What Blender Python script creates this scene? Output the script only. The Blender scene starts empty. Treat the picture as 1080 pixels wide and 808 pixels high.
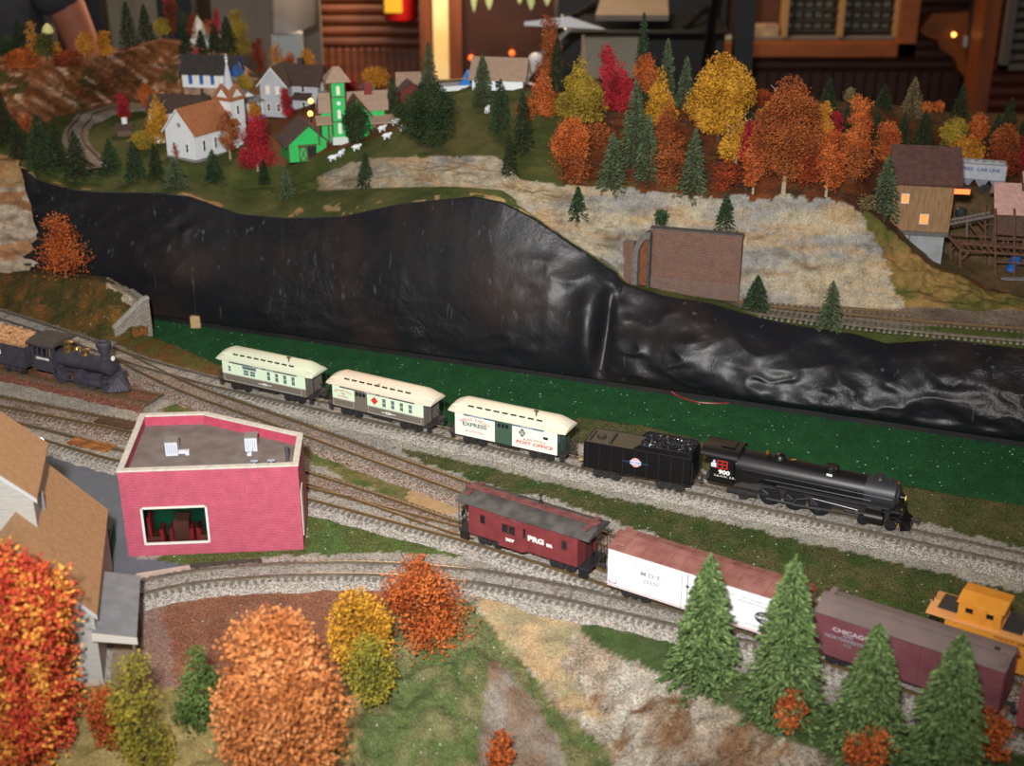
import bpy, math, random
import numpy as np
from math import sin, cos, pi, radians, atan, tan, hypot, atan2
from mathutils import Vector, Matrix, noise
from mathutils.bvhtree import BVHTree
random.seed(7); np.random.seed(7)
C = bpy.context.scene.collection
S = 0.01                       # model railway measured in centimetres, linked at true size
H, PIT, F = 54.0, radians(24), 1400.0     # lens height above the rails, tilt, focal length in px

# ------------------------------------------------------------------ camera geometry
def at_z(u, v, z=0.0):
    a = PIT+atan((v-404)/F); y = (H-z)/tan(a); d = y*cos(PIT)+(H-z)*sin(PIT)
    return Vector(((u-540)/F*d, y, z))
def at_y(u, v, y):
    a = PIT+atan((v-404)/F); z = H-y*tan(a); d = y*cos(PIT)+(H-z)*sin(PIT)
    return Vector(((u-540)/F*d, y, z))
def ray(u, v):
    return Vector(((u-540)/F, cos(PIT)+(404-v)/F*sin(PIT), -sin(PIT)+(404-v)/F*cos(PIT))).normalized()
def to_px(p):
    d = p[1]*cos(PIT)+(H-p[2])*sin(PIT); up = p[1]*sin(PIT)-(H-p[2])*cos(PIT)
    return 540+F*p[0]/d, 404-F*up/d
def depth(p): return p[1]*cos(PIT)+(H-p[2])*sin(PIT)
BV = []
def hit2(u, v):
    for k in range(60):
        r = ray(u, v+k); o = Vector((0, 0, H)); best = None
        for b in BV:
            q = b.ray_cast(o, r)
            if q[0] is not None and (best is None or q[3] < best[1]): best = (q[0], q[3])
        if best and best[0].z > -9: return best[0].copy(), v+k
    return at_z(u, v, 0), v
def hit(u, v):
    best = None; o = Vector((0, 0, H)); r = ray(u, v)
    for b in BV:
        q = b.ray_cast(o, r)
        if q[0] is not None and (best is None or q[3] < best[1]): best = (q[0], q[3])
    return best[0].copy() if best else at_z(u, v, 0)
def drop(x, y):
    best = None
    for b in BV:
        q = b.ray_cast(Vector((x, y, 80)), Vector((0, 0, -1)))
        if q[0] is not None and (best is None or q[0].z > best): best = q[0].z
    return -0.8 if best is None else best

# ------------------------------------------------------------------ materials
def lin(c):
    if isinstance(c, str):
        c = [int(c[i:i+2], 16)/255 for i in (0, 2, 4)]
    return tuple((x/12.92 if x <= .04045 else ((x+.055)/1.055)**2.4) for x in c)+(1,)
MATS = {}
def mat(name, c='', c2=None, scale=2.0, rough=.7, metal=0, bump=0, bscale=None, spec=.5, emit=0, coat=0, stretch=(1, 1, 1), detail=4, amt=(.35, .65)):
    if name in MATS: return MATS[name]
    m = bpy.data.materials.new(name); m.use_nodes = True; nt = m.node_tree; N = nt.nodes; Lk = nt.links
    b = N['Principled BSDF']; b.inputs['Roughness'].default_value = rough; b.inputs['Metallic'].default_value = metal
    b.inputs['Specular IOR Level'].default_value = spec; b.inputs['Coat Weight'].default_value = coat
    b.inputs['Base Color'].default_value = lin(c)
    if c2 or bump:
        tc = N.new('ShaderNodeTexCoord'); mp = N.new('ShaderNodeMapping'); mp.inputs['Scale'].default_value = stretch
        Lk.new(tc.outputs['Object'], mp.inputs['Vector'])
    if c2:
        n = N.new('ShaderNodeTexNoise'); n.inputs['Scale'].default_value = scale; n.inputs['Detail'].default_value = detail
        r = N.new('ShaderNodeValToRGB'); r.color_ramp.elements[0].position = amt[0]; r.color_ramp.elements[1].position = amt[1]
        r.color_ramp.elements[0].color = lin(c); r.color_ramp.elements[1].color = lin(c2)
        Lk.new(mp.outputs[0], n.inputs['Vector']); Lk.new(n.outputs['Fac'], r.inputs[0]); Lk.new(r.outputs[0], b.inputs['Base Color'])
    if bump:
        n2 = N.new('ShaderNodeTexNoise'); n2.inputs['Scale'].default_value = bscale or scale*2; n2.inputs['Detail'].default_value = 5
        bp = N.new('ShaderNodeBump'); bp.inputs['Strength'].default_value = bump; bp.inputs['Distance'].default_value = .002
        Lk.new(mp.outputs[0], n2.inputs['Vector']); Lk.new(n2.outputs['Fac'], bp.inputs['Height']); Lk.new(bp.outputs[0], b.inputs['Normal'])
    if emit:
        b.inputs['Emission Color'].default_value = lin(c); b.inputs['Emission Strength'].default_value = emit
    MATS[name] = m; return m
def brickmat(name, c1, c2, mortar, sc=3.0, w=.5, h=.25, ms=.03, rough=.8, bump=.4, axis='XZ', squash=1.0):
    if name in MATS: return MATS[name]
    m = bpy.data.materials.new(name); m.use_nodes = True; nt = m.node_tree; N = nt.nodes; Lk = nt.links
    b = N['Principled BSDF']; b.inputs['Roughness'].default_value = rough
    tc = N.new('ShaderNodeTexCoord'); sx = N.new('ShaderNodeSeparateXYZ'); cx = N.new('ShaderNodeCombineXYZ')
    Lk.new(tc.outputs['Object'], sx.inputs[0])
    if axis == 'XZ':
        ad = N.new('ShaderNodeMath'); ad.operation = 'ADD'; Lk.new(sx.outputs[0], ad.inputs[0]); Lk.new(sx.outputs[1], ad.inputs[1])
        Lk.new(ad.outputs[0], cx.inputs[0]); Lk.new(sx.outputs[2], cx.inputs[1])
    else:
        Lk.new(sx.outputs[0], cx.inputs[0]); Lk.new(sx.outputs[1], cx.inputs[1])
    br = N.new('ShaderNodeTexBrick'); br.inputs['Color1'].default_value = lin(c1); br.inputs['Color2'].default_value = lin(c2); br.inputs['Mortar'].default_value = lin(mortar)
    br.inputs['Scale'].default_value = sc; br.inputs['Brick Width'].default_value = w; br.inputs['Row Height'].default_value = h; br.inputs['Mortar Size'].default_value = ms
    Lk.new(cx.outputs[0], br.inputs['Vector'])
    n = N.new('ShaderNodeTexNoise'); n.inputs['Scale'].default_value = 1.2; n.inputs['Detail'].default_value = 5; Lk.new(tc.outputs['Object'], n.inputs['Vector'])
    mx = N.new('ShaderNodeMix'); mx.data_type = 'RGBA'; mx.blend_type = 'MULTIPLY'; mx.inputs[0].default_value = .5
    rp = N.new('ShaderNodeValToRGB'); rp.color_ramp.elements[0].position = .3; rp.color_ramp.elements[1].position = .7
    rp.color_ramp.elements[0].color = (.55, .55, .55, 1); rp.color_ramp.elements[1].color = (1, 1, 1, 1)
    Lk.new(n.outputs['Fac'], rp.inputs[0]); Lk.new(br.outputs['Color'], mx.inputs[6]); Lk.new(rp.outputs[0], mx.inputs[7]); Lk.new(mx.outputs[2], b.inputs['Base Color'])
    bp = N.new('ShaderNodeBump'); bp.invert = True; bp.inputs['Strength'].default_value = bump; bp.inputs['Distance'].default_value = .001
    Lk.new(br.outputs['Fac'], bp.inputs['Height']); Lk.new(bp.outputs[0], b.inputs['Normal'])
    MATS[name] = m; return m

# ------------------------------------------------------------------ objects
def tag(o, label, cat, group=None, kind=None):
    if label: o['label'] = label
    if cat: o['category'] = cat
    if group: o['group'] = group
    if kind: o['kind'] = kind
    return o
def thing(name, label, cat, loc=(0, 0, 0), rz=0, group=None):
    o = bpy.data.objects.new(name, None); C.objects.link(o)
    o.empty_display_size = 1
    o.location = Vector(loc)*S; o.rotation_euler = (0, 0, rz); o.scale = (S, S, S)
    return tag(o, label, cat, group)
def link_mesh(name, me, parent=None, loc=(0, 0, 0), rz=0):
    o = bpy.data.objects.new(name, me); C.objects.link(o)
    if parent is not None: o.parent = parent; o.location = loc; o.rotation_euler = (0, 0, rz)
    else: o.location = Vector(loc)*S; o.rotation_euler = (0, 0, rz); o.scale = (S, S, S)
    return o
def npmesh(name, V, Fq, mats, smooth=False, mi=None):
    me = bpy.data.meshes.new(name); V = np.asarray(V, np.float32); Fq = np.asarray(Fq, np.int32); k = Fq.shape[1]
    me.vertices.add(len(V)); me.vertices.foreach_set('co', V.ravel())
    me.loops.add(Fq.size); me.loops.foreach_set('vertex_index', Fq.ravel())
    me.polygons.add(len(Fq)); me.polygons.foreach_set('loop_start', np.arange(len(Fq), dtype=np.int32)*k)
    me.polygons.foreach_set('loop_total', np.full(len(Fq), k, np.int32))
    if smooth: me.polygons.foreach_set('use_smooth', np.ones(len(Fq), bool))
    for m in (mats if isinstance(mats, (list, tuple)) else [mats]): me.materials.append(m)
    if mi is not None: me.polygons.foreach_set('material_index', np.asarray(mi, np.int32))
    me.update(calc_edges=True); me.validate(); return me
class MB:
    def __init__(s): s.v = []; s.f = []; s.m = []; s.M = Matrix()
    def add(s, vs, fs, m=0):
        b = len(s.v); s.v += [tuple(s.M @ Vector(p)) for p in vs]; s.f += [tuple(b+i for i in f) for f in fs]; s.m += [m]*len(fs); return s
    def hexa(s, p, m=0):
        return s.add(p, [(3, 2, 1, 0), (4, 5, 6, 7), (0, 1, 5, 4), (1, 2, 6, 5), (2, 3, 7, 6), (3, 0, 4, 7)], m)
    def box(s, x0, x1, y0, y1, z0, z1, m=0):
        return s.hexa([(x0, y0, z0), (x1, y0, z0), (x1, y1, z0), (x0, y1, z0), (x0, y0, z1), (x1, y0, z1), (x1, y1, z1), (x0, y1, z1)], m)
    def cbox(s, c, d, m=0):
        return s.box(c[0]-d[0]/2, c[0]+d[0]/2, c[1]-d[1]/2, c[1]+d[1]/2, c[2]-d[2]/2, c[2]+d[2]/2, m)
    def bbox(s, x0, x1, y0, y1, z0, z1, b=.05, m=0):   # box with chamfered edges
        pts = []
        for (a0, a1, b0, b1, z) in ((x0+b, x1-b, y0+b, y1-b, z0), (x0, x1, y0, y1, z0+b), (x0, x1, y0, y1, z1-b), (x0+b, x1-b, y0+b, y1-b, z1)):
            pts += [(a0, b0, z), (a1, b0, z), (a1, b1, z), (a0, b1, z)]
        fs = [(3, 2, 1, 0), (12, 13, 14, 15)]
        for k in range(3):
            for i in range(4): fs.append((4*k+i, 4*k+(i+1) % 4, 4*k+4+(i+1) % 4, 4*k+4+i))
        return s.add(pts, fs, m)
    def cyl(s, a, b, r0, r1=None, n=12, m=0, caps=True):
        a = Vector(a); b = Vector(b); r1 = r0 if r1 is None else r1; d = (b-a)
        if d.length < 1e-9: return s
        q = d.to_track_quat('Z', 'Y'); vs = []
        for (c, r) in ((a, r0), (b, r1)):
            for i in range(n):
                t = 2*pi*i/n; vs.append(c+q @ Vector((r*cos(t), r*sin(t), 0)))
        fs = [(i, (i+1) % n, n+(i+1) % n, n+i) for i in range(n)]
        if caps: fs += [tuple(range(n))[::-1], tuple(range(n, 2*n))]
        return s.add(vs, fs, m)
    def lathe(s, a, d, prof, n=16, m=0):      # prof: (dist along d, radius)
        a = Vector(a); d = Vector(d).normalized(); q = d.to_track_quat('Z', 'Y'); vs = []
        for (h, r) in prof:
            for i in range(n):
                t = 2*pi*i/n; vs.append(a+q @ Vector((r*cos(t), r*sin(t), h)))
        fs = []
        for k in range(len(prof)-1):
            fs += [(k*n+i, k*n+(i+1) % n, (k+1)*n+(i+1) % n, (k+1)*n+i) for i in range(n)]
        fs += [tuple(range(n))[::-1], tuple(range((len(prof)-1)*n, len(prof)*n))]
        return s.add(vs, fs, m)
    def tube(s, pts, r, n=6, m=0):
        pts = [Vector(p) for p in pts]
        for a, b in zip(pts[:-1], pts[1:]): s.cyl(a, b, r, n=n, m=m)
        return s
    def prism(s, poly, vec, m=0):             # poly: 3D points, extruded by vec
        vec = Vector(vec); n = len(poly); vs = [Vector(p) for p in poly]; vs += [p+vec for p in vs]
        return s.add(vs, [tuple(range(n))[::-1], tuple(range(n, 2*n))]+[(i, (i+1) % n, n+(i+1) % n, n+i) for i in range(n)], m)
    def ball(s, c, r, sc=(1, 1, 1), n=12, m=0):
        vs = [Vector(c)+Vector((0, 0, -r*sc[2]))]; k = n//2
        for j in range(1, k):
            ph = -pi/2+pi*j/k
            for i in range(n): t = 2*pi*i/n; vs.append(Vector(c)+Vector((r*sc[0]*cos(ph)*cos(t), r*sc[1]*cos(ph)*sin(t), r*sc[2]*sin(ph))))
        vs.append(Vector(c)+Vector((0, 0, r*sc[2]))); e = len(vs)-1; fs = []
        for i in range(n): fs.append((0, 1+(i+1) % n, 1+i)); fs.append((e, 1+(k-2)*n+i, 1+(k-2)*n+(i+1) % n))
        for j in range(k-2):
            for i in range(n): fs.append((1+j*n+i, 1+j*n+(i+1) % n, 1+(j+1)*n+(i+1) % n, 1+(j+1)*n+i))
        return s.add(vs, fs, m)
    def build(s, name, mats, parent=None, smooth=False, loc=(0, 0, 0), rz=0, bevel=0):
        me = bpy.data.meshes.new(name); me.from_pydata(s.v, [], s.f)
        for m in (mats if isinstance(mats, (list, tuple)) else [mats]): me.materials.append(m)
        me.polygons.foreach_set('material_index', s.m)
        import bmesh
        bm = bmesh.new(); bm.from_mesh(me); bmesh.ops.recalc_face_normals(bm, faces=bm.faces); bm.to_mesh(me); bm.free()
        if smooth:
            me.polygons.foreach_set('use_smooth', [True]*len(me.polygons))
            try: me.set_sharp_from_angle(angle=radians(40))
            except Exception: pass
        me.update(); o = link_mesh(name, me, parent, loc, rz)
        if bevel:
            md = o.modifiers.new('b', 'BEVEL'); md.width = bevel; md.segments = 2; md.limit_method = 'ANGLE'
        return o
def text(name, s, parent, loc, size, m, rot=(pi/2, 0, 0), align='CENTER', sx=1.0, bold=0, arc=None, label=None, spacing=1.0, depth=.004):
    cu = bpy.data.curves.new(name, 'FONT'); cu.body = s; cu.size = size; cu.align_x = align; cu.align_y = 'CENTER'; cu.offset = bold; cu.extrude = depth; cu.space_character = spacing
    cu.resolution_u = 3
    t = bpy.data.objects.new(name, cu); C.objects.link(t)
    bpy.context.view_layer.update()
    me = bpy.data.meshes.new_from_object(t.evaluated_get(bpy.context.evaluated_depsgraph_get()))
    bpy.data.objects.remove(t); bpy.data.curves.remove(cu)
    if arc:
        for v in me.vertices:
            a = v.co.x*sx/arc; rr = arc+v.co.y; v.co.x = sin(a)*rr/sx; v.co.y = cos(a)*rr-arc
    for v in me.vertices: v.co.x *= sx
    me.materials.clear(); me.materials.append(m); me.name = name
    o = bpy.data.objects.new(name, me); C.objects.link(o); o.parent = parent; o.location = loc; o.rotation_euler = rot
    if label: o['label'] = label
    return o
def fbm(x, y, z=0, o=4): return noise.fractal(Vector((x, y, z)), 1.0, 2.0, o)
def interp(x, tab, k=1): return float(np.interp(x, [t[0] for t in tab], [t[k] for t in tab]))
def inpoly(x, y, P):
    x = np.asarray(x); y = np.asarray(y); r = np.zeros(x.shape, bool); n = len(P)
    for i in range(n):
        x0, y0 = P[i]; x1, y1 = P[(i+1) % n]
        if y0 == y1: continue
        c = ((y0 > y) != (y1 > y)) & (x < (x1-x0)*(y-y0)/(y1-y0)+x0); r ^= c
    return r
# ------------------------------------------------------------------ numpy noise
_R = np.random.RandomState(3).rand(256, 256)
def vn(x, y):
    x = np.asarray(x, float); y = np.asarray(y, float); xi = np.floor(x).astype(int); yi = np.floor(y).astype(int); fx = x-xi; fy = y-yi
    fx = fx*fx*(3-2*fx); fy = fy*fy*(3-2*fy); g = lambda a, b: _R[a & 255, b & 255]
    return (g(xi, yi)*(1-fx)+g(xi+1, yi)*fx)*(1-fy)+(g(xi, yi+1)*(1-fx)+g(xi+1, yi+1)*fx)*fy
def fb(x, y, o=4):
    r = 0; a = 1; t = 0
    for k in range(o): r = r+a*vn(x*2**k+17*k, y*2**k+5*k); t += a; a *= .5
    return r/t*2-1
def nmath(N, L, op, a, b=None, c=None, clamp=False):
    n = N.new('ShaderNodeMath'); n.operation = op; n.use_clamp = clamp
    for i, q in enumerate((a, b, c)):
        if q is None: continue
        if isinstance(q, (int, float)): n.inputs[i].default_value = q
        else: L.new(q, n.inputs[i])
    return n.outputs[0]
def terrain_mat(name, gscale=9.5, rough=.9, bumpd=.0015):
    m = bpy.data.materials.new(name); m.use_nodes = True; nt = m.node_tree; N = nt.nodes; L = nt.links; b = N['Principled BSDF']
    b.inputs['Roughness'].default_value = rough; b.inputs['Specular IOR Level'].default_value = .25
    at = N.new('ShaderNodeAttribute'); at.attribute_name = 'Col'; ap = N.new('ShaderNodeAttribute'); ap.attribute_name = 'Par'
    sp = N.new('ShaderNodeSeparateColor'); L.new(ap.outputs['Color'], sp.inputs[0])
    tc = N.new('ShaderNodeTexCoord'); ob = tc.outputs['Object']
    v = N.new('ShaderNodeTexVoronoi'); v.inputs['Scale'].default_value = gscale; L.new(ob, v.inputs['Vector'])
    sv = N.new('ShaderNodeSeparateColor'); L.new(v.outputs['Color'], sv.inputs[0])
    n1 = N.new('ShaderNodeTexNoise'); n1.inputs['Scale'].default_value = .9; n1.inputs['Detail'].default_value = 8; n1.inputs['Roughness'].default_value = .7; L.new(ob, n1.inputs['Vector'])
    n2 = N.new('ShaderNodeTexNoise'); n2.inputs['Scale'].default_value = 6; n2.inputs['Detail'].default_value = 3; L.new(ob, n2.inputs['Vector'])
    g = nmath(N, L, 'MULTIPLY', nmath(N, L, 'SUBTRACT', sv.outputs[0], .5), nmath(N, L, 'MULTIPLY', sp.outputs[0], 1.25))
    k = nmath(N, L, 'MULTIPLY', nmath(N, L, 'SUBTRACT', n1.outputs['Fac'], .5), nmath(N, L, 'MULTIPLY', sp.outputs[2], 3.2))
    k2 = nmath(N, L, 'MULTIPLY', nmath(N, L, 'SUBTRACT', n2.outputs['Fac'], .5), nmath(N, L, 'MULTIPLY', sp.outputs[2], 1.6))
    f = nmath(N, L, 'MAXIMUM', nmath(N, L, 'ADD', nmath(N, L, 'ADD', nmath(N, L, 'ADD', 1.0, g), k), k2), .12)
    mul = N.new('ShaderNodeVectorMath'); mul.operation = 'SCALE'; L.new(at.outputs['Color'], mul.inputs[0]); L.new(f, mul.inputs['Scale'])
    # warm and cool grains
    mx = N.new('ShaderNodeMix'); mx.data_type = 'RGBA'; mx.blend_type = 'MULTIPLY'
    hue = N.new('ShaderNodeValToRGB'); hue.color_ramp.elements[0].color = (1, .72, .55, 1); hue.color_ramp.elements[1].color = (.9, 1, 1, 1); hue.color_ramp.elements[0].position = .2; hue.color_ramp.elements[1].position = .45
    L.new(sv.outputs[1], hue.inputs[0]); L.new(nmath(N, L, 'MULTIPLY', sp.outputs[0], .8), mx.inputs[0]); L.new(mul.outputs[0], mx.inputs[6]); L.new(hue.outputs[0], mx.inputs[7])
    w = N.new('ShaderNodeTexVoronoi'); w.inputs['Scale'].default_value = 1.7; L.new(ob, w.inputs['Vector'])
    sw = N.new('ShaderNodeSeparateColor'); L.new(w.outputs['Color'], sw.inputs[0])
    rad = nmath(N, L, 'MULTIPLY', sw.outputs[0], .16)
    isw = nmath(N, L, 'MULTIPLY', nmath(N, L, 'LESS_THAN', w.outputs['Distance'], rad), sp.outputs[1], clamp=True)
    isw = nmath(N, L, 'MULTIPLY', isw, nmath(N, L, 'GREATER_THAN', sw.outputs[1], .25))
    m2 = N.new('ShaderNodeMix'); m2.data_type = 'RGBA'; L.new(isw, m2.inputs[0]); L.new(mx.outputs[2], m2.inputs[6]); m2.inputs[7].default_value = (.62, .66, .6, 1)
    L.new(m2.outputs[2], b.inputs['Base Color'])
    hgt = nmath(N, L, 'ADD', nmath(N, L, 'MULTIPLY', v.outputs['Distance'], nmath(N, L, 'MULTIPLY', sp.outputs[0], -1.0)), nmath(N, L, 'MULTIPLY', n2.outputs['Fac'], nmath(N, L, 'MULTIPLY', sp.outputs[2], 1.0)))
    bp = N.new('ShaderNodeBump'); bp.inputs['Strength'].default_value = .9; bp.inputs['Distance'].default_value = bumpd; L.new(hgt, bp.inputs['Height']); L.new(bp.outputs[0], b.inputs['Normal'])
    return m
TM = terrain_mat('scenery_ground')
def setcol(me, col, par):
    for nm, a in (('Col', col), ('Par', par)):
        at = me.color_attributes.new(nm, 'FLOAT_COLOR', 'POINT'); a4 = np.ones((len(a), 4), np.float32); a4[:, :3] = a; at.data.foreach_set('color', a4.ravel())
L3 = lambda h: np.array(lin(h)[:3])
def register(V, Fq):
    BV.append(BVHTree.FromPolygons([tuple(p) for p in V], [tuple(f) for f in Fq]))
def gridfaces(nr, nc):
    i = np.arange(nr*nc).reshape(nr, nc); return np.stack([i[:-1, :-1], i[:-1, 1:], i[1:, 1:], i[1:, :-1]], -1).reshape(-1, 4)

# ------------------------------------------------------------------ the black sheet's line
WA = at_z(160, 333, -2.2).xy; WB = at_z(1080, 467, -2.2).xy
WD = (WB-WA).normalized(); WN = Vector((-WD.y, WD.x))       # WN points away from the camera
def at_w(u, v, off):
    q = WA+WN*off; a = at_y(u, v, 100.0); k = a.x/100.0
    return at_y(u, v, WN.dot(q)/(WN.x*k+WN.y))
def P(t):
    u, v, k, a = t
    return at_w(u, v, a) if k == 'w' else at_z(u, v, a) if k == 'z' else at_y(u, v, a)

# ------------------------------------------------------------------ tracks (world centre lines on the rail plane)
def wp(*a): return [at_z(u, v, 0).xy for u, v in a]
def spline3(p):
    p=[Vector(q) for q in p]; e=[2*p[0]-p[1]]+p+[2*p[-1]-p[-2]]; r=[]
    for i in range(1,len(e)-2):
        for k in range(8):
            t=k/8; a,b,c,d=e[i-1:i+3]; r.append(.5*((2*b)+(c-a)*t+(2*a-5*b+4*c-d)*t*t+(3*b-a-3*c+d)*t**3))
    return r+[p[-1]]
def V2(*a): return [Vector(p) for p in a]
T1 = V2((-72, 149.5), (-57.4, 140.3), (-49.6, 134.9), (-43, 130.2), (-38.0, 126.6), (-28.9, 121.3), (-17.2, 115.6), (-5.2, 109.8), (5.8, 104.3), (16.1, 99.2), (24.8, 95.1), (31.8, 91.7), (39.5, 88.0), (52, 82))
T2 = V2((-43, 130.2), (-40.0, 127.5), (-36.6, 124.2), (-32.1, 120.2), (-25.5, 115.3), (-18.4, 110.2), (-11.8, 105.3), (-4.9, 100.3), (8, 90.6), (23.5, 80.0), (34, 73.2), (48, 64.0))
T7 = V2(*[tuple(p) for p in wp((-60, 408), (0, 422), (70, 436), (147, 451.5))], (-26, 106.2), (-17.6, 101.3), (-11.0, 97.2), (-5.6, 93.6), (-2.6, 91.9))
T5 = V2(*[tuple(p) for p in wp((-60, 431), (0, 446), (53, 459), (133, 481))], (-26, 102.4), (-17.3, 98.7), (-9.8, 94.9), (-2.6, 91.2), (5.7, 86.3), (13.5, 81.2), (21.2, 76.0), (31.3, 69.2), (45, 60.0))
T4 = V2((-31, 82.6), (-25.6, 85.0), (-22.3, 85.9), (-17.3, 86.6), (-11.6, 86.8), (-6.5, 86.3), (-1.4, 85.3), (4.2, 83.3), (9.5, 81.1), (14.5, 78.9), (18.5, 77.5))
T6 = V2((-66, 132.4), (-52.2, 125.9), (-37.2, 118.9), (-35.0, 117.9))
def spline(pts, step=.45):
    p = [2*pts[0]-pts[1]]+list(pts)+[2*pts[-1]-pts[-2]]; out = []
    for i in range(1, len(p)-2):
        n = max(2, int((p[i+1]-p[i]).length/step))
        for k in range(n):
            t = k/n; a, b, c, d = p[i-1], p[i], p[i+1], p[i+2]
            out.append(.5*((2*b)+(c-a)*t+(2*a-5*b+4*c-d)*t*t+(3*b-a-3*c+d)*t**3))
    out.append(pts[-1].copy()); return out
SPL = {k: spline(v) for k, v in dict(T1=T1, T2=T2, T7=T7, T5=T5, T4=T4, T6=T6).items()}
def dist_line(X, Y, pts):
    best = np.full(X.shape, 1e9); sgn = np.zeros(X.shape)
    for a, b in zip(pts[:-1], pts[1:]):
        dx, dy = b.x-a.x, b.y-a.y; l2 = dx*dx+dy*dy+1e-12
        t = np.clip(((X-a.x)*dx+(Y-a.y)*dy)/l2, 0, 1); ex = X-a.x-t*dx; ey = Y-a.y-t*dy; d = np.hypot(ex, ey)
        k = d < best; best = np.where(k, d, best); sgn = np.where(k, np.sign(dx*ey-dy*ex), sgn)
    return best, sgn

# ------------------------------------------------------------------ front ground
SH = V2(tuple(at_z(-200, 262, -.8).xy), tuple(at_z(60, 325, -.8).xy), tuple(at_z(157, 354, -.8).xy), tuple(at_z(190, 366, -.8).xy), tuple(at_z(228, 384, -.8).xy), (-17.2, 118.4), (-5.2, 112.4), (2, 109), tuple(at_z(610, 440, -.8).xy), tuple(at_z(680, 449, -.8).xy), tuple(at_z(740, 464, -.8).xy), (20, 101.4), tuple(at_z(925, 505, -.8).xy), tuple(at_z(1000, 521, -.8).xy), tuple(at_z(1080, 533, -.8).xy), tuple(at_z(1300, 575, -.8).xy))
LED = [tuple(at_z(u, v, -.8).xy) for u, v in ((-300, 745), (150, 745), (330, 740), (385, 690), (405, 655), (440, 640), (520, 632), (590, 640), (640, 658), (700, 690), (770, 722), (850, 750), (950, 790), (1080, 830), (1300, 900))]
xs = np.arange(-78, 62, .3); ys = np.concatenate([np.arange(38, 60, .4), np.arange(60, 152, .3)])
X, Y = np.meshgrid(xs, ys)
shy = np.interp(X, [p.x for p in SH], [p.y for p in SH]); ldy = np.interp(X, [p[0] for p in LED], [p[1] for p in LED])
nz = fb(X*.5, Y*.5, 4)
t = np.clip((Y-shy+.25*fb(X*.8, Y*.8))/1.3, 0, 1); t = t*t*(3-2*t)
Z = -.8-1.4*t+nz*.07*(1-t)
q = np.clip(ldy-Y, 0, None); q = np.where(q > 0, np.sqrt(q*q+2.0)-1.414, 0)
Z = Z-q*.33+np.clip(q/3, 0, 1)*(fb(X*.28, Y*.28, 5)*1.3+fb(X*1.2, Y*1.2, 4)*.42)
ux = 540+F*X/(Y*cos(PIT)+(H-Z)*sin(PIT)); uy = 404-F*(Y*sin(PIT)-(H-Z)*cos(PIT))/(Y*cos(PIT)+(H-Z)*sin(PIT))
mound = np.exp(-(((ux-470)/75)**2+((uy-740)/80)**2)); Z = Z+mound*1.2
# zones of ground cover
jx = ux+7*fb(X*.9, Y*.9, 4); jy = uy+5*fb(X*.9+40, Y*.9+9, 4)
col = np.zeros(X.shape+(3,)); par = np.zeros(X.shape+(3,))
def zone(mask, c, p, c2=None, n=None):
    cc = L3(c)
    if c2 is not None:
        w = np.clip((n if n is not None else fb(X*.7+31, Y*.7, 5))*1.6+.5, 0, 1)[..., None]; full = cc*(1-w)+L3(c2)*w; col[mask] = full[mask]
    else: col[mask] = cc
    par[mask] = p
allm = np.ones(X.shape, bool)
zone(allm, 'a39c93', (.75, .1, .10), 'b3aca2')
zone(inpoly(jx, jy, [(-60, 395), (60, 411), (142, 424), (163, 414), (150, 406), (100, 400), (-60, 385)]), '7d4a3c', (.7, .1, .2), '8f8078')
zone(inpoly(jx, jy, [(95, 340), (157, 350), (235, 385), (232, 412), (190, 398), (130, 368), (100, 352)]), '6c4c24', (.5, .3, .35), '5b5a26')
zone(inpoly(jx, jy, [(128, 388), (150, 392), (190, 412), (208, 424), (190, 421), (160, 410)]), '4e6630', (.2, .2, .3), '5f6a3a')
zone(inpoly(jx, jy, [(152, 446), (195, 419), (240, 426), (300, 456), (345, 478), (420, 500), (475, 528), (470, 545), (430, 533), (350, 500), (326, 484), (280, 455), (215, 450)]), '50642e', (.6, .6, .4), '7e7248')
zone(inpoly(jx, jy, [(425, 515), (455, 520), (482, 540), (470, 545), (430, 528)]), 'b0906a', (.3, .2, .2))
zone(inpoly(jx, jy, [(408, 466), (440, 463), (480, 475), (560, 498), (640, 520), (760, 548), (850, 572), (960, 598), (1080, 625), (1300, 680), (1300, 800), (1080, 712), (1040, 696), (960, 655), (870, 632), (790, 600), (700, 570), (640, 545), (560, 522), (500, 507), (470, 497), (430, 482)]), '425424', (.85, .9, .4), '5c5a36')
zone(inpoly(jx, jy, [(560, 400), (740, 440), (925, 480), (1300, 560), (1300, 625), (1080, 578), (960, 548), (900, 532), (740, 496), (600, 466)]), '4f562c', (.8, .5, .35), '625e3a')
zone(inpoly(jx, jy, [(325, 528), (400, 550), (470, 572), (492, 586), (440, 584), (330, 584), (240, 592), (200, 596), (165, 600), (152, 590), (210, 576), (318, 572)]), '58703a', (.8, 1.0, .4), '5c6434')
zone(inpoly(ux, uy, [(30, 470), (130, 495), (142, 588), (205, 597), (150, 607), (100, 680), (20, 600)]), '666a72', (.15, .15, .05))
zone(inpoly(jx, jy, [(150, 622), (220, 613), (300, 614), (425, 612), (410, 655), (390, 720), (170, 745), (150, 700)]), '8a5c47', (.7, .8, .12), '956750')
zone(inpoly(jx, jy, [(150, 622), (172, 640), (180, 700), (200, 745), (150, 745)]), '93766a', (.6, .3, .12))
fore = (Y < ldy+.3*fb(X*.6, Y*.6)); fore &= uy > 615
nr = fb(X*.5+3, Y*.5+8, 5)
zone(fore, '94806a', (.6, .5, .7), 'b2aa9e', nr)
zone(fore & (fb(X*.35+60, Y*.35, 4) > .12), '7c5e44', (.6, .5, .7), '9c9284')
zone(inpoly(jx, jy, [(500, 618), (560, 625), (620, 650), (590, 700), (640, 760), (600, 750), (540, 690), (510, 650)]), 'b89c78', (.4, .3, .35), '9a8f70')
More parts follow.
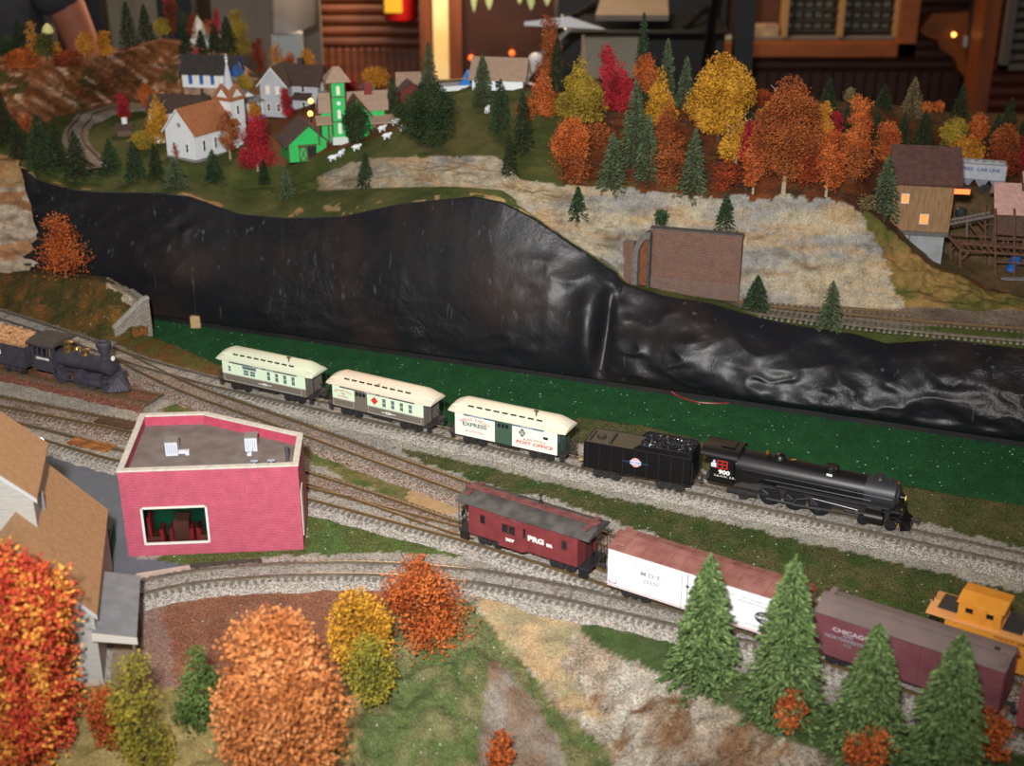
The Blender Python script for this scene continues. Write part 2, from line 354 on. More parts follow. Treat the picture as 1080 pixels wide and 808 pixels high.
zone(inpoly(jx, jy, [(395, 640), (470, 632), (500, 640), (540, 690), (585, 745), (640, 790), (650, 830), (330, 830), (370, 720)]), '59683c', (.5, .6, .5), '7c7854')
zone(inpoly(jx, jy, [(520, 700), (560, 735), (590, 780), (600, 830), (500, 830)]), '7c6450', (.4, .3, .35), '8d857c')
zone(inpoly(jx, jy, [(600, 642), (700, 658), (740, 695), (860, 735), (960, 772), (1100, 800), (1100, 835), (900, 806), (800, 768), (720, 722), (620, 676)]), '3d4f28', (.3, .3, .3), '55603a')
zone(inpoly(jx, jy, [(-50, 735), (150, 720), (230, 735), (380, 735), (370, 850), (-80, 850)]), '84794c', (.4, .3, .35), '9c8a5a')
# ballast alongside the rails
for k, (a, b) in dict(T1=(2.0, 3.3), T2=(1.6, 1.8), T7=(1.5, 1.5), T5=(1.7, 1.7), T4=(1.7, 1.9)).items():
    d, s = dist_line(X, Y, SPL[k]); lim = np.where(s > 0, a, b)+.35*fb(X*1.1, Y*1.1, 4)
    mk = (d < lim) & (~inpoly(ux, uy, [(30, 470), (130, 495), (142, 588), (205, 597), (150, 607), (100, 680), (20, 600)]))
    zone(mk, 'aaa49a', (.8, .1, .1), 'b6b0a4')
    zone(mk & (fb(X*.45+11*len(k), Y*.45+3, 4) > .3) & (k != 'T1'), '8d6a58', (.75, .1, .15), '9a8a7c')
felt = (Y-shy) > .9
zone(felt, '1c4e28', (.5, 1.0, .15), '22572e')
V = np.stack([X, Y, Z], -1).reshape(-1, 3); Fg = gridfaces(len(ys), len(xs))
me = npmesh('layout_ground', V, Fg, TM, True); setcol(me, col.reshape(-1, 3), par.reshape(-1, 3))
o = link_mesh('ground', me); o['kind'] = 'structure'; o['label'] = 'scenery base of gravel, grass and green matting'
register(V[::1], Fg)

# ------------------------------------------------------------------ lofted banks and cliffs
def loft(name, rows, nc, subs, colfn, amp, tm=TM, closeback=None):
    R = []
    for row in rows:
        pts = [P(t) for t in row]; us = [t[0] for t in row]
        g = np.linspace(us[0], us[-1], nc); R.append(np.stack([np.interp(g, us, [p[i] for p in pts]) for i in range(3)], -1))
    if closeback is not None: R.append(R[-1]+np.array(closeback))
    G = []; B = []
    for k in range(len(R)-1):
        n = subs[k] if k < len(subs) else 4
        for j in range(n+(k == len(R)-2)):
            G.append(R[k]*(1-j/n)+R[k+1]*(j/n)); B.append(k+j/n)
    G = np.array(G); B = np.array(B)[:, None]*np.ones((1, nc))
    dr = np.gradient(G, axis=0); dc = np.gradient(G, axis=1); Nn = np.cross(dc, dr); Nn /= np.linalg.norm(Nn, axis=2, keepdims=True)+1e-9
    A = amp(B, G); p, q, r = G[..., 0], G[..., 1], G[..., 2]
    D = fb(p*.3+q*.15, r*.55+q*.25, 4)*1.2+(.5-np.abs(fb(p*.8+q*.5+9, r*1.5+q*.6, 4))*1.5)*.5
    strat = np.abs(fb(p*.12+2, r*1.5+.3*p*.2, 3))
    edge = np.clip(np.minimum(B, 1)*3, 0, 1)
    G = G+Nn*(A*(D+strat*.5)*edge)[..., None]
    p, q, r = G[..., 0], G[..., 1], G[..., 2]
    dd = q*cos(PIT)+(H-r)*sin(PIT); U = 540+F*p/dd; W = 404-F*(q*sin(PIT)-(H-r)*cos(PIT))/dd
    c, pr = colfn(B, U, W, G)
    Vv = G.reshape(-1, 3); Fq = gridfaces(G.shape[0], nc); me = npmesh(name, Vv, Fq, tm, True); setcol(me, c.reshape(-1, 3), pr.reshape(-1, 3))
    o = link_mesh(name, me); register(Vv, Fq); return o
TOP = [(-140, 160), (25, 178), (40, 190), (75, 200), (110, 203), (165, 203), (200, 207), (250, 225), (300, 230), (360, 228), (420, 215), (500, 207), (530, 213), (560, 228), (600, 255), (650, 288), (658, 299), (700, 312), (750, 320), (800, 335), (850, 345), (900, 352), (935, 362), (1000, 358), (1080, 368), (1230, 385)]
R0 = [(u, v, 'w', 3) for u, v in TOP]
R1 = [(-140, 155, 'w', 6), (25, 172, 'w', 5), (75, 193, 'w', 6), (110, 196, 'w', 6), (165, 196, 'w', 6), (200, 199, 'w', 6.5), (250, 212, 'w', 7.5), (300, 206, 'w', 10), (330, 200, 'w', 12), (360, 199, 'w', 11), (400, 198, 'w', 8.5), (470, 196, 'w', 5.5), (530, 200, 'w', 4.5), (545, 212, 'w', 4), (560, 225, 'w', 3.5), (600, 252, 'w', 3.5), (650, 284, 'w', 3.6), (660, 298, 'w', 4.5), (700, 302, 'w', 6), (760, 313, 'w', 6.5), (800, 322, 'w', 7), (850, 328, 'w', 7.5), (900, 331, 'w', 7.5), (960, 327, 'w', 8), (1000, 326, 'w', 8.5), (1080, 330, 'w', 9), (1230, 345, 'w', 10)]
R2 = [(-140, 150, 'w', 16), (25, 162, 'w', 10), (75, 182, 'w', 11), (110, 187, 'w', 9.5), (165, 188, 'w', 10), (200, 191, 'w', 10.5), (250, 200, 'w', 12), (300, 198, 'w', 14), (330, 190, 'w', 14), (350, 180, 'w', 13.5), (380, 170, 'w', 12.6), (430, 165, 'w', 10.3), (520, 165, 'w', 8), (535, 170, 'w', 7), (548, 190, 'w', 6.2), (570, 193, 'w', 6.2), (620, 198, 'w', 6), (660, 197, 'w', 7), (700, 204, 'w', 8.5), (760, 206, 'w', 9), (850, 205, 'w', 10), (890, 212, 'w', 11), (920, 227, 'w', 12), (950, 252, 'w', 12.5), (985, 284, 'w', 13), (1010, 290, 'w', 13.5), (1040, 306, 'w', 14), (1080, 316, 'w', 14), (1230, 330, 'w', 15)]
R3 = [(-140, 146, 'z', 13), (25, 150, 'z', 13), (110, 172, 'z', 12.4), (200, 176, 'z', 12.4), (300, 175, 'z', 12.2), (350, 160, 'z', 15.2), (430, 135, 'z', 18), (520, 135, 'z', 18.7), (560, 165, 'z', 18), (620, 172, 'z', 18), (700, 180, 'z', 18), (850, 185, 'z', 18.2), (900, 190, 'z', 17.6), (930, 210, 'z', 14.8), (960, 243, 'z', 10.9), (1000, 270, 'z', 8.2), (1080, 285, 'z', 7.8), (1230, 295, 'z', 7.8)]
R4 = [(-140, 136, 'z', 13.8), (25, 138, 'z', 13.5), (60, 122, 'z', 13.5), (100, 110, 'z', 13.7), (150, 103, 'z', 14), (200, 104, 'z', 14.2), (300, 130, 'z', 14), (400, 110, 'z', 18), (520, 100, 'z', 20.5), (600, 130, 'z', 20.5), (750, 140, 'z', 20), (850, 140, 'z', 19.5), (920, 155, 'z', 17.5), (960, 180, 'z', 14.5), (1000, 205, 'z', 12.8), (1080, 212, 'z', 12.8), (1230, 220, 'z', 12.8)]
R5 = [(-140, 68, 'y', 178), (0, 66, 'y', 178), (50, 60, 'y', 178), (100, 62, 'y', 179), (130, 55, 'y', 184), (170, 42, 'y', 191), (205, 52, 'y', 193), (240, 57, 'y', 195), (262, 72, 'y', 196), (285, 96, 'z', 14.9), (300, 98, 'z', 15), (400, 95, 'z', 18), (520, 88, 'z', 21), (600, 110, 'z', 22), (750, 118, 'z', 21.5), (850, 118, 'z', 20.5), (920, 122, 'z', 19), (1000, 150, 'z', 15.5), (1080, 155, 'z', 15.5), (1230, 160, 'z', 15.5)]
R6 = [(-140, 60, 'y', 190), (0, 60, 'y', 186), (100, 56, 'y', 188), (130, 50, 'y', 191), (170, 38, 'y', 200), (240, 54, 'y', 203), (265, 76, 'y', 206), (285, 90, 'z', 15.5), (300, 92, 'z', 15.5), (400, 86, 'z', 18), (520, 82, 'z', 21), (600, 98, 'z', 22.5), (750, 106, 'z', 22), (850, 106, 'z', 21), (920, 108, 'z', 19.5), (1000, 118, 'z', 18), (1080, 120, 'z', 18), (1230, 124, 'z', 18)]
def mixc(a, b, w): w = np.clip(w, 0, 1)[..., None]; return L3(a)*(1-w)+L3(b)*w
def col_up(B, U, W, G):
    x, y, z = G[..., 0], G[..., 1], G[..., 2]; n = fb(x*.5, y*.5+z*.4, 5); n2 = fb(x*.25+9, y*.25+z*.3, 4); Bj = B+.12*fb(x*.8+3, y*.8+z*.8, 4); Uj = U+10*fb(x*.6+3, y*.4+z*.6, 4)
    c = mixc('3f4a20', '57562a', n+.3); pr = np.zeros(c.shape)+(.3, .15, .35)
    def put(m, cc, pp): c[m] = cc[m]; pr[m] = pp
    put((Bj < .35) & (Uj < 660) & (n > .25), mixc('b09468', '8c7448', n2+.5), (.3, .1, .3))
    nb = fb(x*.16+5, z*.5+y*.1, 3); nc_ = fb(x*.3+50, z*1.1, 4); rock = mixc('9c917c', '84827e', nb*1.8+.5); k_ = .6*np.clip(nc_*2.2, 0, 1)[..., None]; rock = rock*(1-k_)+L3('a58458')*k_; k_ = .5*np.clip(fb(x*.4+80, z*.9+20, 4)*2.4-.35, 0, 1)[..., None]; rock = rock*(1-k_)+L3('55473a')*k_; UL = 905+(W-215)*.45
    put((B >= .95) & (Bj < 2.02) & (Uj > 332) & (Uj < UL), rock, (.35, .15, .55))
    put((B >= .6) & (B < 1.1) & (Uj > 545) & (Uj < 655), rock, (.35, .15, .55))
    put((B >= 1) & (B < 2.1) & (Uj >= UL), mixc('84683c', '4f5024', n*1.3+.45), (.3, .15, .45))
    put((B > .45) & (B < 1.05) & (Uj > 760), mixc('6b5a50', '857868', n+.5), (.7, .1, .3))
    put((Bj >= 2.0) & (Uj > 592), mixc('6a3416', '3c2a18', n*1.4+.5), (.5, .2, .6))
    put((Bj >= 2.0) & (Uj > 592) & (n2 > .35), mixc('4a4420', '70401a', n+.5), (.5, .2, .6))
    put((Bj >= 2.1) & (Uj > 948) & (B < 4.2), mixc('6a553a', '4c4426', n+.5), (.5, .2, .4))
    put((Bj >= 3) & (Uj > 262) & (Uj < 440) & (Bj < 6), mixc('70401f', '5c4a28', n*1.2+.3), (.3, .1, .3))
    nh = fb(x*1.1+z*.5, y*.9+z*1.4, 4); hill = mixc('6a3e1e', 'a07050', nh*2.0+.3); kh = fb(x*.35+20, z*.5+y*.2, 5) > .3; hill[kh] = mixc('44401e', '6a4424', nh*1.5+.4)[kh]; kh = nh > .36; hill[kh] = L3('b89c84')
    put((Bj >= 3.95) & (Uj < 262), hill, (.5, .3, .8))
    put((Bj >= 4.05) & (Uj > 196) & (Uj < 264) & (Bj < 5.0), mixc('a88a7c', 'b89a80', n+.5), (.3, .1, .6))
    put((Bj >= 5.3) & (Uj > 262), mixc('5c3b20', '3f3a1e', n+.4), (.4, .2, .5))
    return c, pr
def amp_up(B, G):
    a = np.full(B.shape, .12); a = np.where((B > 1) & (B < 2), .95*np.sin(np.pi*np.clip(B-1, 0, 1))**.5, a); a = np.where((B > 4) & (B < 5), .55*np.sin(np.pi*np.clip(B-4, 0, 1))**.7, a)
    return a
o = loft('hillside', [R0, R1, R2, R3, R4, R5, R6], 560, [14, 40, 16, 26, 34, 8, 4], col_up, amp_up, closeback=(0, 2.5, -30)); o['kind'] = 'structure'; o['label'] = 'raised scenery shelf with cliffs, village green and wooded ridge'
# mound and cliff at the left
def lmrow(tab, **k): return tab
def col_m(B, U, W, G):
    x, y = G[..., 0], G[..., 1]; n = fb(x*.9, y*.9, 5); n2 = fb(x*.35+9, y*.35, 4)
    c = mixc('45421f', '745026', n*1.3+.35); c[n2 > .3] = mixc('8a5426', '5c5028', n+.5)[n2 > .3]; k = (U > 112) & (B > .8) & (n > -.2); c[k] = L3('a59782')
    return c, np.zeros(c.shape)+(.8, .5, .5)
Mf = [(-160, 285), (0, 329), (40, 347), (80, 356), (112, 362), (135, 359), (156, 353)]
mf = [(u, v, 'z', -.95) for u, v in Mf]
mt_v = [(-160, 250), (0, 288), (50, 292), (90, 296), (115, 301), (135, 312), (156, 328)]
fy = [P(t).y for t in mf]
mt = [(u, v, 'y', y+k) for (u, v), y, k in zip(mt_v, fy, (6, 6, 6, 5.5, 4.5, 3.0, 1.2))]
mb = [(u, v, 'y', y+k) for (u, v), y, k in zip([(u, v-6-(0 if u < 100 else 3)) for u, v in mt_v], fy, (14, 13, 12, 10, 8.0, 6, 4))]
o = loft('grassy_bank', [mf, mt, mb], 200, [34, 12], col_m, lambda B, G: np.full(B.shape, .35)*np.clip(B*4, 0, 1), closeback=(0, .6, -8)); o['kind'] = 'structure'; o['label'] = 'bank of olive and rust turf below the rock outcrop'
def col_c(B, U, W, G):
    x, z = G[..., 0], G[..., 2]; n = fb(x*.5, z*1.4, 5); n2 = fb(x*.2+4, z*.5, 4)
    c = mixc('8c7a68', 'a89a88', n*1.4+.5); k = n2 > .15; c[k] = mixc('7c5438', 'a07a58', n+.5)[k]; k = z > 11.5; c[k] = mixc('9a6a40', '8a7a58', n+.5)[k]
    return c, np.zeros(c.shape)+(.2, .1, .6)
yb = P(mt[1]).y
cl = [[(-160, 262, 'y', yb+5), (-40, 285, 'y', yb+.6), (52, 297, 'y', yb+.4)], [(-160, 245, 'y', yb+5), (-40, 245, 'y', yb+1.2), (42, 250, 'y', yb+1.2)], [(-160, 205, 'y', yb+6), (-40, 205, 'y', yb+2.6), (31, 213, 'y', yb+2.6)], [(-160, 160, 'y', yb+7), (-40, 165, 'y', yb+4.2), (5, 172, 'y', yb+4.2), (21, 173, 'y', yb+4.2)], [(-160, 155, 'y', yb+14), (-40, 160, 'y', yb+12), (8, 164, 'y', yb+12), (25, 169, 'y', yb+12)]]
o = loft('rock_outcrop', cl, 130, [24, 24, 24, 10], col_c, lambda B, G: np.full(B.shape, .55)*(B < 3.2)+.1); o['kind'] = 'structure'; o['label'] = 'layered grey and tan rock face at the edge of the black sheet'

# ------------------------------------------------------------------ black plastic sheet
m = bpy.data.materials.new('black_plastic'); m.use_nodes = True; nt = m.node_tree; N = nt.nodes; L = nt.links; b = N['Principled BSDF']
tc = N.new('ShaderNodeTexCoord'); ob = tc.outputs['Object']
n1 = N.new('ShaderNodeTexNoise'); n1.inputs['Scale'].default_value = .09; n1.inputs['Detail'].default_value = 5; L.new(ob, n1.inputs['Vector'])
r1 = N.new('ShaderNodeValToRGB'); r1.color_ramp.elements[0].position = .52; r1.color_ramp.elements[1].position = .72; r1.color_ramp.elements[0].color = lin('17171b'); r1.color_ramp.elements[1].color = lin('2c2220'); L.new(n1.outputs['Fac'], r1.inputs[0])
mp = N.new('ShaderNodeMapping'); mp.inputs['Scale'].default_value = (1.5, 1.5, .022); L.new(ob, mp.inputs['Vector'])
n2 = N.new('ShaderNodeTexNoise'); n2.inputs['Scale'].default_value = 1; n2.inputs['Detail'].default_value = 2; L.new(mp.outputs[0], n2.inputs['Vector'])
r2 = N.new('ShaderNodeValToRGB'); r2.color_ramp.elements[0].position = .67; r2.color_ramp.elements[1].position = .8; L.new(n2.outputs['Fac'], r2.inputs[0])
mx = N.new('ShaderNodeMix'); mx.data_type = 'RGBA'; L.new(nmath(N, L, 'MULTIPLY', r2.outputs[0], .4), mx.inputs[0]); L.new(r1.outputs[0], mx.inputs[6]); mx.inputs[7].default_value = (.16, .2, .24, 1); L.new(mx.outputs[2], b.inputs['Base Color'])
b.inputs['Roughness'].default_value = .43; b.inputs['Specular IOR Level'].default_value = .34
wr = N.new('ShaderNodeTexNoise'); wr.inputs['Scale'].default_value = .42; wr.inputs['Detail'].default_value = 6; wr.inputs['Roughness'].default_value = .62; wr.inputs['Distortion'].default_value = .2; L.new(ob, wr.inputs['Vector'])
bp = N.new('ShaderNodeBump'); bp.inputs['Strength'].default_value = .6; bp.inputs['Distance'].default_value = .007; mk = N.new('ShaderNodeTexNoise'); mk.inputs['Scale'].default_value = .07; mk.inputs['Detail'].default_value = 2; L.new(ob, mk.inputs['Vector']); mr = N.new('ShaderNodeMapRange'); mr.inputs['From Min'].default_value = .47; mr.inputs['From Max'].default_value = .66; mr.inputs['To Min'].default_value = .22; mr.inputs['To Max'].default_value = 1.0; L.new(mk.outputs['Fac'], mr.inputs[0]); L.new(nmath(N, L, 'MULTIPLY', wr.outputs['Fac'], mr.outputs[0]), bp.inputs['Height']); L.new(bp.outputs[0], b.inputs['Normal'])
PLASTIC = m
nc, nrw = 620, 70
gu = np.linspace(-60, 1230, nc); tp = np.array([list(at_w(u, interp(u, TOP), 3.0)) for u in gu])
s = tp[:, 0]*WD.x+tp[:, 1]*WD.y
foot = np.array([[p[0]-WN.x*4.2, p[1]-WN.y*4.2, -1.55] for p in tp])
G = np.zeros((nrw, nc, 3)); tt = np.linspace(0, 1, nrw)
SS = s[None, :]*np.ones((nrw, 1)); TT = tt[:, None]*np.ones((1, nc))
U_ = gu[None, :]*np.ones((nrw, 1))
hh = tp[:, 2]+1.55
lean = TT**1.6
bul = np.where(U_ > 655, np.sin(np.pi*TT)**.7*np.clip((U_-655)/60, 0, 1)*1.1, 0)+np.sin(np.pi*TT)*.5
bul = bul+np.exp(-((U_-648)/7)**2)*np.sin(np.pi*np.clip(TT*1.1, 0, 1))*-1.6+np.exp(-((U_-632)/14)**2)*np.sin(np.pi*TT)*.8
ZZ = TT*hh[None, :]
wr_ = fb(SS*.07, ZZ*.07, 2)*.45+((1-np.abs(fb(SS*.22-ZZ*.3+5, ZZ*.34+SS*.1, 2))*2.2)*.22+fb(SS*.5+ZZ*.3, ZZ*.5, 2)*.07)*np.clip(fb(SS*.08+3, ZZ*.1, 2)*2.2+.3, .06, 1)
vt = np.abs(fb(SS*.3+31, ZZ*.05, 2)); wr_ = wr_-vt*.12
big = np.where(U_ > 655, fb(SS*.16+7, ZZ*.34+2, 2)*.65+(.5-np.abs(fb(SS*.26+ZZ*.3, ZZ*.45-SS*.12+9, 2))*1.6)*.4, 0)
off = (wr_+big)*np.clip(np.sin(np.pi*np.clip(TT, .0, 1))*2.2, 0, 1)+bul
for j in range(nrw):
    basep = foot*(1-lean[j][:, None])+tp*lean[j][:, None]
    G[j] = basep; G[j, :, 2] = -1.55+hh*tt[j]
G[..., 0] -= WN.x*off; G[..., 1] -= WN.y*off
lip = tp+np.array([WN.x*1.0, WN.y*1.0, -.35]); G = np.concatenate([G, lip[None]], 0)
V = G.reshape(-1, 3); me = npmesh('black_sheet', V, gridfaces(nrw+1, nc), PLASTIC, True); o = link_mesh('plastic_sheet', me); md = o.modifiers.new('s', 'SOLIDIFY'); md.thickness = .06
tag(o, 'crinkled black plastic sheet hung as an unfinished cliff above green matting', 'plastic sheet')
mbx = MB(); a = WA-WD*30-WN*1.0; e = WB+WD*25-WN*1.0
mbx.prism([(a.x, a.y, -2.4), (e.x, e.y, -2.4), (e.x+WN.x*1.5, e.y+WN.y*1.5, -2.4), (a.x+WN.x*1.5, a.y+WN.y*1.5, -2.4)], (0, 0, 1.9))
o = mbx.build('trim_1', mat('blackboard', '101013', '1c1a1c', .4, .6)); o['kind'] = 'structure'
# small wooden block, red wire and flecks on the matting
pz = at_z(206.5, 346, -2.2); mb_ = MB(); mb_.bbox(-.55, .55, 0, .5, 0, 1.5, .05)
o = mb_.build('wooden_block', mat('pinewood', 'b99a72', 'a3845c', 3, .7)); o.location = Vector((pz.x, pz.y, -2.3))*S; tag(o, 'small tan wooden block standing on the green matting below the black sheet', 'block')
mb_ = MB(); pts = [at_z(u, v, -2.2+zz) for u, v, zz in ((708, 413, .5), (716, 418, .2), (735, 424, .12), (757, 425.5, .12), (778, 424, .12), (792, 421, .5))]
pts = [Vector((p.x, p.y, p.z)) for p in pts]; mb_.tube(spline3(pts) if 'spline3' in globals() else pts, .07, 6)
o = mb_.build('electric_wire', mat('redwire', '8c1c28', rough=.4)); tag(o, 'thin red wire looped along the foot of the black sheet', 'wire')
# red fleck beside the first coach
pz = at_z(308.5, 429, -.5); mb_ = MB(); mb_.prism([(-.16, -.1, 0), (.18, -.14, 0), (.02, .2, 0)], (0, 0, .12)); o = mb_.build('red_marker', mat('redplastic', 'd0203c', rough=.4)); o.location = pz*S; tag(o, 'tiny red chip lying on the ballast below the first coach', 'marker')

# ------------------------------------------------------------------ tracks
def track_mat(): pass
GRAV = mat('gravel_bed', 'a29b90', 'b5aea2', 2.2, .9, bump=.8, bscale=14)
def gravelmat(name, c1, c2, c3, sc=9.5):
    if name in MATS: return MATS[name]
    m = bpy.data.materials.new(name); m.use_nodes = True; N = m.node_tree.nodes; L = m.node_tree.links; b = N['Principled BSDF']; b.inputs['Roughness'].default_value = .9; b.inputs['Specular IOR Level'].default_value = .25
    tc = N.new('ShaderNodeTexCoord'); v = N.new('ShaderNodeTexVoronoi'); v.inputs['Scale'].default_value = sc; L.new(tc.outputs['Object'], v.inputs['Vector'])
    s = N.new('ShaderNodeSeparateColor'); L.new(v.outputs['Color'], s.inputs[0]); r = N.new('ShaderNodeValToRGB'); r.color_ramp.elements[0].color = lin(c1); r.color_ramp.elements[1].color = lin(c2); r.color_ramp.elements[1].position = .8
    e = r.color_ramp.elements.new(.45); e.color = lin(c3); L.new(s.outputs[0], r.inputs[0]); L.new(r.outputs[0], b.inputs['Base Color'])
    bp = N.new('ShaderNodeBump'); bp.inputs['Strength'].default_value = .9; bp.inputs['Distance'].default_value = .0015; bp.invert = True; L.new(v.outputs['Distance'], bp.inputs['Height']); L.new(bp.outputs[0], b.inputs['Normal']); MATS[name] = m; return m
GR_L = gravelmat('ballast_light', '7c736a', 'c6c1b8', 'a89f95'); GR_R = gravelmat('ballast_rust', '6a4636', 'b8aca0', '8f7a6c')
RB = mat('rail_brown', '6a5a42', '7c6646', 3, .45, .5); RS = mat('rail_steel', '8f8a80', '7b6e5c', 3, .35, .7); TD = mat('tie_dark', '5c5650', '8a8278', 4, .85); TB = mat('tie_brown', '5c4a3c', '7a6856', 5, .85)
GA = .86
def track(pts, label, rail, tie, bed=GR_L, zf=None, bedw=1.35, group=None, gap=.58, bedon=True):
    t = thing('railroad_track', label, 'railroad track', (pts[0].x, pts[0].y, 0), group=group); o0 = pts[0]
    zf = zf or (lambda x, y: 0.0); n = len(pts); tan_ = []
    for i in range(n): tan_.append((pts[min(i+1, n-1)]-pts[max(i-1, 0)]).normalized())
    nor = [Vector((-d.y, d.x)) for d in tan_]; r = MB()
    for sgn in (-1, 1):
        prof = [(-.085, -.24), (-.085, -.20), (-.03, -.19), (-.03, -.06), (-.05, -.05), (-.05, 0), (.05, 0), (.05, -.05), (.03, -.06), (.03, -.19), (.085, -.20), (.085, -.24)]
        vs = []; k = len(prof)
        for i in range(n):
            for (a, z) in prof: p = pts[i]+nor[i]*(sgn*(GA)+a)-o0; vs.append((p.x, p.y, z+zf(pts[i].x, pts[i].y)))
        fs = [(i*k+j, i*k+(j+1) % k, (i+1)*k+(j+1) % k, (i+1)*k+j) for i in range(n-1) for j in range(k)]
        r = MB(); r.add(vs, fs+[tuple(range(k)), tuple(range((n-1)*k, n*k))]); r.build('rail', rail, t)
    ti = MB(); acc = 0; rnd = random.Random(5)
    for i in range(1, n):
        seg = (pts[i]-pts[i-1]).length; acc += seg
        while acc > gap:
            acc -= gap; p = pts[i]-tan_[i]*acc-o0; a = atan2(tan_[i].y, tan_[i].x)+rnd.uniform(-.03, .03); z = zf(pts[i].x, pts[i].y); ti.M = Matrix.Translation((p.x, p.y, z)) @ Matrix.Rotation(a, 4, 'Z')
            w = 1.48+rnd.uniform(-.05, .05); ti.box(-.14, .14, -w, w, -.42, -.235+rnd.uniform(-.01, .015))
    o = ti.build('crossties', tie, t); o['kind'] = 'stuff'
    if bedon:
        vs = []; pr = [(-bedw-.95, -.95), (-bedw-.1, -.32), (-GA, -.25), (-.45, -.215), (.45, -.215), (GA, -.25), (bedw+.1, -.32), (bedw+.95, -.95)]; k = len(pr)
        for i in range(n):
            for (a, z) in pr:
                j = fb(pts[i].x*1.7+a*3, pts[i].y*1.7, 3); p = pts[i]+nor[i]*(a*(1+.12*float(j)))-o0; vs.append((p.x, p.y, z+.075*float(j)+zf(pts[i].x, pts[i].y)))
        bm_ = MB(); bm_.add(vs, [(i*k+j, i*k+j+1, (i+1)*k+j+1, (i+1)*k+j) for i in range(n-1) for j in range(k-1)]); o = bm_.build('ballast', bed, t, smooth=True)
    return t
track(SPL['T1'], 'main track of pale rails under the passenger train, nearest the green matting', RS, TD)
track(SPL['T2'], 'brown-railed track leaving the main line by a switch and passing behind the red caboose', RB, TD, GR_R)
track(SPL['T5'], 'track with pale ballast carrying the red caboose and the boxcars', RB, TD, GR_L)
track(SPL['T7'], 'rusty spur between grey gravel that merges into the caboose track', RB, TB, GR_R)
track(SPL['T4'], 'curved grey track sweeping in front of the pink building', RS, TD)
track(SPL['T6'], 'short rust-stained dead-end track under the old wood-burning engine', RB, TB, gravelmat('ballast_redbrown', '5c3428', '9a6a54', '7a4a3a'), gap=.5)
def pl(P0, P1, w, z, m, name, label, cat, n=4):
    a = at_z(*P0, z); b = at_z(*P1, z); d = (b-a).xy; L_ = d.length; mb = MB()
    for i in range(n): y0 = -w/2+w*i/n; mb.bbox(0, L_, y0+.02, y0+w/n-.02, 0, .16, .02)
    o = mb.build(name, m); o.location = Vector((a.x, a.y, z))*S; o.rotation_euler = (0, 0, atan2(d.y, d.x)); return tag(o, label, cat)
pl((76, 465), (118, 474), 1.45, -.2, mat('plankorange', 'b0722a', '7a4018', .9, .5, coat=.3), 'crossing_planks', 'orange-brown plank crossing between the rails near the tan roofed house', 'planks')
pl((104, 442.5), (142, 450.5), 1.4, -.2, mat('plankbrown', '5a3a22', '3e2a1c', 1.2, .5, coat=.3), 'crossing_planks', 'dark brown plank crossing between the rails behind the pink building', 'planks')
# a stack of three lit rails (the pale ones on the right shelf)
def zfit(sp, up):
    xa = np.array([p.x for p in sp]); za = np.array([drop(p.x, p.y) for p in sp]); c_ = np.polyfit(xa, za, 2)
    return lambda x, y: float(np.polyval(c_, x))+up
for k, (uv, lab) in enumerate((([(780, 320), (880, 331), (960, 338), (1020, 346), (1100, 356), (1180, 366)], 'shiny track along the grass edge above the black sheet'), ([(760, 322), (880, 327), (960, 331), (1030, 334), (1100, 340), (1180, 348)], 'dark rusty track at the foot of the big rock face'))):
    pts = [at_w(u, v, 4.6 if k == 0 else 6.7).xy for u, v in uv]; sp = spline(pts, .8)
    track(sp, lab, RS if k == 0 else RB, TD if k == 0 else TB, GR_R, zf=zfit(sp, .42), bedw=1.0, bedon=False)
# curved track around the village
uv = [(160, 116), (140, 117), (120, 119), (100, 124), (86, 131), (79, 140), (82, 150), (92, 159), (107, 168)]
pts = spline([at_z(u, v, 13.3).xy for u, v in uv], .6)
track(pts, 'curved track bending round the meadow beside the white church', RB, TB, gravelmat('ballast_grey', '6c655c', 'a39b90', '877e74'), zf=lambda x, y: min(max(drop(x, y), 12.3), 13.9)+.42)
# ================================================================== rolling stock
BLK = mat('loco_black', '0d0d10', rough=.38, spec=.5); BLKM = mat('matte_black', '1c1b1c', '262424', 3, .7); STL = mat('wheel_steel', '9a968c', rough=.3, metal=.8)
DGR = mat('dark_grey', '2b2a2b', '373433', 3, .6); BRASS = mat('brass', 'b58a3a', rough=.3, metal=.9)
WHT = mat('lettering_white', 'e8e8e4', rough=.6); BLKT = mat('lettering_black', '26262a', rough=.6); REDT = mat('lettering_red', 'c8352c', rough=.6); BLUT = mat('lettering_blue', '3d6688', rough=.6); GRYT = mat('lettering_grey', '8f8d96', rough=.6)
def truck(t, x, wb=.75, r=.42, m=BLKM, w=1.05, name='truck'):
    b = MB()
    for s in (-1, 1):
        y = s*w; b.bbox(x-wb-.25, x+wb+.25, y-.07, y+.07, .38, .52, .03); b.bbox(x-wb-.1, x+wb+.1, y-.08, y+.08, .66, .78, .03)
        b.bbox(x-.22, x+.22, y-.12, y+.12, .25, .72, .04)
        for k in (-1, 1): b.bbox(x+k*wb-.13, x+k*wb+.13, y-.12, y+.12, .3, .66, .04); b.cyl((x+k*wb, y-.15, .42), (x+k*wb, y+.15, .42), .07, n=8)
        for k in (-.12, 0, .12): b.cyl((x+k, y-s*.02+s*.1, .3), (x+k, y+s*.1, .7), .04, n=6)
    b.bbox(x-.25, x+.25, -w, w, .5, .85, .04); tr = b.build(name, m, t)
    for k in (-1, 1):
        q = MB(); q.cyl((x+k*wb, -w, .42), (x+k*wb, w, .42), .05, n=8)
        for s in (-1, 1): q.lathe((x+k*wb, s*(GA-.07), .42), (0, s, 0), [(0, r+.05), (.03, r+.05), (.04, r), (.2, r-.02), (.2, r*.55), (.16, r*.5), (.16, .1), (.22, .08)], 20)
        q.build('wheelset', [BLKM], tr, smooth=True)
    return tr
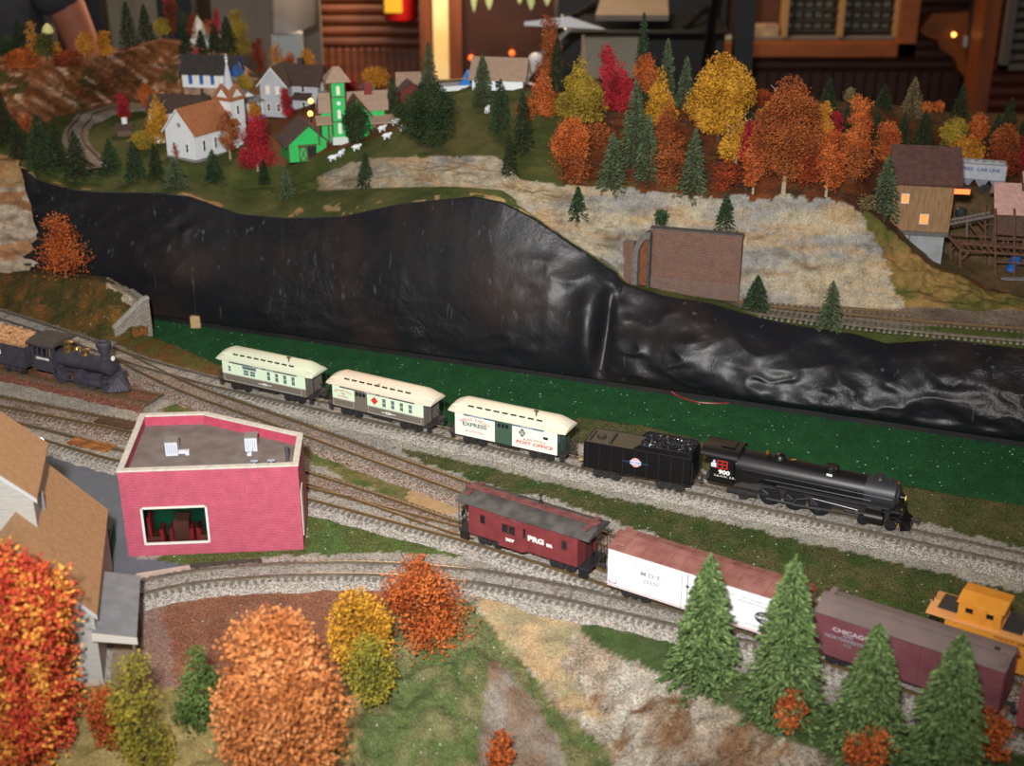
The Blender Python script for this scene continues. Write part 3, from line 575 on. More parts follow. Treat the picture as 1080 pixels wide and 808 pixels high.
def coupler(t, x, s, z=.95, m=DGR):
    b = MB(); b.bbox(min(x, x+s*.55), max(x, x+s*.55), -.08, .08, z-.08, z+.08, .02); b.bbox(min(x+s*.45, x+s*.7), max(x+s*.45, x+s*.7), -.16, .16, z-.13, z+.13, .04)
    b.tube([(x+s*.5, 0, z-.1), (x+s*.52, .02, z-.45)], .025, 5); b.build('coupler', m, t)
def panel(t, name, x0, x1, z0, z1, m, y, d=.03, parent=None):
    b = MB(); b.bbox(x0, x1, y-d, y+.0, z0, z1, .008); return b.build(name, m, parent or t)
def winbox(t, x0, x1, z0, z1, y, fm, gm, bar=True, name='window', arch=False, d=.05):
    b = MB(); w = .035
    b.box(x0, x1, y-d, y, z0, z0+w); b.box(x0, x1, y-d, y, z1-w, z1); b.box(x0, x0+w, y-d, y, z0, z1); b.box(x1-w, x1, y-d, y, z0, z1)
    if bar: b.box(x0, x1, y-d, y, (z0+z1)/2-w/2, (z0+z1)/2+w/2)
    if arch: b.prism([(x0-.02, y-d, z1), (x1+.02, y-d, z1), ((x0+x1)/2+.08, y-d, z1+.13), ((x0+x1)/2-.08, y-d, z1+.13)], (0, d, 0))
    f = b.build(name, fm, t); g = MB(); g.box(x0+w, x1-w, y-.012, y+.0, z0+w, z1-w); g.build('pane', gm, f); return f
def place(A, B, z, W, name, label, cat, group=None):
    a = at_z(*A, z).xy; b = at_z(*B, z).xy; d = b-a; n = Vector((-d.y, d.x)).normalized(); c = (a+b)/2+n*W/2
    return thing(name, label, cat, (c.x, c.y, 0), atan2(d.y, d.x), group), d.length
def bulk(t, name, L, W, z0, z1, m, b=.04):
    q = MB(); q.bbox(-L/2, L/2, -W/2, W/2, z0, z1, b); return q.build(name, m, t)
GLS = mat('dark_glass', '1d2226', rough=.15); GLG = mat('grey_glass', '5f6f74', rough=.2)
MINT = mat('mint_paint', 'd3e6cb', rough=.5); LOWG = mat('umber_paint', '6b645b', rough=.55); CRW = mat('white_paint_side', 'e4e6da', rough=.5); DGN = mat('green_paint_door', '3e5648', rough=.5)
def coach(A, B, roofcol, kind, label):
    W = 2.7; t, L = place(A, B, 1.0, W, 'passenger_car', label, 'passenger car', 'three old-time coaches of the moving train'); hl = L/2; y = -W/2
    lower = {1: LOWG, 2: LOWG, 3: CRW}[kind]; endm = {1: LOWG, 2: LOWG, 3: DGN}[kind]
    bulk(t, 'body', L, W, .98, 3.32, endm)
    for s in (-1, 1):
        panelm = MINT if kind < 3 else CRW; q = MB(); yy = y-.02 if s < 0 else W/2
        if kind == 3: q.box(-hl+.02, hl-.02, yy, yy+.02, 1.0, 3.3)
        else: q.box(-hl+.05, hl-.05, yy, yy+.02, 1.85, 3.3)
        q.build('side_panel', panelm, t)
    fr = MB(); yl = y-.03
    # pin-striped borders
    if kind < 3:
        for (x0, x1) in ([(-hl+.25, hl-.5)] if kind == 1 else [(-hl+.1, -hl+2.4), (-hl+4.0, hl-.3)]):
            for z in (1.12, 1.78): fr.box(x0, x1, yl, yl+.02, z, z+.03)
            for x in (x0, x1-.03): fr.box(x, x+.03, yl, yl+.02, 1.12, 1.8)
        fr.box(-hl+.05, hl-.05, yl, yl+.02, 1.83, 1.88)
        fr.build('pinstripe', mat('pinstripe', 'b8b8a8', rough=.6), t)
    # header board
    hb = panel(t, 'letterboard', -hl+.9, hl-1.0 if kind < 3 else hl-1.3, 3.02, 3.26, BLUT if kind == 3 else mat('board_grey', '4a5258', rough=.6), y-.02)
    if kind == 3:
        for i, w_ in enumerate(('CENTRAL', 'PACIFIC')): text('lettering', w_, t, (-hl*.55 if i == 0 else hl*.42, y-.06, 3.14), .24, WHT, sx=1.35)
    else: text('lettering', 'CENTRAL     PACIFIC', t, (0, y-.06, 3.14), .24, WHT, sx=1.25)
    if kind == 1:
        winbox(t, -hl+.75, -hl+1.15, 2.15, 2.75, y-.02, MINT, GLG, arch=True)
        for k in range(2): winbox(t, -hl+2.55+k*.78, -hl+3.25+k*.78, 2.02, 2.62, y-.02, MINT, GLG)
        panel(t, 'fanlight', -hl+2.5, -hl+4.1, 2.66, 2.98, GLG, y-.02)
        for k in range(4): winbox(t, -hl+5.35+k*.95, -hl+5.8+k*.95, 2.0, 2.95, y-.02, MINT, GLG)
    if kind == 2:
        panel(t, 'baggage_door', -hl+2.55, -hl+3.95, 1.05, 3.25, LOWG, y-.03); [panel(t, 'door_window', -hl+2.7+k*.38, -hl+3.0+k*.38, 2.55, 2.95, GLS, y-.06) for k in range(3)]
        q = MB(); q.prism([(-hl+4.35, 0, 2.45), (-hl+4.75, 0, 2.05), (-hl+5.15, 0, 2.45), (-hl+4.75, 0, 2.85)], (0, .03, 0)); q.build('red_diamond', REDT, t, loc=(0, y-.05, 0))
        for k in range(4): winbox(t, -hl+5.6+k*.95, -hl+6.05+k*.95, 2.0, 2.9, y-.02, MINT, GLG)
        text('lettering', 'NORTHERN PACIFIC', t, (-hl+1.25, y-.04, 2.72), .24, REDT, arc=2.6, sx=.9); text('lettering', 'AND', t, (-hl+1.25, y-.04, 2.42), .22, BLKT); text('lettering', 'EXPRESS', t, (-hl+1.25, y-.04, 2.12), .24, REDT, sx=1.3)
    if kind < 3:
        text('lettering', '434' if kind == 1 else '238', t, (.1 if kind == 1 else 1.2, y-.04, 1.45), .38, WHT, bold=.01)
        q = MB()
        for s in (-1, 1): q.box((.1 if kind == 1 else 1.2)+s*.5-.25, (.1 if kind == 1 else 1.2)+s*.5+.3*1, y-.05, y-.03, 1.43, 1.48)
        q.build('scrollwork', WHT, t)
    if kind == 3:
        panel(t, 'sliding_door', -hl+4.05, -hl+5.75, 1.02, 3.2, DGN, y-.03); [panel(t, 'door_window', -hl+4.35+k*.38, -hl+4.62+k*.38, 2.6, 2.98, GLS, y-.06) for k in range(3)]
        text('lettering', 'WELLS  FARGO', t, (-hl+2.0, y-.04, 2.75), .36, REDT, arc=3.0, sx=1.25); text('lettering', 'EXPRESS', t, (-hl+2.0, y-.04, 2.2), .52, mat('lettering_olive', '5c6a5c', rough=.6), sx=1.25, bold=.015)
        text('lettering', '& CO\'S MAIL', t, (-hl+2.0, y-.04, 1.55), .25, REDT, sx=1.3)
        text('lettering', 'RAILWAY', t, (hl-2.2, y-.04, 1.98), .34, REDT, sx=1.5, arc=5); text('lettering', 'POST OFFICE', t, (hl-2.2, y-.04, 1.55), .42, REDT, sx=1.45, bold=.01)
        panel(t, 'small_window', hl-1.35, hl-.9, 2.3, 2.55, GLS, y-.03)
        q = MB(); q.prism([(hl-3.75, 0, 2.5), (hl-3.4, 0, 2.05), (hl-3.05, 0, 2.5), (hl-3.4, 0, 2.95)], (0, .03, 0)); d_ = q.build('diamond_emblem', mat('emblem_grey', '5f665e', rough=.6), t, loc=(0, y-.05, 0)); 
        q = MB(); [q.box(-.2+k*.02, .2-k*.02, -.01, 0, .04+k*.13-.19, .08+k*.13-.19) for k in range(3)]; q.build('lettering', CRW, t, loc=(hl-3.4, y-.06, 2.5))
    # ends, platforms, steps, railings
    for s in (-1, 1):
        xe = s*hl; q = MB(); q.bbox(min(xe, xe+s*.75), max(xe, xe+s*.75), -W/2+.1, W/2-.1, .95, 1.08, .02)
        for yy in (-W/2+.1, W/2-.35): 
            for k in range(3): q.bbox(min(xe+s*.12, xe+s*.6), max(xe+s*.12, xe+s*.6), yy, yy+.25, .42+k*.2, .48+k*.2, .015)
        q.build('platform', DGR, t); q = MB(); xr = xe+s*.7
        for yy in (-1.15, -.8, -.4, .4, .8, 1.15): q.cyl((xr, yy, 1.05), (xr, yy, 1.75), .03, n=6)
        for z in (1.45, 1.75): q.tube([(xr, -1.15, z), (xr, -.4, z)], .025, 5); q.tube([(xr, 1.15, z), (xr, .4, z)], .025, 5)
        for yy in (-1.15, 1.15): q.cyl((xr, yy, 1.7), (xr, yy, 3.25), .025, n=5)
        q.cyl((xr-s*.02, .2, 1.0), (xr-s*.02, .2, 2.0), .03, n=6); q.lathe((xr-s*.02, .2, 2.0), (0, 0, 1), [(0, .16), (.04, .16)], 10); q.build('railing', DGR, t)
        q = MB(); q.box(min(xe, xe+s*.03), max(xe, xe+s*.03), -.4, .4, 1.08, 3.0); dd = q.build('end_door', endm, t)
        for yy in (-.95, 0, .95): q = MB(); q.box(min(xe+s*.02, xe+s*.05), max(xe+s*.02, xe+s*.05), yy-.17, yy+.17, 2.1, 2.75); q.build('end_window', GLG, t)
        coupler(t, xe+s*.6, s); truck(t, s*(hl-1.75))
    q = MB(); q.bbox(-1.1, 1.1, -.9, -.3, .42, .95, .06); q.bbox(-hl+.5, hl-.5, -1.1, -1.02, .84, .98, .02); q.bbox(-.9, .9, .3, .9, .45, .95, .06); q.tube([(-hl+1.8, -1.0, .9), (-1.2, -1.0, .6), (1.2, -1.0, .6), (hl-1.8, -1.0, .9)], .025, 5); q.build('underframe', BLKM, t)
    # duckbill clerestory roof
    xe = hl+.72; xsn = [-xe, -xe+.25, -xe+.55, -xe+.95, -xe+1.3, 0, xe-1.3, xe-.95, xe-.55, xe-.25, xe]; rows = []
    for x in xsn:
        e = min(1, max(0, (xe-abs(x))/1.3)); e = e**.55; drop_ = (1-e)*.12
        pr = [(-1.52, 3.24), (-1.52, 3.30), (-1.25, 3.42), (-.95, 3.36+.22*e+.1), (-.82, 3.5+.13*e), (-.80, 3.5+.42*e), (-.5, 3.52+.55*e), (0, 3.54+.6*e)]
        pr = pr+[(-a, z) for a, z in pr[-2::-1]]; nar = .86+.14*min(1, (xe-abs(x))/.5)
        rows.append([(x, a*nar, z-drop_) for a, z in pr])
    k = len(rows[0]); vs = [p for r in rows for p in r]; fs = [(i*k+j, i*k+j+1, (i+1)*k+j+1, (i+1)*k+j) for i in range(len(rows)-1) for j in range(k-1)]+[(i*k, (i+1)*k, (i+2)*k-1, (i+1)*k-1) for i in range(len(rows)-1)]+[tuple(range(k)), tuple(range((len(rows)-1)*k, len(rows)*k))]
    q = MB(); q.add(vs, fs); rf = q.build('roof', roofcol, t, smooth=True)
    q = MB(); nn = 9
    for i in range(nn):
        x0 = -hl*.78+i*(hl*1.5/nn); q.box(x0, x0+hl*1.5/nn*.68, -.87, -.80, 3.70, 3.83); q.box(x0, x0+hl*1.5/nn*.68, .80, .87, 3.70, 3.83)
    q.build('clerestory_windows', GLS, rf)
    if kind != 2:
        q = MB(); q.cyl((hl*.52, -.55, 3.7), (hl*.52, -.55, 4.45), .07, n=8); q.bbox(hl*.52-.17, hl*.52+.17, -.65, -.45, 4.4, 4.56, .03); q.build('smokejack', mat('jack_brown', '5a4a3a', rough=.6), rf)
    else:
        q = MB(); q.bbox(-.2, .1, -1.0, -.8, 3.95, 4.02, .02); q.build('glue_spot', mat('ochre', 'c09050'), rf)
    return t
coach((235.6, 400.6), (323.5, 419.8), mat('roof_mint', 'd2d8be', rough=.5), 1, 'mint green old-time coach with chimney and eight windows, last car of the passenger train')
coach((351.2, 427), (447.5, 449.9), mat('roof_cream', 'e0d2bc', rough=.5), 2, 'mint and umber combine coach with a red diamond on its side and a cream roof')
coach((480, 457), (587.8, 480.6), mat('roof_ivory', 'ded8c2', rough=.5), 3, 'white express mail car with green door and red POST OFFICE lettering behind the tender')

# ---------------------------------------------------------------- tender of the big engine
def lettered_disc(t, x, y, z, r, c1, c2, s, m, name='herald'):
    q = MB(); q.cyl((x, y, z), (x, y-.03, z), r, n=28); h = q.build(name, c1, t); q = MB(); q.bbox(x-r*1.15, x+r*1.15, y-.055, y-.03, z-r*.42, z+r*.42, .005); q.build('herald_band', c2, h); text('lettering', s, t, (x, y-.07, z), r*.55, m, sx=1.2); return h
t, L = place((615.5, 493.5), (728, 514.0), .95, 2.9, 'locomotive_tender', 'black coal tender with a small round herald, coupled behind the big engine', 'tender'); hl = L/2; W = 2.9
q = MB()
q.prism([(-hl, -W/2, 1.0), (hl, -W/2, 1.0), (hl, -W/2, 3.75), (hl-.35, -W/2, 4.05), (.15, -W/2, 4.05), (-.45, -W/2, 3.55), (-hl, -W/2, 3.55)], (0, .08, 0))
q.prism([(-hl, W/2-.08, 1.0), (hl, W/2-.08, 1.0), (hl, W/2-.08, 3.75), (hl-.35, W/2-.08, 4.05), (.15, W/2-.08, 4.05), (-.45, W/2-.08, 3.55), (-hl, W/2-.08, 3.55)], (0, .08, 0))
q.box(-hl, -hl+.08, -W/2, W/2, 1.0, 3.55); q.box(hl-.1, hl, -W/2, W/2, 1.0, 3.6); q.box(-hl, hl, -W/2, W/2, 1.0, 1.2)
q.build('tank', BLK, t, bevel=.03)
q = MB(); q.box(-hl+.05, .1, -W/2+.05, W/2-.05, 3.3, 3.5); q.prism([(-.3, -W/2+.08, 3.3), (.2, -W/2+.08, 3.3), (.2, -W/2+.08, 3.95)], (0, W-.16, 0)); q.build('water_deck', mat('deck_olive', '33322a', '3a382e', 2, .6), t)
q = MB(); q.bbox(-hl+2.0, -hl+2.25, -.9, .9, 3.5, 3.68, .03); q.lathe((-hl+1.1, 0, 3.5), (0, 0, 1), [(0, .4), (.16, .4), (.2, .35)], 16); q.bbox(-hl+.25, -hl+.4, -.9, .9, 3.5, 3.62, .02); q.build('water_hatch', mat('deck_olive2', '2b2a24', rough=.6), t)
# heap of coal: one mass of lumps
rnd = random.Random(4); q = MB()
for i in range(620):
    x = rnd.uniform(.25, hl-.25); yv = rnd.uniform(-1.2, 1.2); hz = 3.95+.38*(1-(yv/1.3)**2)*(1-abs((x-hl*.5)/(hl*.62))**3)
    r = rnd.uniform(.06, .15); q.M = Matrix.Translation((x, yv, hz-rnd.uniform(0, .12))) @ Matrix.Rotation(rnd.uniform(0, 6), 4, Vector((rnd.random(), rnd.random(), rnd.random()+.1)).normalized())
    q.box(-r, r, -r*.8, r*.8, -r*.7, r*.7)
q.M = Matrix(); q.box(.15, hl-.1, -1.3, 1.3, 3.3, 3.9)
o = q.build('coal_load', mat('coal', '0e0e10', '26262a', 9, .25, spec=.8), t); o['kind'] = 'stuff'
lettered_disc(t, -.1, -W/2-.01, 2.35, .42, mat('herald_pink', 'd8a0a8', rough=.5), mat('herald_blue', 'bcc6d8', rough=.5), 'NORTH WESTERN', mat('lettering_navy', '394a70', rough=.6))
q = MB()
for z in (1.05, 3.52): q.box(-hl, hl, -W/2-.02, -W/2, z, z+.05)
for i in range(9): q.box(-hl+.3+i*1.05, -hl+.33+i*1.05, -W/2-.015, -W/2, 1.1, 3.5)
q.build('rivet_strips', BLKM, t)
q = MB(); q.bbox(-hl+.2, hl-.2, -1.1, 1.1, .8, 1.0, .04)
for s in (-1, 1):
    for x in (-hl-.05, hl+.05): q.cyl((x, s*1.35, 1.2), (x, s*1.35, 3.2), .03, n=6)
q.tube([(-hl-.08, -.6, 3.5), (-hl-.08, -.6, 3.85), (-hl+.3, -.6, 3.85), (-hl+.3, -.6, 3.5)], .025, 5); q.bbox(-hl-.35, -hl, -1.2, 1.2, .8, .95, .03); q.build('frame', BLKM, t)
for s in (-1, 1): truck(t, s*(hl-1.9), wb=.8)
coupler(t, -hl-.2, -1, m=mat('coupler_tan', 'a08a60')); coupler(t, hl, 1)

# ---------------------------------------------------------------- the big black engine
a = at_z(735, 516, 0).xy; b_ = at_z(957, 563.5, 0).xy; d = b_-a; n = Vector((-d.y, d.x)).normalized(); c = (a+b_)/2+n*.95; L = d.length; hl = L/2
t = thing('steam_locomotive', 'large black steam engine numbered 900 pulling the passenger train', 'locomotive', (c.x, c.y, 0), atan2(d.y, d.x))
BX = mat('boiler_sheen', '121215', rough=.33, spec=.6); SMK = mat('smokebox_grey', '2e2e34', rough=.42, spec=.5)
zb = 2.75; q = MB()
x0 = -hl+3.2; xs1 = hl-3.7
q.lathe((x0, 0, zb), (1, 0, 0), [(0, 1.32), (3.2, 1.3), (6.2, 1.2), (xs1-x0, 1.17)], 36); q.build('boiler', BX, t, smooth=True)
q = MB(); q.lathe((xs1, 0, zb), (1, 0, 0), [(0, 1.2), (2.35, 1.2), (2.45, 1.1), (2.5, .85), (2.62, .8), (2.66, .2), (2.72, .15)], 36); q.build('smokebox', SMK, t, smooth=True)
q = MB()
for x in (x0+.05, x0+1.5, x0+3.2, x0+4.8, x0+6.2, xs1, xs1+2.3): q.lathe((x, 0, zb), (1, 0, 0), [(0, 1.34-.022*max(0, x-x0)), (.07, 1.34-.022*max(0, x-x0))], 36)
q.build('boiler_bands', BLK, t, smooth=True)
q = MB(); q.cyl((x0+.6, -1.28, zb+.2), (xs1+2.2, -1.22, zb+.12), .03, n=6); q.cyl((x0+2.6, -1.33, zb-.3), (xs1+.6, -1.26, zb-.3), .045, n=6)
for i in range(7): q.cyl((x0+1+i*1.5, -1.22, zb+.18), (x0+1+i*1.5, -1.32, zb+.18), .03, n=6)
q.tube([(xs1-1.5, -1.2, zb-.2), (xs1-1.0, -1.28, zb-.75), (xs1-.4, -1.2, zb-.1)], .035, 6); q.build('handrail', mat('rail_dark', '3a3a40', rough=.3, metal=.6), t)
q = MB(); q.lathe((x0+3.4, 0, zb+1.15), (0, 0, 1), [(0, .52), (.25, .46), (.42, .34), (.5, .12)], 20); q.build('steam_dome', BLK, t, smooth=True)
q = MB(); q.lathe((x0+7.6, 0, zb+1.0), (0, 0, 1), [(0, .6), (.35, .55), (.5, .5), (.52, .2)], 20); q.bbox(x0+7.1, x0+8.2, -.42, .42, zb+1.0, zb+1.55, .15); q.build('sand_dome', BLK, t, smooth=True)
q = MB(); q.lathe((xs1+.95, 0, zb+1.05), (0, 0, 1), [(0, .42), (.15, .3), (.45, .28), (.5, .33), (.55, .33), (.55, .2)], 20); q.build('smokestack', SMK, t, smooth=True)
q = MB(); q.lathe((xs1+1.75, 0, zb+1.1), (0, 0, 1), [(0, .16), (.3, .15), (.36, .08)], 12); q.lathe((x0+2.4, .25, zb+1.2), (0, 0, 1), [(0, .1), (.3, .1)], 8); q.build('turret', SMK, t)
q = MB(); q.lathe((x0+2.35, -.1, zb+1.2), (0, 0, 1), [(0, .05), (.25, .06), (.28, .2), (.5, .15), (.58, .05)], 10); q.tube([(x0+4.3, -.1, zb+1.3), (x0+4.75, -.1, zb+1.42)], .06, 6); q.build('bell', BRASS, t)['label'] = 'brass bell'
# firebox and cab
q = MB(); q.prism([(-hl+2.4, -1.25, 1.5), (x0+1.9, -1.25, 1.9), (x0+2.6, -1.2, 2.6), (-hl+2.4, -1.3, 2.9)], (0, 2.5, 0)); q.build('firebox', BX, t)
cw = 1.5; xc0, xc1 = -hl+.55, -hl+3.25
q = MB(); q.prism([(xc0+.6, -cw, 1.35), (xc1, -cw, 1.35), (xc1, -cw, 3.75), (xc0+.6, -cw, 3.75)], (0, .07, 0)); q.prism([(xc0+.6, cw-.07, 1.35), (xc1, cw-.07, 1.35), (xc1, cw-.07, 3.75), (xc0+.6, cw-.07, 3.75)], (0, .07, 0)); q.box(xc1-.07, xc1, -cw, cw, 1.6, 3.9); q.box(xc0+.4, xc1, -cw+.1, cw-.1, 1.35, 1.5); q.build('cab', BLK, t)
pts = []
for i in range(13): a_ = -pi/2+pi*i/12; pts.append((1.62*sin(a_), 3.72+.62*cos(a_)))
q = MB(); vs = [(x, p[0], p[1]+o_) for x in (xc0-.25, xc1+.2) for o_ in (0, -.07) for p in pts]; k = 13
q.add(vs, [(i, i+1, 2*k+i+1, 2*k+i) for i in range(k-1)]+[(k+i, 3*k+i, 3*k+i+1, k+i+1) for i in range(k-1)]+[(0, 2*k, 3*k, k), (k-1, 2*k-1, 4*k-1, 3*k-1)]+[(i, k+i, k+i+1, i+1) for i in range(k-1)]+[(2*k+i, 2*k+i+1, 3*k+i+1, 3*k+i) for i in range(k-1)])
rf = q.build('cab_roof', BLK, t, smooth=True); q = MB(); q.bbox(xc0+1.2, xc1-.3, -.6, .5, 4.28, 4.42, .04); q.build('roof_hatch', BLK, rf)
# red-framed cab window with a seated blue-white figure, then the number
q = MB()
for k_ in range(3): q.box(xc0+1.2+k_*.42, xc0+1.27+k_*.42, -cw-.04, -cw, 2.72, 3.4)
for z in (2.7, 3.05, 3.38): q.box(xc0+1.2, xc0+2.11, -cw-.04, -cw, z, z+.06)
wf = q.build('cab_window', mat('window_red', 'd02818', rough=.5), t); q = MB(); q.box(xc0+1.22, xc0+2.08, -cw-.02, -cw+.0, 2.72, 3.4); q.build('pane', GLS, wf)
q = MB(); q.ball((xc0+.95, -cw-.03, 3.28), .13, n=10); q.bbox(xc0+.72, xc0+1.15, -cw-.1, -cw+.1, 2.72, 3.15, .07); q.build('engineer_figure', mat('figure_blue', '7fa6d8', 'e8e8ee', 5, .6), t)
text('lettering', '900', t, (xc0+1.85, -cw-.02, 2.38), .5, WHT, sx=1.3, bold=.02); text('lettering', 'C.& N.W.  R.R.', t, (xc0+1.9, -cw-.02, 2.02), .24, WHT, sx=1.2)
text('lettering', '900', t, (x0+7.65, -.80, 3.72), .26, WHT, rot=(pi/2-.55, 0, 0), sx=1.2, bold=.01)
# running boards, cylinders, rods, wheels
q = MB()
for s in (-1, 1):
    y0, y1 = (s*.95, s*1.42) if s > 0 else (-1.42, -.95)
    q.bbox(x0+1.6, x0+3.6, y0, y1, 1.75, 1.83, .02); q.bbox(x0+3.6, xs1+2.2, y0, y1, 2.02, 2.1, .02); q.prism([(xc1-.2, y0, 1.3), (xc1+2.1, y0, 1.3), (xc1+2.6, y0, 1.75), (xc1+.6, y0, 1.75)], (0, y1-y0, 0))
q.build('running_board', DGR, t)
q = MB(); q.bbox(-hl+.6, hl-.6, -.5, .5, .75, 1.5, .05); q.bbox(-hl+2.5, hl-2.2, -.6, .6, 1.4, 1.8, .05); q.build('frame', BLKM, t)
def driver(x, r):
    q = MB()
    for s in (-1, 1):
        y = s*(GA-.02); q.lathe((x, y-s*.08, r), (0, s, 0), [(0, r+.06), (.03, r+.06), (.05, r), (.2, r), (.2, r-.12), (.1, r-.12)], 28)
        for i in range(12): a_ = 2*pi*i/12; q.cyl((x, y+s*.06, r), (x+(r-.1)*cos(a_), y+s*.06, r+(r-.1)*sin(a_)), .04, n=5)
        q.lathe((x, y, r), (0, s, 0), [(0, .17), (.17, .17)], 12); q.bbox(x-.3, x+.3, y+(-.1 if s < 0 else 0), y+(0 if s < 0 else .1), r-.65, r-.35, .04)
    q.cyl((x, -.9, r), (x, .9, r), .08, n=8); return q.build('driving_wheel', mat('driver_dark', '2a2a2e', rough=.35, metal=.4), t, smooth=True)
dr = .86; dx0 = -hl+6.2
for i in range(3): driver(dx0+i*2.05, dr)
for s in (-1, 1):
    q = MB(); yy = s*1.18; q.bbox(dx0-.2, dx0+4.3, yy-.04, yy+.04, dr-.28, dr-.14, .02); yy = s*1.3
    q.prism([(dx0+2.05, yy-.04, dr-.26), (dx0+2.05, yy-.04, dr-.1), (hl-4.0, yy-.04, 1.02), (hl-4.0, yy-.04, .92)], (0, .08, 0)); q.bbox(hl-5.0, hl-3.4, yy-.06, yy+.06, 1.15, 1.25, .02); q.bbox(hl-4.2, hl-3.9, yy-.1, yy+.1, .8, 1.3, .03)
    q.tube([(dx0+2.0, yy, dr-.2), (dx0+2.3, yy, dr+.35), (dx0+3.6, yy, dr+.75), (hl-4.0, yy, 1.4)], .045, 6); q.tube([(dx0+3.5, yy, dr+.9), (dx0+3.6, yy, dr+.2)], .05, 6)
    q.build('side_rods', mat('rod_steel', '6a6a6c', rough=.3, metal=.7), t)
    q = MB(); q.lathe((hl-3.5, s*1.12, 1.0), (1, 0, 0), [(0, .4), (.05, .5), (1.5, .5), (1.55, .4)], 20); q.bbox(hl-3.4, hl-2.1, min(s*.62, s*1.45), max(s*.62, s*1.45), 1.3, 2.0, .15); q.build('cylinder', BLK, t, smooth=True)
for x, r in ((hl-1.45, .42), (hl-3.6, .42)): 
    q = MB(); q.cyl((x, -.95, r), (x, .95, r), .06, n=8)
    for s in (-1, 1): q.lathe((x, s*(GA-.05), r), (0, s, 0), [(0, r+.05), (.04, r+.05), (.05, r), (.2, r), (.2, .25), (.14, .22), (.14, .08), (.2, .06)], 20)
    q.build('pilot_wheel', mat('driver_dark', ''), t, smooth=True)
q = MB(); q.cyl((-hl+4.0, -.95, .5), (-hl+4.0, .95, .5), .06, n=8)
for s in (-1, 1): q.lathe((-hl+4.0, s*(GA-.05), .5), (0, s, 0), [(0, .55), (.04, .55), (.05, .5), (.2, .5), (.2, .3), (.14, .28), (.14, .08), (.2, .06)], 20); q.bbox(-hl+2.6, -hl+5.2, s*1.1-.06, s*1.1+.06, .5, .85, .04)
q.build('trailing_wheel', BLKM, t, smooth=True)
q = MB(); q.bbox(hl-1.0, hl-.5, -1.35, 1.35, .95, 1.25, .04); q.prism([(hl-.55, -1.2, .95), (hl+.05, -.75, .2), (hl+.05, .75, .2), (hl-.55, 1.2, .95)], (-.12, 0, 0)); q.prism([(hl-.6, -1.1, .25), (hl+.12, -.55, .18), (hl+.12, .55, .18), (hl-.6, 1.1, .25), (hl-.6, 1.1, .95), (hl-.1, .5, .95), (hl-.1, -.5, .95), (hl-.6, -1.1, .95)][:4], (-.05, 0, .75))
q.bbox(hl-1.6, hl-.8, -1.2, 1.2, 1.25, 1.34, .02); q.tube([(hl-.7, -.9, 1.25), (hl-1.0, -.7, 2.3)], .05, 6); q.tube([(hl-.7, .9, 1.25), (hl-1.0, .7, 2.3)], .05, 6); q.build('pilot', BLK, t)
q = MB()
for k_ in range(7): yv = -.9+.3*k_; q.cyl((hl-.5, yv, .95), (hl+.08, yv*.75, .2), .05, n=5)
q.tube([(hl-.75, -1.2, 1.3), (hl-.75, -1.2, 1.6), (hl-.75, 1.2, 1.6), (hl-.75, 1.2, 1.3)], .03, 5); q.build('cowcatcher_bars', BLKM, t)
q = MB(); q.bbox(hl-.78, hl-.74, -1.3, -1.12, .55, .9, .01); q.build('marker_stripe', mat('yellow_mark', 'd8b030'), t)
q = MB(); q.lathe((hl-1.0, 0, 2.65), (1, 0, 0), [(0, .26), (.35, .26), (.38, .22)], 16); hd = q.build('headlight', BLK, t, smooth=True); q = MB(); q.lathe((hl-.62, 0, 2.65), (1, 0, 0), [(0, .2), (.03, .17), (.05, .05)], 16); q.build('lens', mat('lens_warm', 'ffc060', rough=.2, emit=1.5), hd)
q = MB(); q.lathe((hl-1.25, -.25, zb+1.12), (0, 0, 1), [(0, .05), (.08, .14), (.25, .1)], 10); q.lathe((hl-.8, -.35, 1.75), (1, 0, 0), [(0, .12), (.1, .12)], 10); q.build('classification_lamp', BRASS, t)
coupler(t, hl, 1); coupler(t, -hl+.6, -1)

# ---------------------------------------------------------------- red bay-window caboose
CR = mat('caboose_red', '6e2a2e', '7c3236', 1.2, .65); CRL = mat('caboose_red_roof', '7a4646', '5c3030', 2, .75); RFG = mat('roof_tar', '3b3936', '575350', 1.0, .8)
t, L = place((494.4, 561.5), (608.6, 598.6), 1.05, 3.0, 'caboose', 'dark red bay-window caboose marked PRG on the middle track, ahead of the white boxcar', 'caboose'); hl = L/2; W = 3.0; y = -W/2
bulk(t, 'body', L, W, 1.0, 3.75, CR, .05)
q = MB(); zz = 1.0
q.prism([(-hl+2.75, y, 1.0), (-hl+2.95, y-.32, 1.0), (-hl+5.1, y-.32, 1.0), (-hl+5.3, y, 1.0)], (0, 0, 2.55)); bw = q.build('bay_window', CR, t)
q = MB(); q.prism([(-hl+2.6, y-.0, 3.5), (-hl+2.75, y-.4, 3.5), (-hl+5.2, y-.4, 3.5), (-hl+5.4, y, 3.5)], (0, 0, .12)); q.build('bay_roof', CRL, bw)
for k_ in range(2): winbox(bw, -hl+3.3+k_*.62, -hl+3.85+k_*.62, 2.3, 3.05, y-.32, mat('caboose_trim', '5a2226'), GLS, bar=False)
q = MB(); q.M = Matrix.Translation((-hl+5.2, y-.16, 0)); q.box(-.05, .08, -.12, .02, 2.3, 3.05); q.build('side_pane', GLS, bw)
for x in (-hl+1.1, hl-1.35): winbox(t, x, x+.45, 2.25, 3.0, y, mat('caboose_trim', ''), GLS, bar=False)
text('lettering', 'PRG', t, (hl-3.6, y-.02, 2.25), .6, WHT, sx=1.3, bold=.03); text('lettering', 'RR', t, (hl-2.42, y-.02, 2.15), .3, WHT, sx=1.3, bold=.03); text('lettering', '207', t, (-hl+4.0, y-.34, 1.75), .34, WHT, sx=1.5, bold=.02)
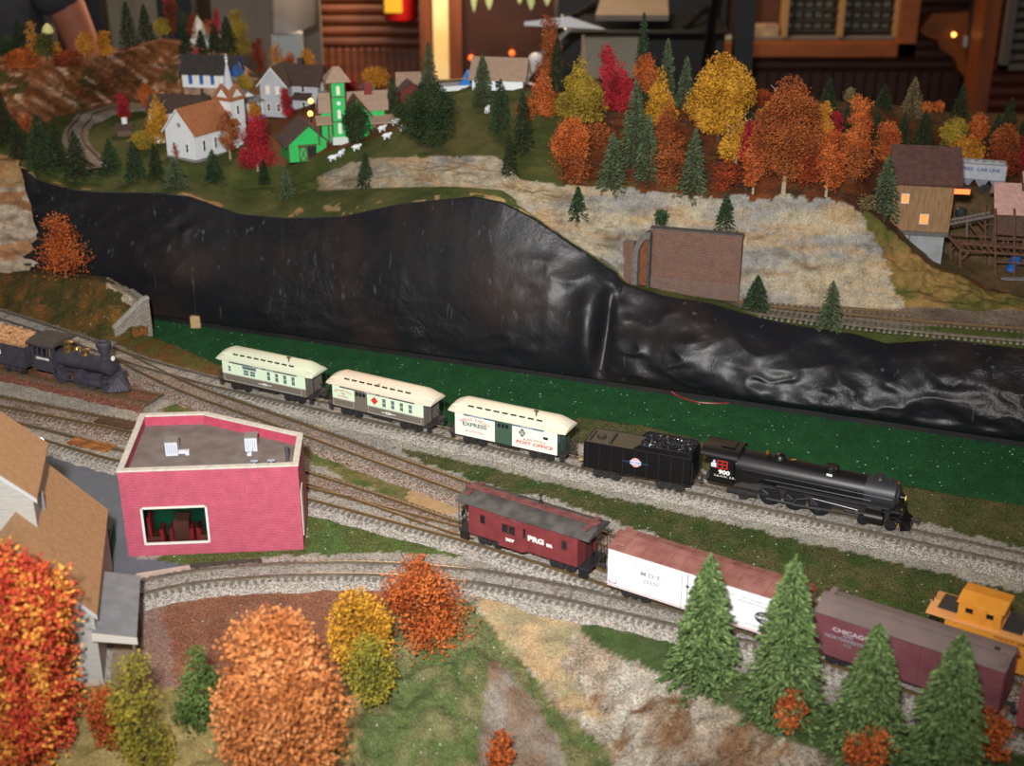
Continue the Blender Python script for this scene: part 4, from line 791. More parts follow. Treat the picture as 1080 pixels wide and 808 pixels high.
# roof
q = MB(); rx = hl+1.05; pr = [(-1.72, 3.62), (-1.72, 3.72), (-.9, 4.08), (0, 4.22), (.9, 4.08), (1.72, 3.72), (1.72, 3.62)]
q.prism([(-rx, a_, z) for a_, z in pr], (2*rx, 0, 0)); rf = q.build('roof', RFG, t, bevel=.03)
q = MB(); q.bbox(-rx+.1, rx-.1, -.35, .35, 4.28, 4.36, .02); [q.box(-rx+.3+k_*1.2, -rx+.42+k_*1.2, -.3, .3, 4.14, 4.3) for k_ in range(10)]; q.build('roof_walk', CRL, rf)
for s in (-1, 1): q = MB(); q.bbox(s*(rx-.7)-.2, s*(rx-.7)+.2, -1.15, -.35, 4.12, 4.25, .02); q.bbox(s*(rx-.7)-.2, s*(rx-.7)+.2, .35, 1.15, 4.12, 4.25, .02); q.build('side_walk', CRL, rf)
q = MB(); q.cyl((hl*.1, .5, 4.1), (hl*.1, .5, 4.55), .16, n=12); q.cyl((hl*.1, .5, 4.5), (hl*.1, .5, 5.05), .07, n=8); q.lathe((hl*.1, .5, 4.95), (0, 0, 1), [(0, .16), (.1, .16), (.18, .05)], 10); q.build('smokejack', BLKM, rf)
for s in (-1, 1):
    xe = s*hl; xo = xe+s*1.0; q = MB(); q.bbox(min(xe, xo), max(xe, xo), -1.4, 1.4, .95, 1.08, .02)
    for yy in (-1.5, 1.22):
        for k_ in range(4): q.bbox(min(xe+s*.15, xe+s*.75), max(xe+s*.15, xe+s*.75), yy, yy+.28, .32+k_*.2, .37+k_*.2, .01)
        for xx in (.12, .78): q.prism([(xe+s*xx, yy, .28), (xe+s*xx, yy+.28, .28), (xe+s*xx, yy+.28, 1.0), (xe+s*xx, yy, 1.0)], (s*.03, 0, 0))
    q.build('platform', BLKM, t); q = MB()
    for yy in (-1.35, -.9, -.45, .45, .9, 1.35): q.cyl((xo, yy, 1.05), (xo, yy, 1.95), .03, n=6)
    for yy in (-1.35, 1.35): q.cyl((xo, yy, 1.9), (xo, yy, 3.7), .035, n=6)
    for z in (1.5, 1.95): q.cyl((xo, -1.35, z), (xo, 1.35, z), .03, n=6)
    for k_ in range(6): q.cyl((xo+s*.04, -.25, 2.0+k_*.38), (xo+s*.04, .25, 2.0+k_*.38), .025, n=5)
    for yy in (-.25, .25): q.cyl((xo+s*.04, yy, 1.1), (xo+s*.04, yy, 4.5), .03, n=5)
    q.lathe((xo-s*.1, -.9, 2.3), (1, 0, 0), [(-.02, .28), (.02, .28)], 14); q.cyl((xo-s*.1, -.9, 1.1), (xo-s*.1, -.9, 2.3), .03, n=5); q.build('railing', BLKM, t)
    q = MB(); q.box(min(xe, xe+s*.03), max(xe, xe+s*.03), -.42, .42, 1.1, 3.2); q.build('end_door', mat('caboose_trim', ''), t); coupler(t, xo-s*.1, s); truck(t, s*(hl-1.6), wb=.7)
q = MB(); q.bbox(-1.5, 1.4, -.8, .1, .5, 1.0, .08); q.bbox(-hl, hl, -1.3, 1.3, .88, 1.0, .03); q.build('underframe', BLKM, t)

# ---------------------------------------------------------------- boxcars
def boxcar(A, B, zs, W, side, roofm, endm, label, extra, ztop=4.15, name='boxcar', ribs=True):
    t, L = place(A, B, 1.05, W, name, label, 'boxcar'); hl = L/2; y = -W/2
    bulk(t, 'body', L, W, .98, ztop, endm, .04)
    pts = [(-W/2-.07, ztop-.08), (-W/2-.07, ztop+.02), (0, ztop+.38), (W/2+.07, ztop+.02), (W/2+.07, ztop-.08)]
    q = MB(); q.prism([(-hl-.06, a_, z) for a_, z in pts], (L+.12, 0, 0)); rf = q.build('roof', roofm, t, bevel=.03)
    q = MB(); q.bbox(-hl-.15, hl+.15, -.26, .26, ztop+.42, ztop+.5, .02); q.bbox(hl-.5, hl-.1, -W/2+.1, -.26, ztop+.28, ztop+.36, .02); q.bbox(-hl+.1, -hl+.5, .26, W/2-.1, ztop+.28, ztop+.36, .02); q.build('roof_walk', roofm, rf)
    if ribs:
        q = MB(); nn = 12
        for i in range(nn):
            x = -hl+1.5+(L-3)*i/(nn-1)
            for s in (-1, 1): q.prism([(x-.07, s*(W/2+.05), ztop+.03), (x+.07, s*(W/2+.05), ztop+.03), (x+.07, s*.25, ztop+.43), (x-.07, s*.25, ztop+.43)], (0, 0, -.06))
        q.build('roof_ribs', roofm, rf)
    q = MB()
    for s in (-1, 1):
        for i in range(5): z = 1.45+i*.55; q.cyl((s*(hl+.08), -W/2+.1, z), (s*(hl+.08), -W/2+.55, z), .025, n=5); q.cyl((-s*(hl-.1), -W/2-.06, z), (-s*(hl-.55), -W/2-.06, z), .02, n=5) if side is not None and False else None
        for i in range(7): z = 1.25+i*.4; q.bbox(s*(hl+.03)-.03, s*(hl+.03)+.03, -W/2+.15, W/2-.15, z, z+.1, .02)
        q.cyl((s*(hl+.15), .7, 3.0), (s*(hl+.15), .7, 4.4), .03, n=6); q.lathe((s*(hl+.15), .7, 4.3), (0, 0, 1), [(0, .2), (.04, .2)], 14)
        q.build('end_ribs', endm, t); q = MB()
    q = MB(); q.bbox(-hl+.1, hl-.1, -1.1, 1.1, .82, 1.0, .03); q.bbox(-1.5, 1.5, -.7, -.2, .45, .9, .06); q.build('underframe', BLKM, t)
    for s in (-1, 1): truck(t, s*(hl-2.0), wb=.78); coupler(t, s*hl, s)
    extra(t, hl, y, ztop); return t
WSD = mat('reefer_white', 'f0f1f4', rough=.45); BRR = mat('boxcar_roof_red', '784640', '92625a', .8, .7); BRE = mat('boxcar_end_red', '862c24', rough=.55)
def mdt(t, hl, y, zt):
    q = MB(); q.box(-hl+.02, hl-.02, y-.03, y, 1.02, zt-.1); sd = q.build('side', WSD, t); q = MB(); q.box(-hl, hl, -y, -y+.03, 1.02, zt-.1); q.build('side', WSD, t)
    q = MB(); q.box(-hl+.02, hl-.02, y-.045, y-.03, 1.1, 1.15); q.build('stripe', mat('stripe_red', 'd86a68'), t)
    text('lettering', 'MERCHANTS DESPATCH', t, (-hl+3.4, y-.04, 3.55), .2, GRYT, sx=1.3); text('lettering', 'TRANSPORTATION CO.', t, (-hl+3.4, y-.04, 3.3), .2, GRYT, sx=1.4)
    text('lettering', 'M.D.T.', t, (-hl+3.5, y-.04, 2.85), .48, GRYT, sx=1.3, bold=.015); text('lettering', '22250', t, (-hl+3.5, y-.04, 2.3), .4, GRYT, sx=1.25, bold=.01)
    for i, s_ in enumerate(('CAPY  80000', 'LD LMT 73800', 'LT WT 62200')): text('lettering', s_, t, (-hl+3.5, y-.04, 2.0-.2*i), .16, GRYT, sx=1.2)
    text('lettering', 'NEW YORK CENTRAL SYSTEM', t, (hl-3.2, y-.04, 3.5), .22, GRYT, sx=1.15); text('lettering', 'REFRIGERATOR LINE', t, (hl-3.2, y-.04, 3.22), .2, GRYT, sx=1.15)
    q = MB(); q.M = Matrix.Translation((hl-2.25, y-.04, 2.35)) @ Matrix.Diagonal((1.45, 1, 1, 1)); q.cyl((0, 0, 0), (0, -.02, 0), .5, n=32); q.build('oval_emblem', mat('emblem_black', '3a3a44', rough=.5), t)
    text('lettering', 'CENTRAL', t, (hl-2.25, y-.07, 2.35), .26, WSD, sx=1.15, bold=.01); text('lettering', 'NEW YORK', t, (hl-2.25, y-.07, 2.62), .15, WSD); text('lettering', 'SYSTEM', t, (hl-2.25, y-.07, 2.1), .15, WSD)
    text('lettering', 'CU FT 1952  RB  NEW 4-41', t, (hl-2.6, y-.04, 1.5), .18, GRYT)
    q = MB()
    for x in (-.85, .85): q.cyl((x, y-.07, 1.1), (x, y-.07, zt-.15), .03, n=6); q.bbox(x-.12, x+.12, y-.1, y-.02, 2.9, 3.05, .01)
    for x in (-1.3, 0, 1.3): q.box(x-.015, x+.015, y-.05, y-.03, 1.05, zt-.15)
    q.build('door_hardware', mat('hardware_black', '2c2c30'), t)
    q = MB(); q.tube([(-hl+.15, y-.08, 1.55), (-hl+.2, y-.1, 1.35), (-hl+.75, y-.1, 1.35), (-hl+.75, y-.05, 1.6)], .03, 5); q.tube([(-hl+.3, y-.02, 1.05), (-hl+.3, y-.02, .75), (-hl+.8, y-.02, .75), (-hl+.8, y-.02, 1.05)], .03, 5); q.build('grab_iron', mat('hardware_black', ''), t)
    for s in (-1, 1):
        for yy in (-.85, .85): q = MB(); q.bbox(s*(hl-.75)-.35, s*(hl-.75)+.35, yy-.35, yy+.35, zt+.12, zt+.32, .06); q.build('ice_hatch', BRR, t)
boxcar((640.5, 615.8), (838, 680), 0, 3.1, None, BRR, BRE, 'white-sided refrigerator boxcar with red-brown roof, lettered M.D.T., behind the two middle spruces', mdt)
CHR = mat('boxcar_purple', '6b3840', '79464c', .6, .75); CHG = mat('roof_greybrown', '6f6460', '7d6b68', .8, .85)
def chi(t, hl, y, zt):
    text('lettering', 'CHICAGO', t, (-hl+2.6, y-.03, 3.2), .42, mat('lettering_dust', 'c8b8c0', rough=.6), sx=1.35, bold=.01); text('lettering', 'AND', t, (-hl+2.4, y-.03, 2.9), .28, GRYT, sx=1.2, bold=.01); text('lettering', 'NORTHWESTERN', t, (-hl+2.4, y-.03, 2.58), .36, GRYT, sx=1.1, bold=.01); text('lettering', '674', t, (-hl+2.4, y-.03, 2.22), .3, GRYT, sx=1.2)
    q = MB(); q.bbox(-.9, .95, y-.09, y-.02, 1.1, 3.9, .02); dr_ = q.build('sliding_door', CHR, t); q = MB(); [q.box(-.9+.0, .95, y-.12, y-.09, z, z+.05) for z in (1.6, 2.5, 3.4)]; q.box(-1.6, 1.9, y-.1, y-.02, 3.92, 4.02); q.build('door_rail', CHR, dr_)
    lettered_disc(t, hl-2.1, y-.01, 2.95, .5, mat('herald_lilac', 'c6a0b4', rough=.5), mat('herald_white', 'd8c8d8', rough=.5), 'CNW', mat('lettering_mauve', '8a5a70'))
    text('lettering', '42990', t, (hl-2.0, y-.03, 2.1), .32, GRYT, sx=1.2, bold=.01)
    q = MB()
    for i in range(5): q.cyl((hl-.65, y-.07, 1.4+i*.5), (hl-.15, y-.07, 1.4+i*.5), .025, n=5)
    for i in range(12): q.box(-hl+.5+i*(2*hl-1)/11-.012, -hl+.5+i*(2*hl-1)/11+.012, y-.015, y, 1.1, 4.0)
    q.build('grab_irons', CHR, t); q = MB(); q.bbox(hl-1.1, hl-.75, -.25, .05, zt+.5, zt+.56, .01); q.build('brake_step', BLKM, t)
boxcar((855.6, 684.7), (1052.5, 751.5), 0, 3.05, None, CHG, CHR, 'dusty maroon boxcar lettered CHICAGO AND NORTHWESTERN behind the front spruces', chi, ribs=False)
def nxt(t, hl, y, zt):
    text('lettering', 'WESTERN', t, (-hl+2.4, y-.03, 3.0), .4, WHT, sx=1.2)
a = at_z(1071, 764.5, 1.05); dv = Vector((cos(radians(-35)), sin(radians(-35))))*12; e_ = Vector((a.x+dv.x, a.y+dv.y, 1.05)); 
boxcar((1071, 764.5), to_px(e_), 0, 3.0, None, mat('roof_next', '96564c', rough=.7), mat('body_next', '93474a', rough=.6), 'reddish boxcar corner cut by the frame, coupled beyond the maroon boxcar', nxt, ribs=False)

# ---------------------------------------------------------------- orange caboose behind
ORG = mat('caboose_orange', 'd88a22', 'e09838', 1.5, .6); ORP = mat('orange_faded', 'dd9a5a', rough=.6)
tA = Vector((24.0, 79.7)); tB = Vector((34.0, 73.2)); dv = (tB-tA).normalized()
pt = at_z(1031, 664, 3.9); s_ = (Vector((pt.x, pt.y))-tA).dot(dv); c = tA+dv*(s_+1.7)
t = thing('caboose', 'orange caboose with raised square cupola and black roof walks behind the maroon boxcar', 'caboose', (c.x, c.y, 0), atan2(dv.y, dv.x)); L = 11; hl = L/2; W = 2.9; y = -W/2
q = MB(); q.bbox(-hl+1.5, hl, -W/2, W/2, 1.0, 3.55, .05); q.build('body', ORG, t)
q = MB(); pr = [(-W/2-.1, 3.5), (-W/2-.1, 3.6), (0, 3.85), (W/2+.1, 3.6), (W/2+.1, 3.5)]; q.prism([(-hl+.2, a_, z) for a_, z in pr], (L+.6, 0, 0)); rf = q.build('roof', ORP, t, bevel=.03)
q = MB(); q.bbox(-3.3, -.5, -1.3, 1.3, 3.6, 5.0, .05); pr = [(-1.4, 4.95), (-1.4, 5.03), (0, 5.25), (1.4, 5.03), (1.4, 4.95)]; cp = q.build('cupola', ORG, t); q = MB(); q.prism([(-3.45, a_, z) for a_, z in pr], (3.1, 0, 0)); q.build('cupola_roof', ORG, cp, bevel=.04)
for x in (-2.85, -1.5): winbox(cp, x, x+.55, 4.3, 4.75, -1.3, ORG, GLS, bar=False)
q = MB(); q.bbox(-4.7, -3.4, -1.0, .9, 3.86, 3.95, .02); q.bbox(-.4, .9, -1.3, 1.2, 3.86, 3.95, .02); q.bbox(.9, hl+.4, -.3, .3, 3.92, 4.0, .02); q.build('roof_walk', mat('walk_black', '35322f', rough=.8), rf)
q = MB(); q.cyl((2.1, -.9, 3.7), (2.1, -.9, 4.6), .11, n=10); q.lathe((2.1, -.9, 4.5), (0, 0, 1), [(0, .2), (.12, .2)], 10); q.build('smokejack', mat('jack_silver', 'a8a8a8', rough=.4, metal=.6), rf)
text('lettering', 'FREIGHT SERVICE', t, (0.6, y-.03, 3.25), .3, BLKT, sx=1.2)
for x in (-2.4, 4.2): winbox(t, x, x+.6, 2.2, 3.0, y, ORG, GLS, bar=False)
q = MB(); q.bbox(-hl+.4, -hl+1.5, -1.3, 1.3, 1.0, 1.12, .02)
for yy in (-1.25, -.6, .6, 1.25): q.cyl((-hl+.45, yy, 1.1), (-hl+.45, yy, 2.0), .035, n=6)
for yy in (-.3, .3): q.cyl((-hl+.3, yy, 1.1), (-hl+.3, yy, 4.2), .04, n=6)
for yy in (-1.25, 1.25): q.cyl((-hl+.45, yy, 1.1), (-hl+.45, yy, 3.5), .035, n=6)
for k_ in range(7): q.cyl((-hl+.3, -.3, 1.3+k_*.42), (-hl+.3, .3, 1.3+k_*.42), .03, n=5)
q.cyl((-hl+.45, -1.25, 2.0), (-hl+.45, 1.25, 2.0), .035, n=6); q.lathe((-hl+.5, -.75, 2.2), (1, 0, 0), [(-.02, .3), (.03, .3)], 14); q.build('railing', BLKM, t)
q = MB(); q.bbox(-hl+.4, hl, -1.2, 1.2, .85, 1.0, .03); q.build('underframe', BLKM, t)
for s in (-1, 1): truck(t, s*(hl-2.0)); coupler(t, s*(hl-(.4 if s < 0 else 0)), s)

# ---------------------------------------------------------------- old wood burner
OB = mat('old_engine_black', '33323c', '3e3c46', 2, .6); OBR = mat('old_engine_roof', '4a443c', '3a3632', 2, .8)
dd = Vector((-37.2+52.2, 118.9-125.9)).normalized(); pe = at_z(131, 414.5, 0).xy; s_ = (pe-Vector((-37.2, 118.9))).dot(dd); front = Vector((-37.2, 118.9))+dd*s_
K=1.2; c = front-dd*5.2*K; ang = atan2(dd.y, dd.x); t = thing('steam_locomotive', 'small old black wood-burning engine with funnel stack on the dead-end track', 'locomotive', (c.x, c.y, 0), ang); t.scale = (S*K,)*3
q = MB(); q.lathe((-1.4, 0, 1.95), (1, 0, 0), [(0, .78), (1.2, .72), (4.6, .7), (4.7, .75), (5.3, .75), (5.35, .6), (5.42, .1)], 26); q.build('boiler', OB, t, smooth=True)
q = MB(); q.lathe((3.35, 0, 2.55), (0, 0, 1), [(0, .35), (.15, .3), (.35, .32), (1.25, .62), (1.4, .64), (1.5, .6), (1.5, .45), (1.35, .42)], 24); q.build('funnel_stack', OB, t, smooth=True)
q = MB(); q.lathe((1.3, 0, 2.5), (0, 0, 1), [(0, .4), (.15, .3), (.5, .3), (.58, .38), (.68, .1)], 18); q.build('steam_dome', mat('brass_dull', '8a6e3a', '4a3e26', 4, .4, .6), t, smooth=True)
q = MB(); q.lathe((-.55, 0, 2.55), (0, 0, 1), [(0, .45), (.2, .4), (.75, .4), (.85, .5), (1.0, .2)], 18); q.build('sand_dome', mat('brass_dull', ''), t, smooth=True)
q = MB(); q.box(-3.3, -1.2, -1.25, -1.18, .95, 2.3); q.box(-3.3, -1.2, 1.18, 1.25, .95, 2.3)
for s in (-1, 1):
    for x in (-3.3, -2.8, -2.3, -1.8, -1.35): q.box(x, x+.13, s*1.215-.035, s*1.215+.035, 2.3, 3.1)
    q.box(-3.3, -1.2, s*1.215-.035, s*1.215+.035, 3.0, 3.35)
q.box(-1.27, -1.2, -1.2, 1.2, .95, 2.2); q.box(-1.27, -1.2, -1.2, -.8, 2.2, 3.3); q.box(-1.27, -1.2, .8, 1.2, 2.2, 3.3); q.box(-3.3, -1.2, -1.2, 1.2, .95, 1.1); q.build('cab', OB, t)
q = MB(); pr = [(-1.5, 3.3), (-1.5, 3.4), (-.8, 3.62), (0, 3.7), (.8, 3.62), (1.5, 3.4), (1.5, 3.3)]; q.prism([(-3.7, a_, z) for a_, z in pr], (2.9, 0, 0)); q.build('cab_roof', OBR, t)
text('lettering', 'DENVER', t, (-2.25, -1.27, 2.05), .27, WHT, sx=1.4, bold=.01)
q = MB(); q.bbox(-3.3, 4.3, -.5, .5, .8, 1.15, .04); q.bbox(-1.2, 3.6, -1.15, -.75, 1.4, 1.48, .02); q.bbox(-1.2, 3.6, .75, 1.15, 1.4, 1.48, .02); q.build('frame', OB, t)
for x in (-.9, 1.35):
    q = MB(); r = .78
    for s in (-1, 1):
        y = s*GA; q.lathe((x, y-s*.08, r), (0, s, 0), [(0, r+.05), (.04, r+.05), (.05, r), (.2, r), (.2, r-.1), (.1, r-.1)], 26)
        for i in range(12): a_ = 2*pi*i/12; q.cyl((x, y+s*.05, r), (x+(r-.1)*cos(a_), y+s*.05, r+(r-.1)*sin(a_)), .035, n=5)
        q.lathe((x, y, r), (0, s, 0), [(0, .15), (.18, .15)], 10)
    q.cyl((x, -.9, r), (x, .9, r), .07, n=8); q.build('driving_wheel', OB, t, smooth=True)
for s in (-1, 1):
    q = MB(); q.bbox(-1.0, 1.5, s*1.15-.04, s*1.15+.04, .5, .62, .02); q.prism([(1.35, s*1.25-.03, .5), (1.35, s*1.25-.03, .62), (3.0, s*1.25-.03, .78), (3.0, s*1.25-.03, .7)], (0, .06, 0)); q.build('side_rods', OB, t)
    q = MB(); q.lathe((2.6, s*1.15, .85), (1, 0, 0), [(0, .35), (1.1, .35)], 16); q.bbox(2.7, 3.6, s*1.1-.3, s*1.1+.3, 1.15, 1.6, .06); q.build('cylinder', OB, t, smooth=True)
for x in (2.5, 3.7):
    q = MB(); q.cyl((x, -.9, .38), (x, .9, .38), .05, n=8); [q.lathe((x, s*(GA-.05), .38), (0, s, 0), [(0, .42), (.04, .42), (.05, .38), (.2, .36), (.2, .1)], 16) for s in (-1, 1)]; q.build('pilot_wheel', OB, t, smooth=True)
q = MB(); q.bbox(4.0, 4.3, -1.3, 1.3, .95, 1.25, .03)
q.prism([(4.25, -1.3, .18), (4.25, 1.3, .18), (5.5, .12, .1), (5.5, -.12, .1)], (0, 0, .08)); q.add([(4.25, -1.3, .2), (5.5, -.1, .12), (4.45, -.1, 1.2), (4.25, -.9, 1.15), (4.25, 1.3, .2), (5.5, .1, .12), (4.45, .1, 1.2), (4.25, .9, 1.15)], [(0, 1, 2, 3), (5, 4, 7, 6), (1, 5, 6, 2), (3, 2, 6, 7)])
for s in (-1, 1):
    for k_ in range(7): f_ = k_/6; q.cyl((4.25+1.25*f_, s*(1.3-1.2*f_), .2), (4.3+.15*f_, s*(.9-.8*f_), 1.18), .045, n=5)
q.build('cowcatcher', OB, t)
q = MB(); q.bbox(3.85, 4.15, -.3, .3, 2.5, 3.0, .05); hd = q.build('headlight', OB, t); q = MB(); q.lathe((4.15, 0, 2.75), (1, 0, 0), [(0, .22), (.05, .2)], 14); q.build('lens', mat('lens_white', 'f0f0e8', rough=.1), hd)
q = MB(); q.lathe((.4, 0, 2.62), (0, 0, 1), [(0, .06), (.25, .1), (.3, .18), (.45, .1)], 12); q.tube([(.4, -.2, 2.6), (.4, -.2, 3.0), (.4, .2, 3.0), (.4, .2, 2.6)], .03, 5); q.build('bell', mat('brass', ''), t)
c = front-dd*13.7*K; t = thing('locomotive_tender', 'old black tender heaped with split firewood behind the wood-burning engine', 'tender', (c.x, c.y, 0), ang); t.scale = (S*K,)*3
q = MB()
for s in (-1, 1): q.box(-4.6, 4.3, s*1.35-.05, s*1.35+.05, .95, 2.75)
q.box(-4.6, -4.5, -1.35, 1.35, .95, 2.75); q.box(4.2, 4.3, -1.35, 1.35, .95, 2.2); q.box(-4.6, 4.3, -1.35, 1.35, .85, 1.1); q.box(-4.5, 4.2, -1.3, 1.3, 1.1, 2.5); q.build('tank', OB, t, bevel=.03)
text('lettering', '278', t, (1.2, -1.42, 1.95), .62, WHT, sx=1.3, bold=.02); WD_ = mat('firewood', 'c89a72', 'a8764c', 4, .8); rnd = random.Random(8); q = MB()
for i in range(330):
    x = rnd.uniform(-4.3, 3.7); yv = rnd.uniform(-1.1, 1.1); z = 2.6+.75*(1-(yv/1.5)**2)*(1-abs(x/4.8)**4)*rnd.uniform(.75, 1)
    q.M = Matrix.Translation((x, yv, z)) @ Matrix.Rotation(rnd.uniform(-.6, .6)+(pi/2 if rnd.random() < .25 else 0), 4, 'Z') @ Matrix.Rotation(rnd.uniform(-.25, .25), 4, 'Y'); q.prism([(-.55, -.07, 0), (-.55, .07, 0), (-.55, 0, .12)], (1.1, 0, 0))
q.M = Matrix(); q.box(-4.3, 3.9, -1.1, 1.1, 2.4, 2.85); o = q.build('firewood_load', WD_, t); o['kind'] = 'stuff'; o['label'] = 'heap of tan split logs'
for s in (-1, 1): truck(t, s*2.6, m=OB)
# ================================================================== buildings
def gable(t, W, L, h, rh, wallm, roofm, z0=0, ov=.25, th=.12, ridge='y', name='wall', trim=None, found=None):
    """Box W x L with a gable roof; the ridge runs along y (or x). Local origin: centre of the footprint."""
    R = Matrix() if ridge == 'y' else Matrix.Rotation(pi/2, 4, 'Z'); w, l = (W, L) if ridge == 'y' else (L, W)
    q = MB(); q.M = R; q.prism([(-w/2, -l/2, z0), (w/2, -l/2, z0), (w/2, -l/2, z0+h), (0, -l/2, z0+h+rh), (-w/2, -l/2, z0+h)], (0, l, 0)); wl = q.build(name, wallm, t)
    q = MB(); q.M = R; k = rh/(w/2); e = w/2+ov; c = th
    q.prism([(-e, -l/2-ov, z0+h-k*ov), (0, -l/2-ov, z0+h+rh), (e, -l/2-ov, z0+h-k*ov), (e, -l/2-ov, z0+h-k*ov+c), (0, -l/2-ov, z0+h+rh+c*1.2), (-e, -l/2-ov, z0+h-k*ov+c)], (0, l+2*ov, 0)); rf = q.build('roof', roofm, t)
    if trim:
        q = MB(); q.M = R
        for yy in (-l/2-ov-.04, l/2+ov-.04):
            for s in (-1, 1): q.prism([(s*e, yy, z0+h-k*ov-.08), (0, yy, z0+h+rh-.08), (0, yy, z0+h+rh+c), (s*e, yy, z0+h-k*ov+c)], (0, .08, 0))
        q.build('bargeboard', trim, t)
    if found: q = MB(); q.M = R; q.box(-w/2-.05, w/2+.05, -l/2-.05, l/2+.05, z0-1.2, z0+.18); q.build('foundation', found, t)
    return wl, rf
def win(t, x, y, z, w, h, face, fm, gm, arch=False, name='window', bars=1):
    """A framed window on a wall facing -y ('f'), +x ('r') or -x ('l')."""
    q = MB(); b = min(.08, w*.2); R = {'f': Matrix(), 'r': Matrix.Rotation(pi/2, 4, 'Z'), 'l': Matrix.Rotation(-pi/2, 4, 'Z')}[face]; q.M = Matrix.Translation((x, y, z)) @ R
    q.box(-w/2-b, w/2+b, -.05, 0, -b, 0); q.box(-w/2-b, w/2+b, -.06, 0, h, h+b); q.box(-w/2-b, -w/2, -.05, 0, 0, h); q.box(w/2, w/2+b, -.05, 0, 0, h)
    if bars: q.box(-w/2, w/2, -.04, 0, h/2-.02, h/2+.02)
    if arch: q.prism([(-w/2-b, -.05, h), (w/2+b, -.05, h), (w*.2, -.05, h+w*.6), (-w*.2, -.05, h+w*.6)], (0, .05, 0))
    f = q.build(name, fm, t); g = MB(); g.M = q.M; g.box(-w/2, w/2, -.02, 0.0, 0, h); g.build('pane', gm, f); return f
WH = mat('paint_white', 'dfe3e6', rough=.6); WSH = mat('clapboard_white', 'd6dade', 'e4e8ea', 3, .65, bump=.2, bscale=1.5, stretch=(1, 1, 8)); TAN = mat('shingle_tan', 'b48a62', 'c79c74', 2.5, .8, bump=.4, bscale=6); RFO = mat('shingle_orange', 'a66a44', '985e3a', 2.5, .8)
RFB = mat('shingle_brown', '4c3a30', '3c2f28', 2, .8); RFP = mat('shingle_beige', 'a88c78', '98806c', 2.5, .8); GRN = mat('bright_green', '1fae50', '22b858', 2, .6); BRT = mat('brown_trim', '5a3428', rough=.6); DKG = mat('window_dark', '16181c', rough=.2); LITW = mat('window_lit', 'e8dcc8', rough=.4)
GREYW = mat('siding_grey', 'a6aab0', 'b4b8be', 2, .6, bump=.25, bscale=1.5, stretch=(1, 1, 8)); STN = mat('stone_grey', '8a8a88', '727270', 2, .8)
def local(t, name=None): pass

# ---- pink brick diner
PK = brickmat('pink_brick', 'b8405c', 'ae3852', 'c87a8c', 1.9, .5, .25, .03, .7, .5); PKI = mat('pink_inside', 'b84860', 'a83e56', 2, .7); CAP = mat('parapet_cap', 'cfc8bc', 'bdb6aa', 2, .7)
a = at_z(135.7, 587.1, -.75).xy; b_ = at_z(320.6, 579.7, -.75).xy; ang = atan2((b_-a).y, (b_-a).x); Wd = (b_-a).length; D1, D2, HB = 10.2, 5.4, 7.45
t = thing('diner_building', 'flat-roofed pink brick diner with a white-framed picture window', 'building', (a.x, a.y, -.75), ang)
fp = [(0, 0), (Wd, 0), (Wd, D2), (Wd*.385, D1), (0, D1)]; TT_ = .22
cen = (Wd*.45, D1*.4); inn = []
def inset(poly, d):
    n = len(poly); out = []
    for i in range(n):
        p0 = Vector(poly[i-1]); p1 = Vector(poly[i]); p2 = Vector(poly[(i+1) % n]); e1 = (p1-p0).normalized(); e2 = (p2-p1).normalized(); n1 = Vector((-e1.y, e1.x)); n2 = Vector((-e2.y, e2.x)); bi = (n1+n2); bi = bi/(bi.dot(n1)+1e-9); out.append(tuple(p1+bi*d))
    return out
inn = inset(fp, .3); wx0, wx1, wz0, wz1 = 1.35, 6.45, 1.0, 4.35
q = MB()
for i in range(5):
    p0, p1, i0, i1 = fp[i], fp[(i+1) % 5], inn[i], inn[(i+1) % 5]
    if i == 0:
        for (x0, x1, z0, z1) in ((0, wx0, 0, HB), (wx1, Wd, 0, HB), (wx0, wx1, 0, wz0), (wx0, wx1, wz1, HB)): q.box(x0, x1, 0, .3, z0, z1)
    else: q.hexa([(*p0, 0), (*p1, 0), (*i1, 0), (*i0, 0), (*p0, HB), (*p1, HB), (*i1, HB), (*i0, HB)])
q.build('brick_wall', PK, t)
q = MB(); o1 = inset(fp, -.06); o2 = inset(fp, .42)
for i in range(5): q.hexa([(*o1[i], HB), (*o1[(i+1) % 5], HB), (*o2[(i+1) % 5], HB), (*o2[i], HB), (*o1[i], HB+.14), (*o1[(i+1) % 5], HB+.14), (*o2[(i+1) % 5], HB+.14), (*o2[i], HB+.14)])
q.build('parapet_cap', CAP, t)
q = MB(); i2 = inset(fp, .3); q.prism([(*p, HB-1.0) for p in i2], (0, 0, .15)); q.build('roof_deck', mat('roof_gravel', '7b716c', '6b5f58', .8, .9, bump=.3, bscale=8), t)
q = MB(); i3 = inset(fp, .34)
for i in range(5): q.hexa([(*i2[i], HB-.9), (*i2[(i+1) % 5], HB-.9), (*i3[(i+1) % 5], HB-.9), (*i3[i], HB-.9), (*i2[i], HB), (*i2[(i+1) % 5], HB), (*i3[(i+1) % 5], HB), (*i3[i], HB)])
q.build('parapet_inside', PKI, t)
q = MB(); w_ = .17
q.box(wx0, wx1, -.08, .1, wz0, wz0+w_); q.box(wx0, wx1, -.08, .1, wz1-w_, wz1); q.box(wx0, wx0+w_, -.08, .1, wz0, wz1); q.box(wx1-w_, wx1, -.08, .1, wz0, wz1); wf = q.build('picture_window', mat('frame_white', 'd8d4cc', rough=.5), t)
gm = bpy.data.materials.new('clear_pane'); gm.use_nodes = True; gb = gm.node_tree.nodes['Principled BSDF']; gb.inputs['Transmission Weight'].default_value = 1; gb.inputs['Roughness'].default_value = .02; gb.inputs['IOR'].default_value = 1.1; gb.inputs['Base Color'].default_value = (.85, .9, .9, 1)
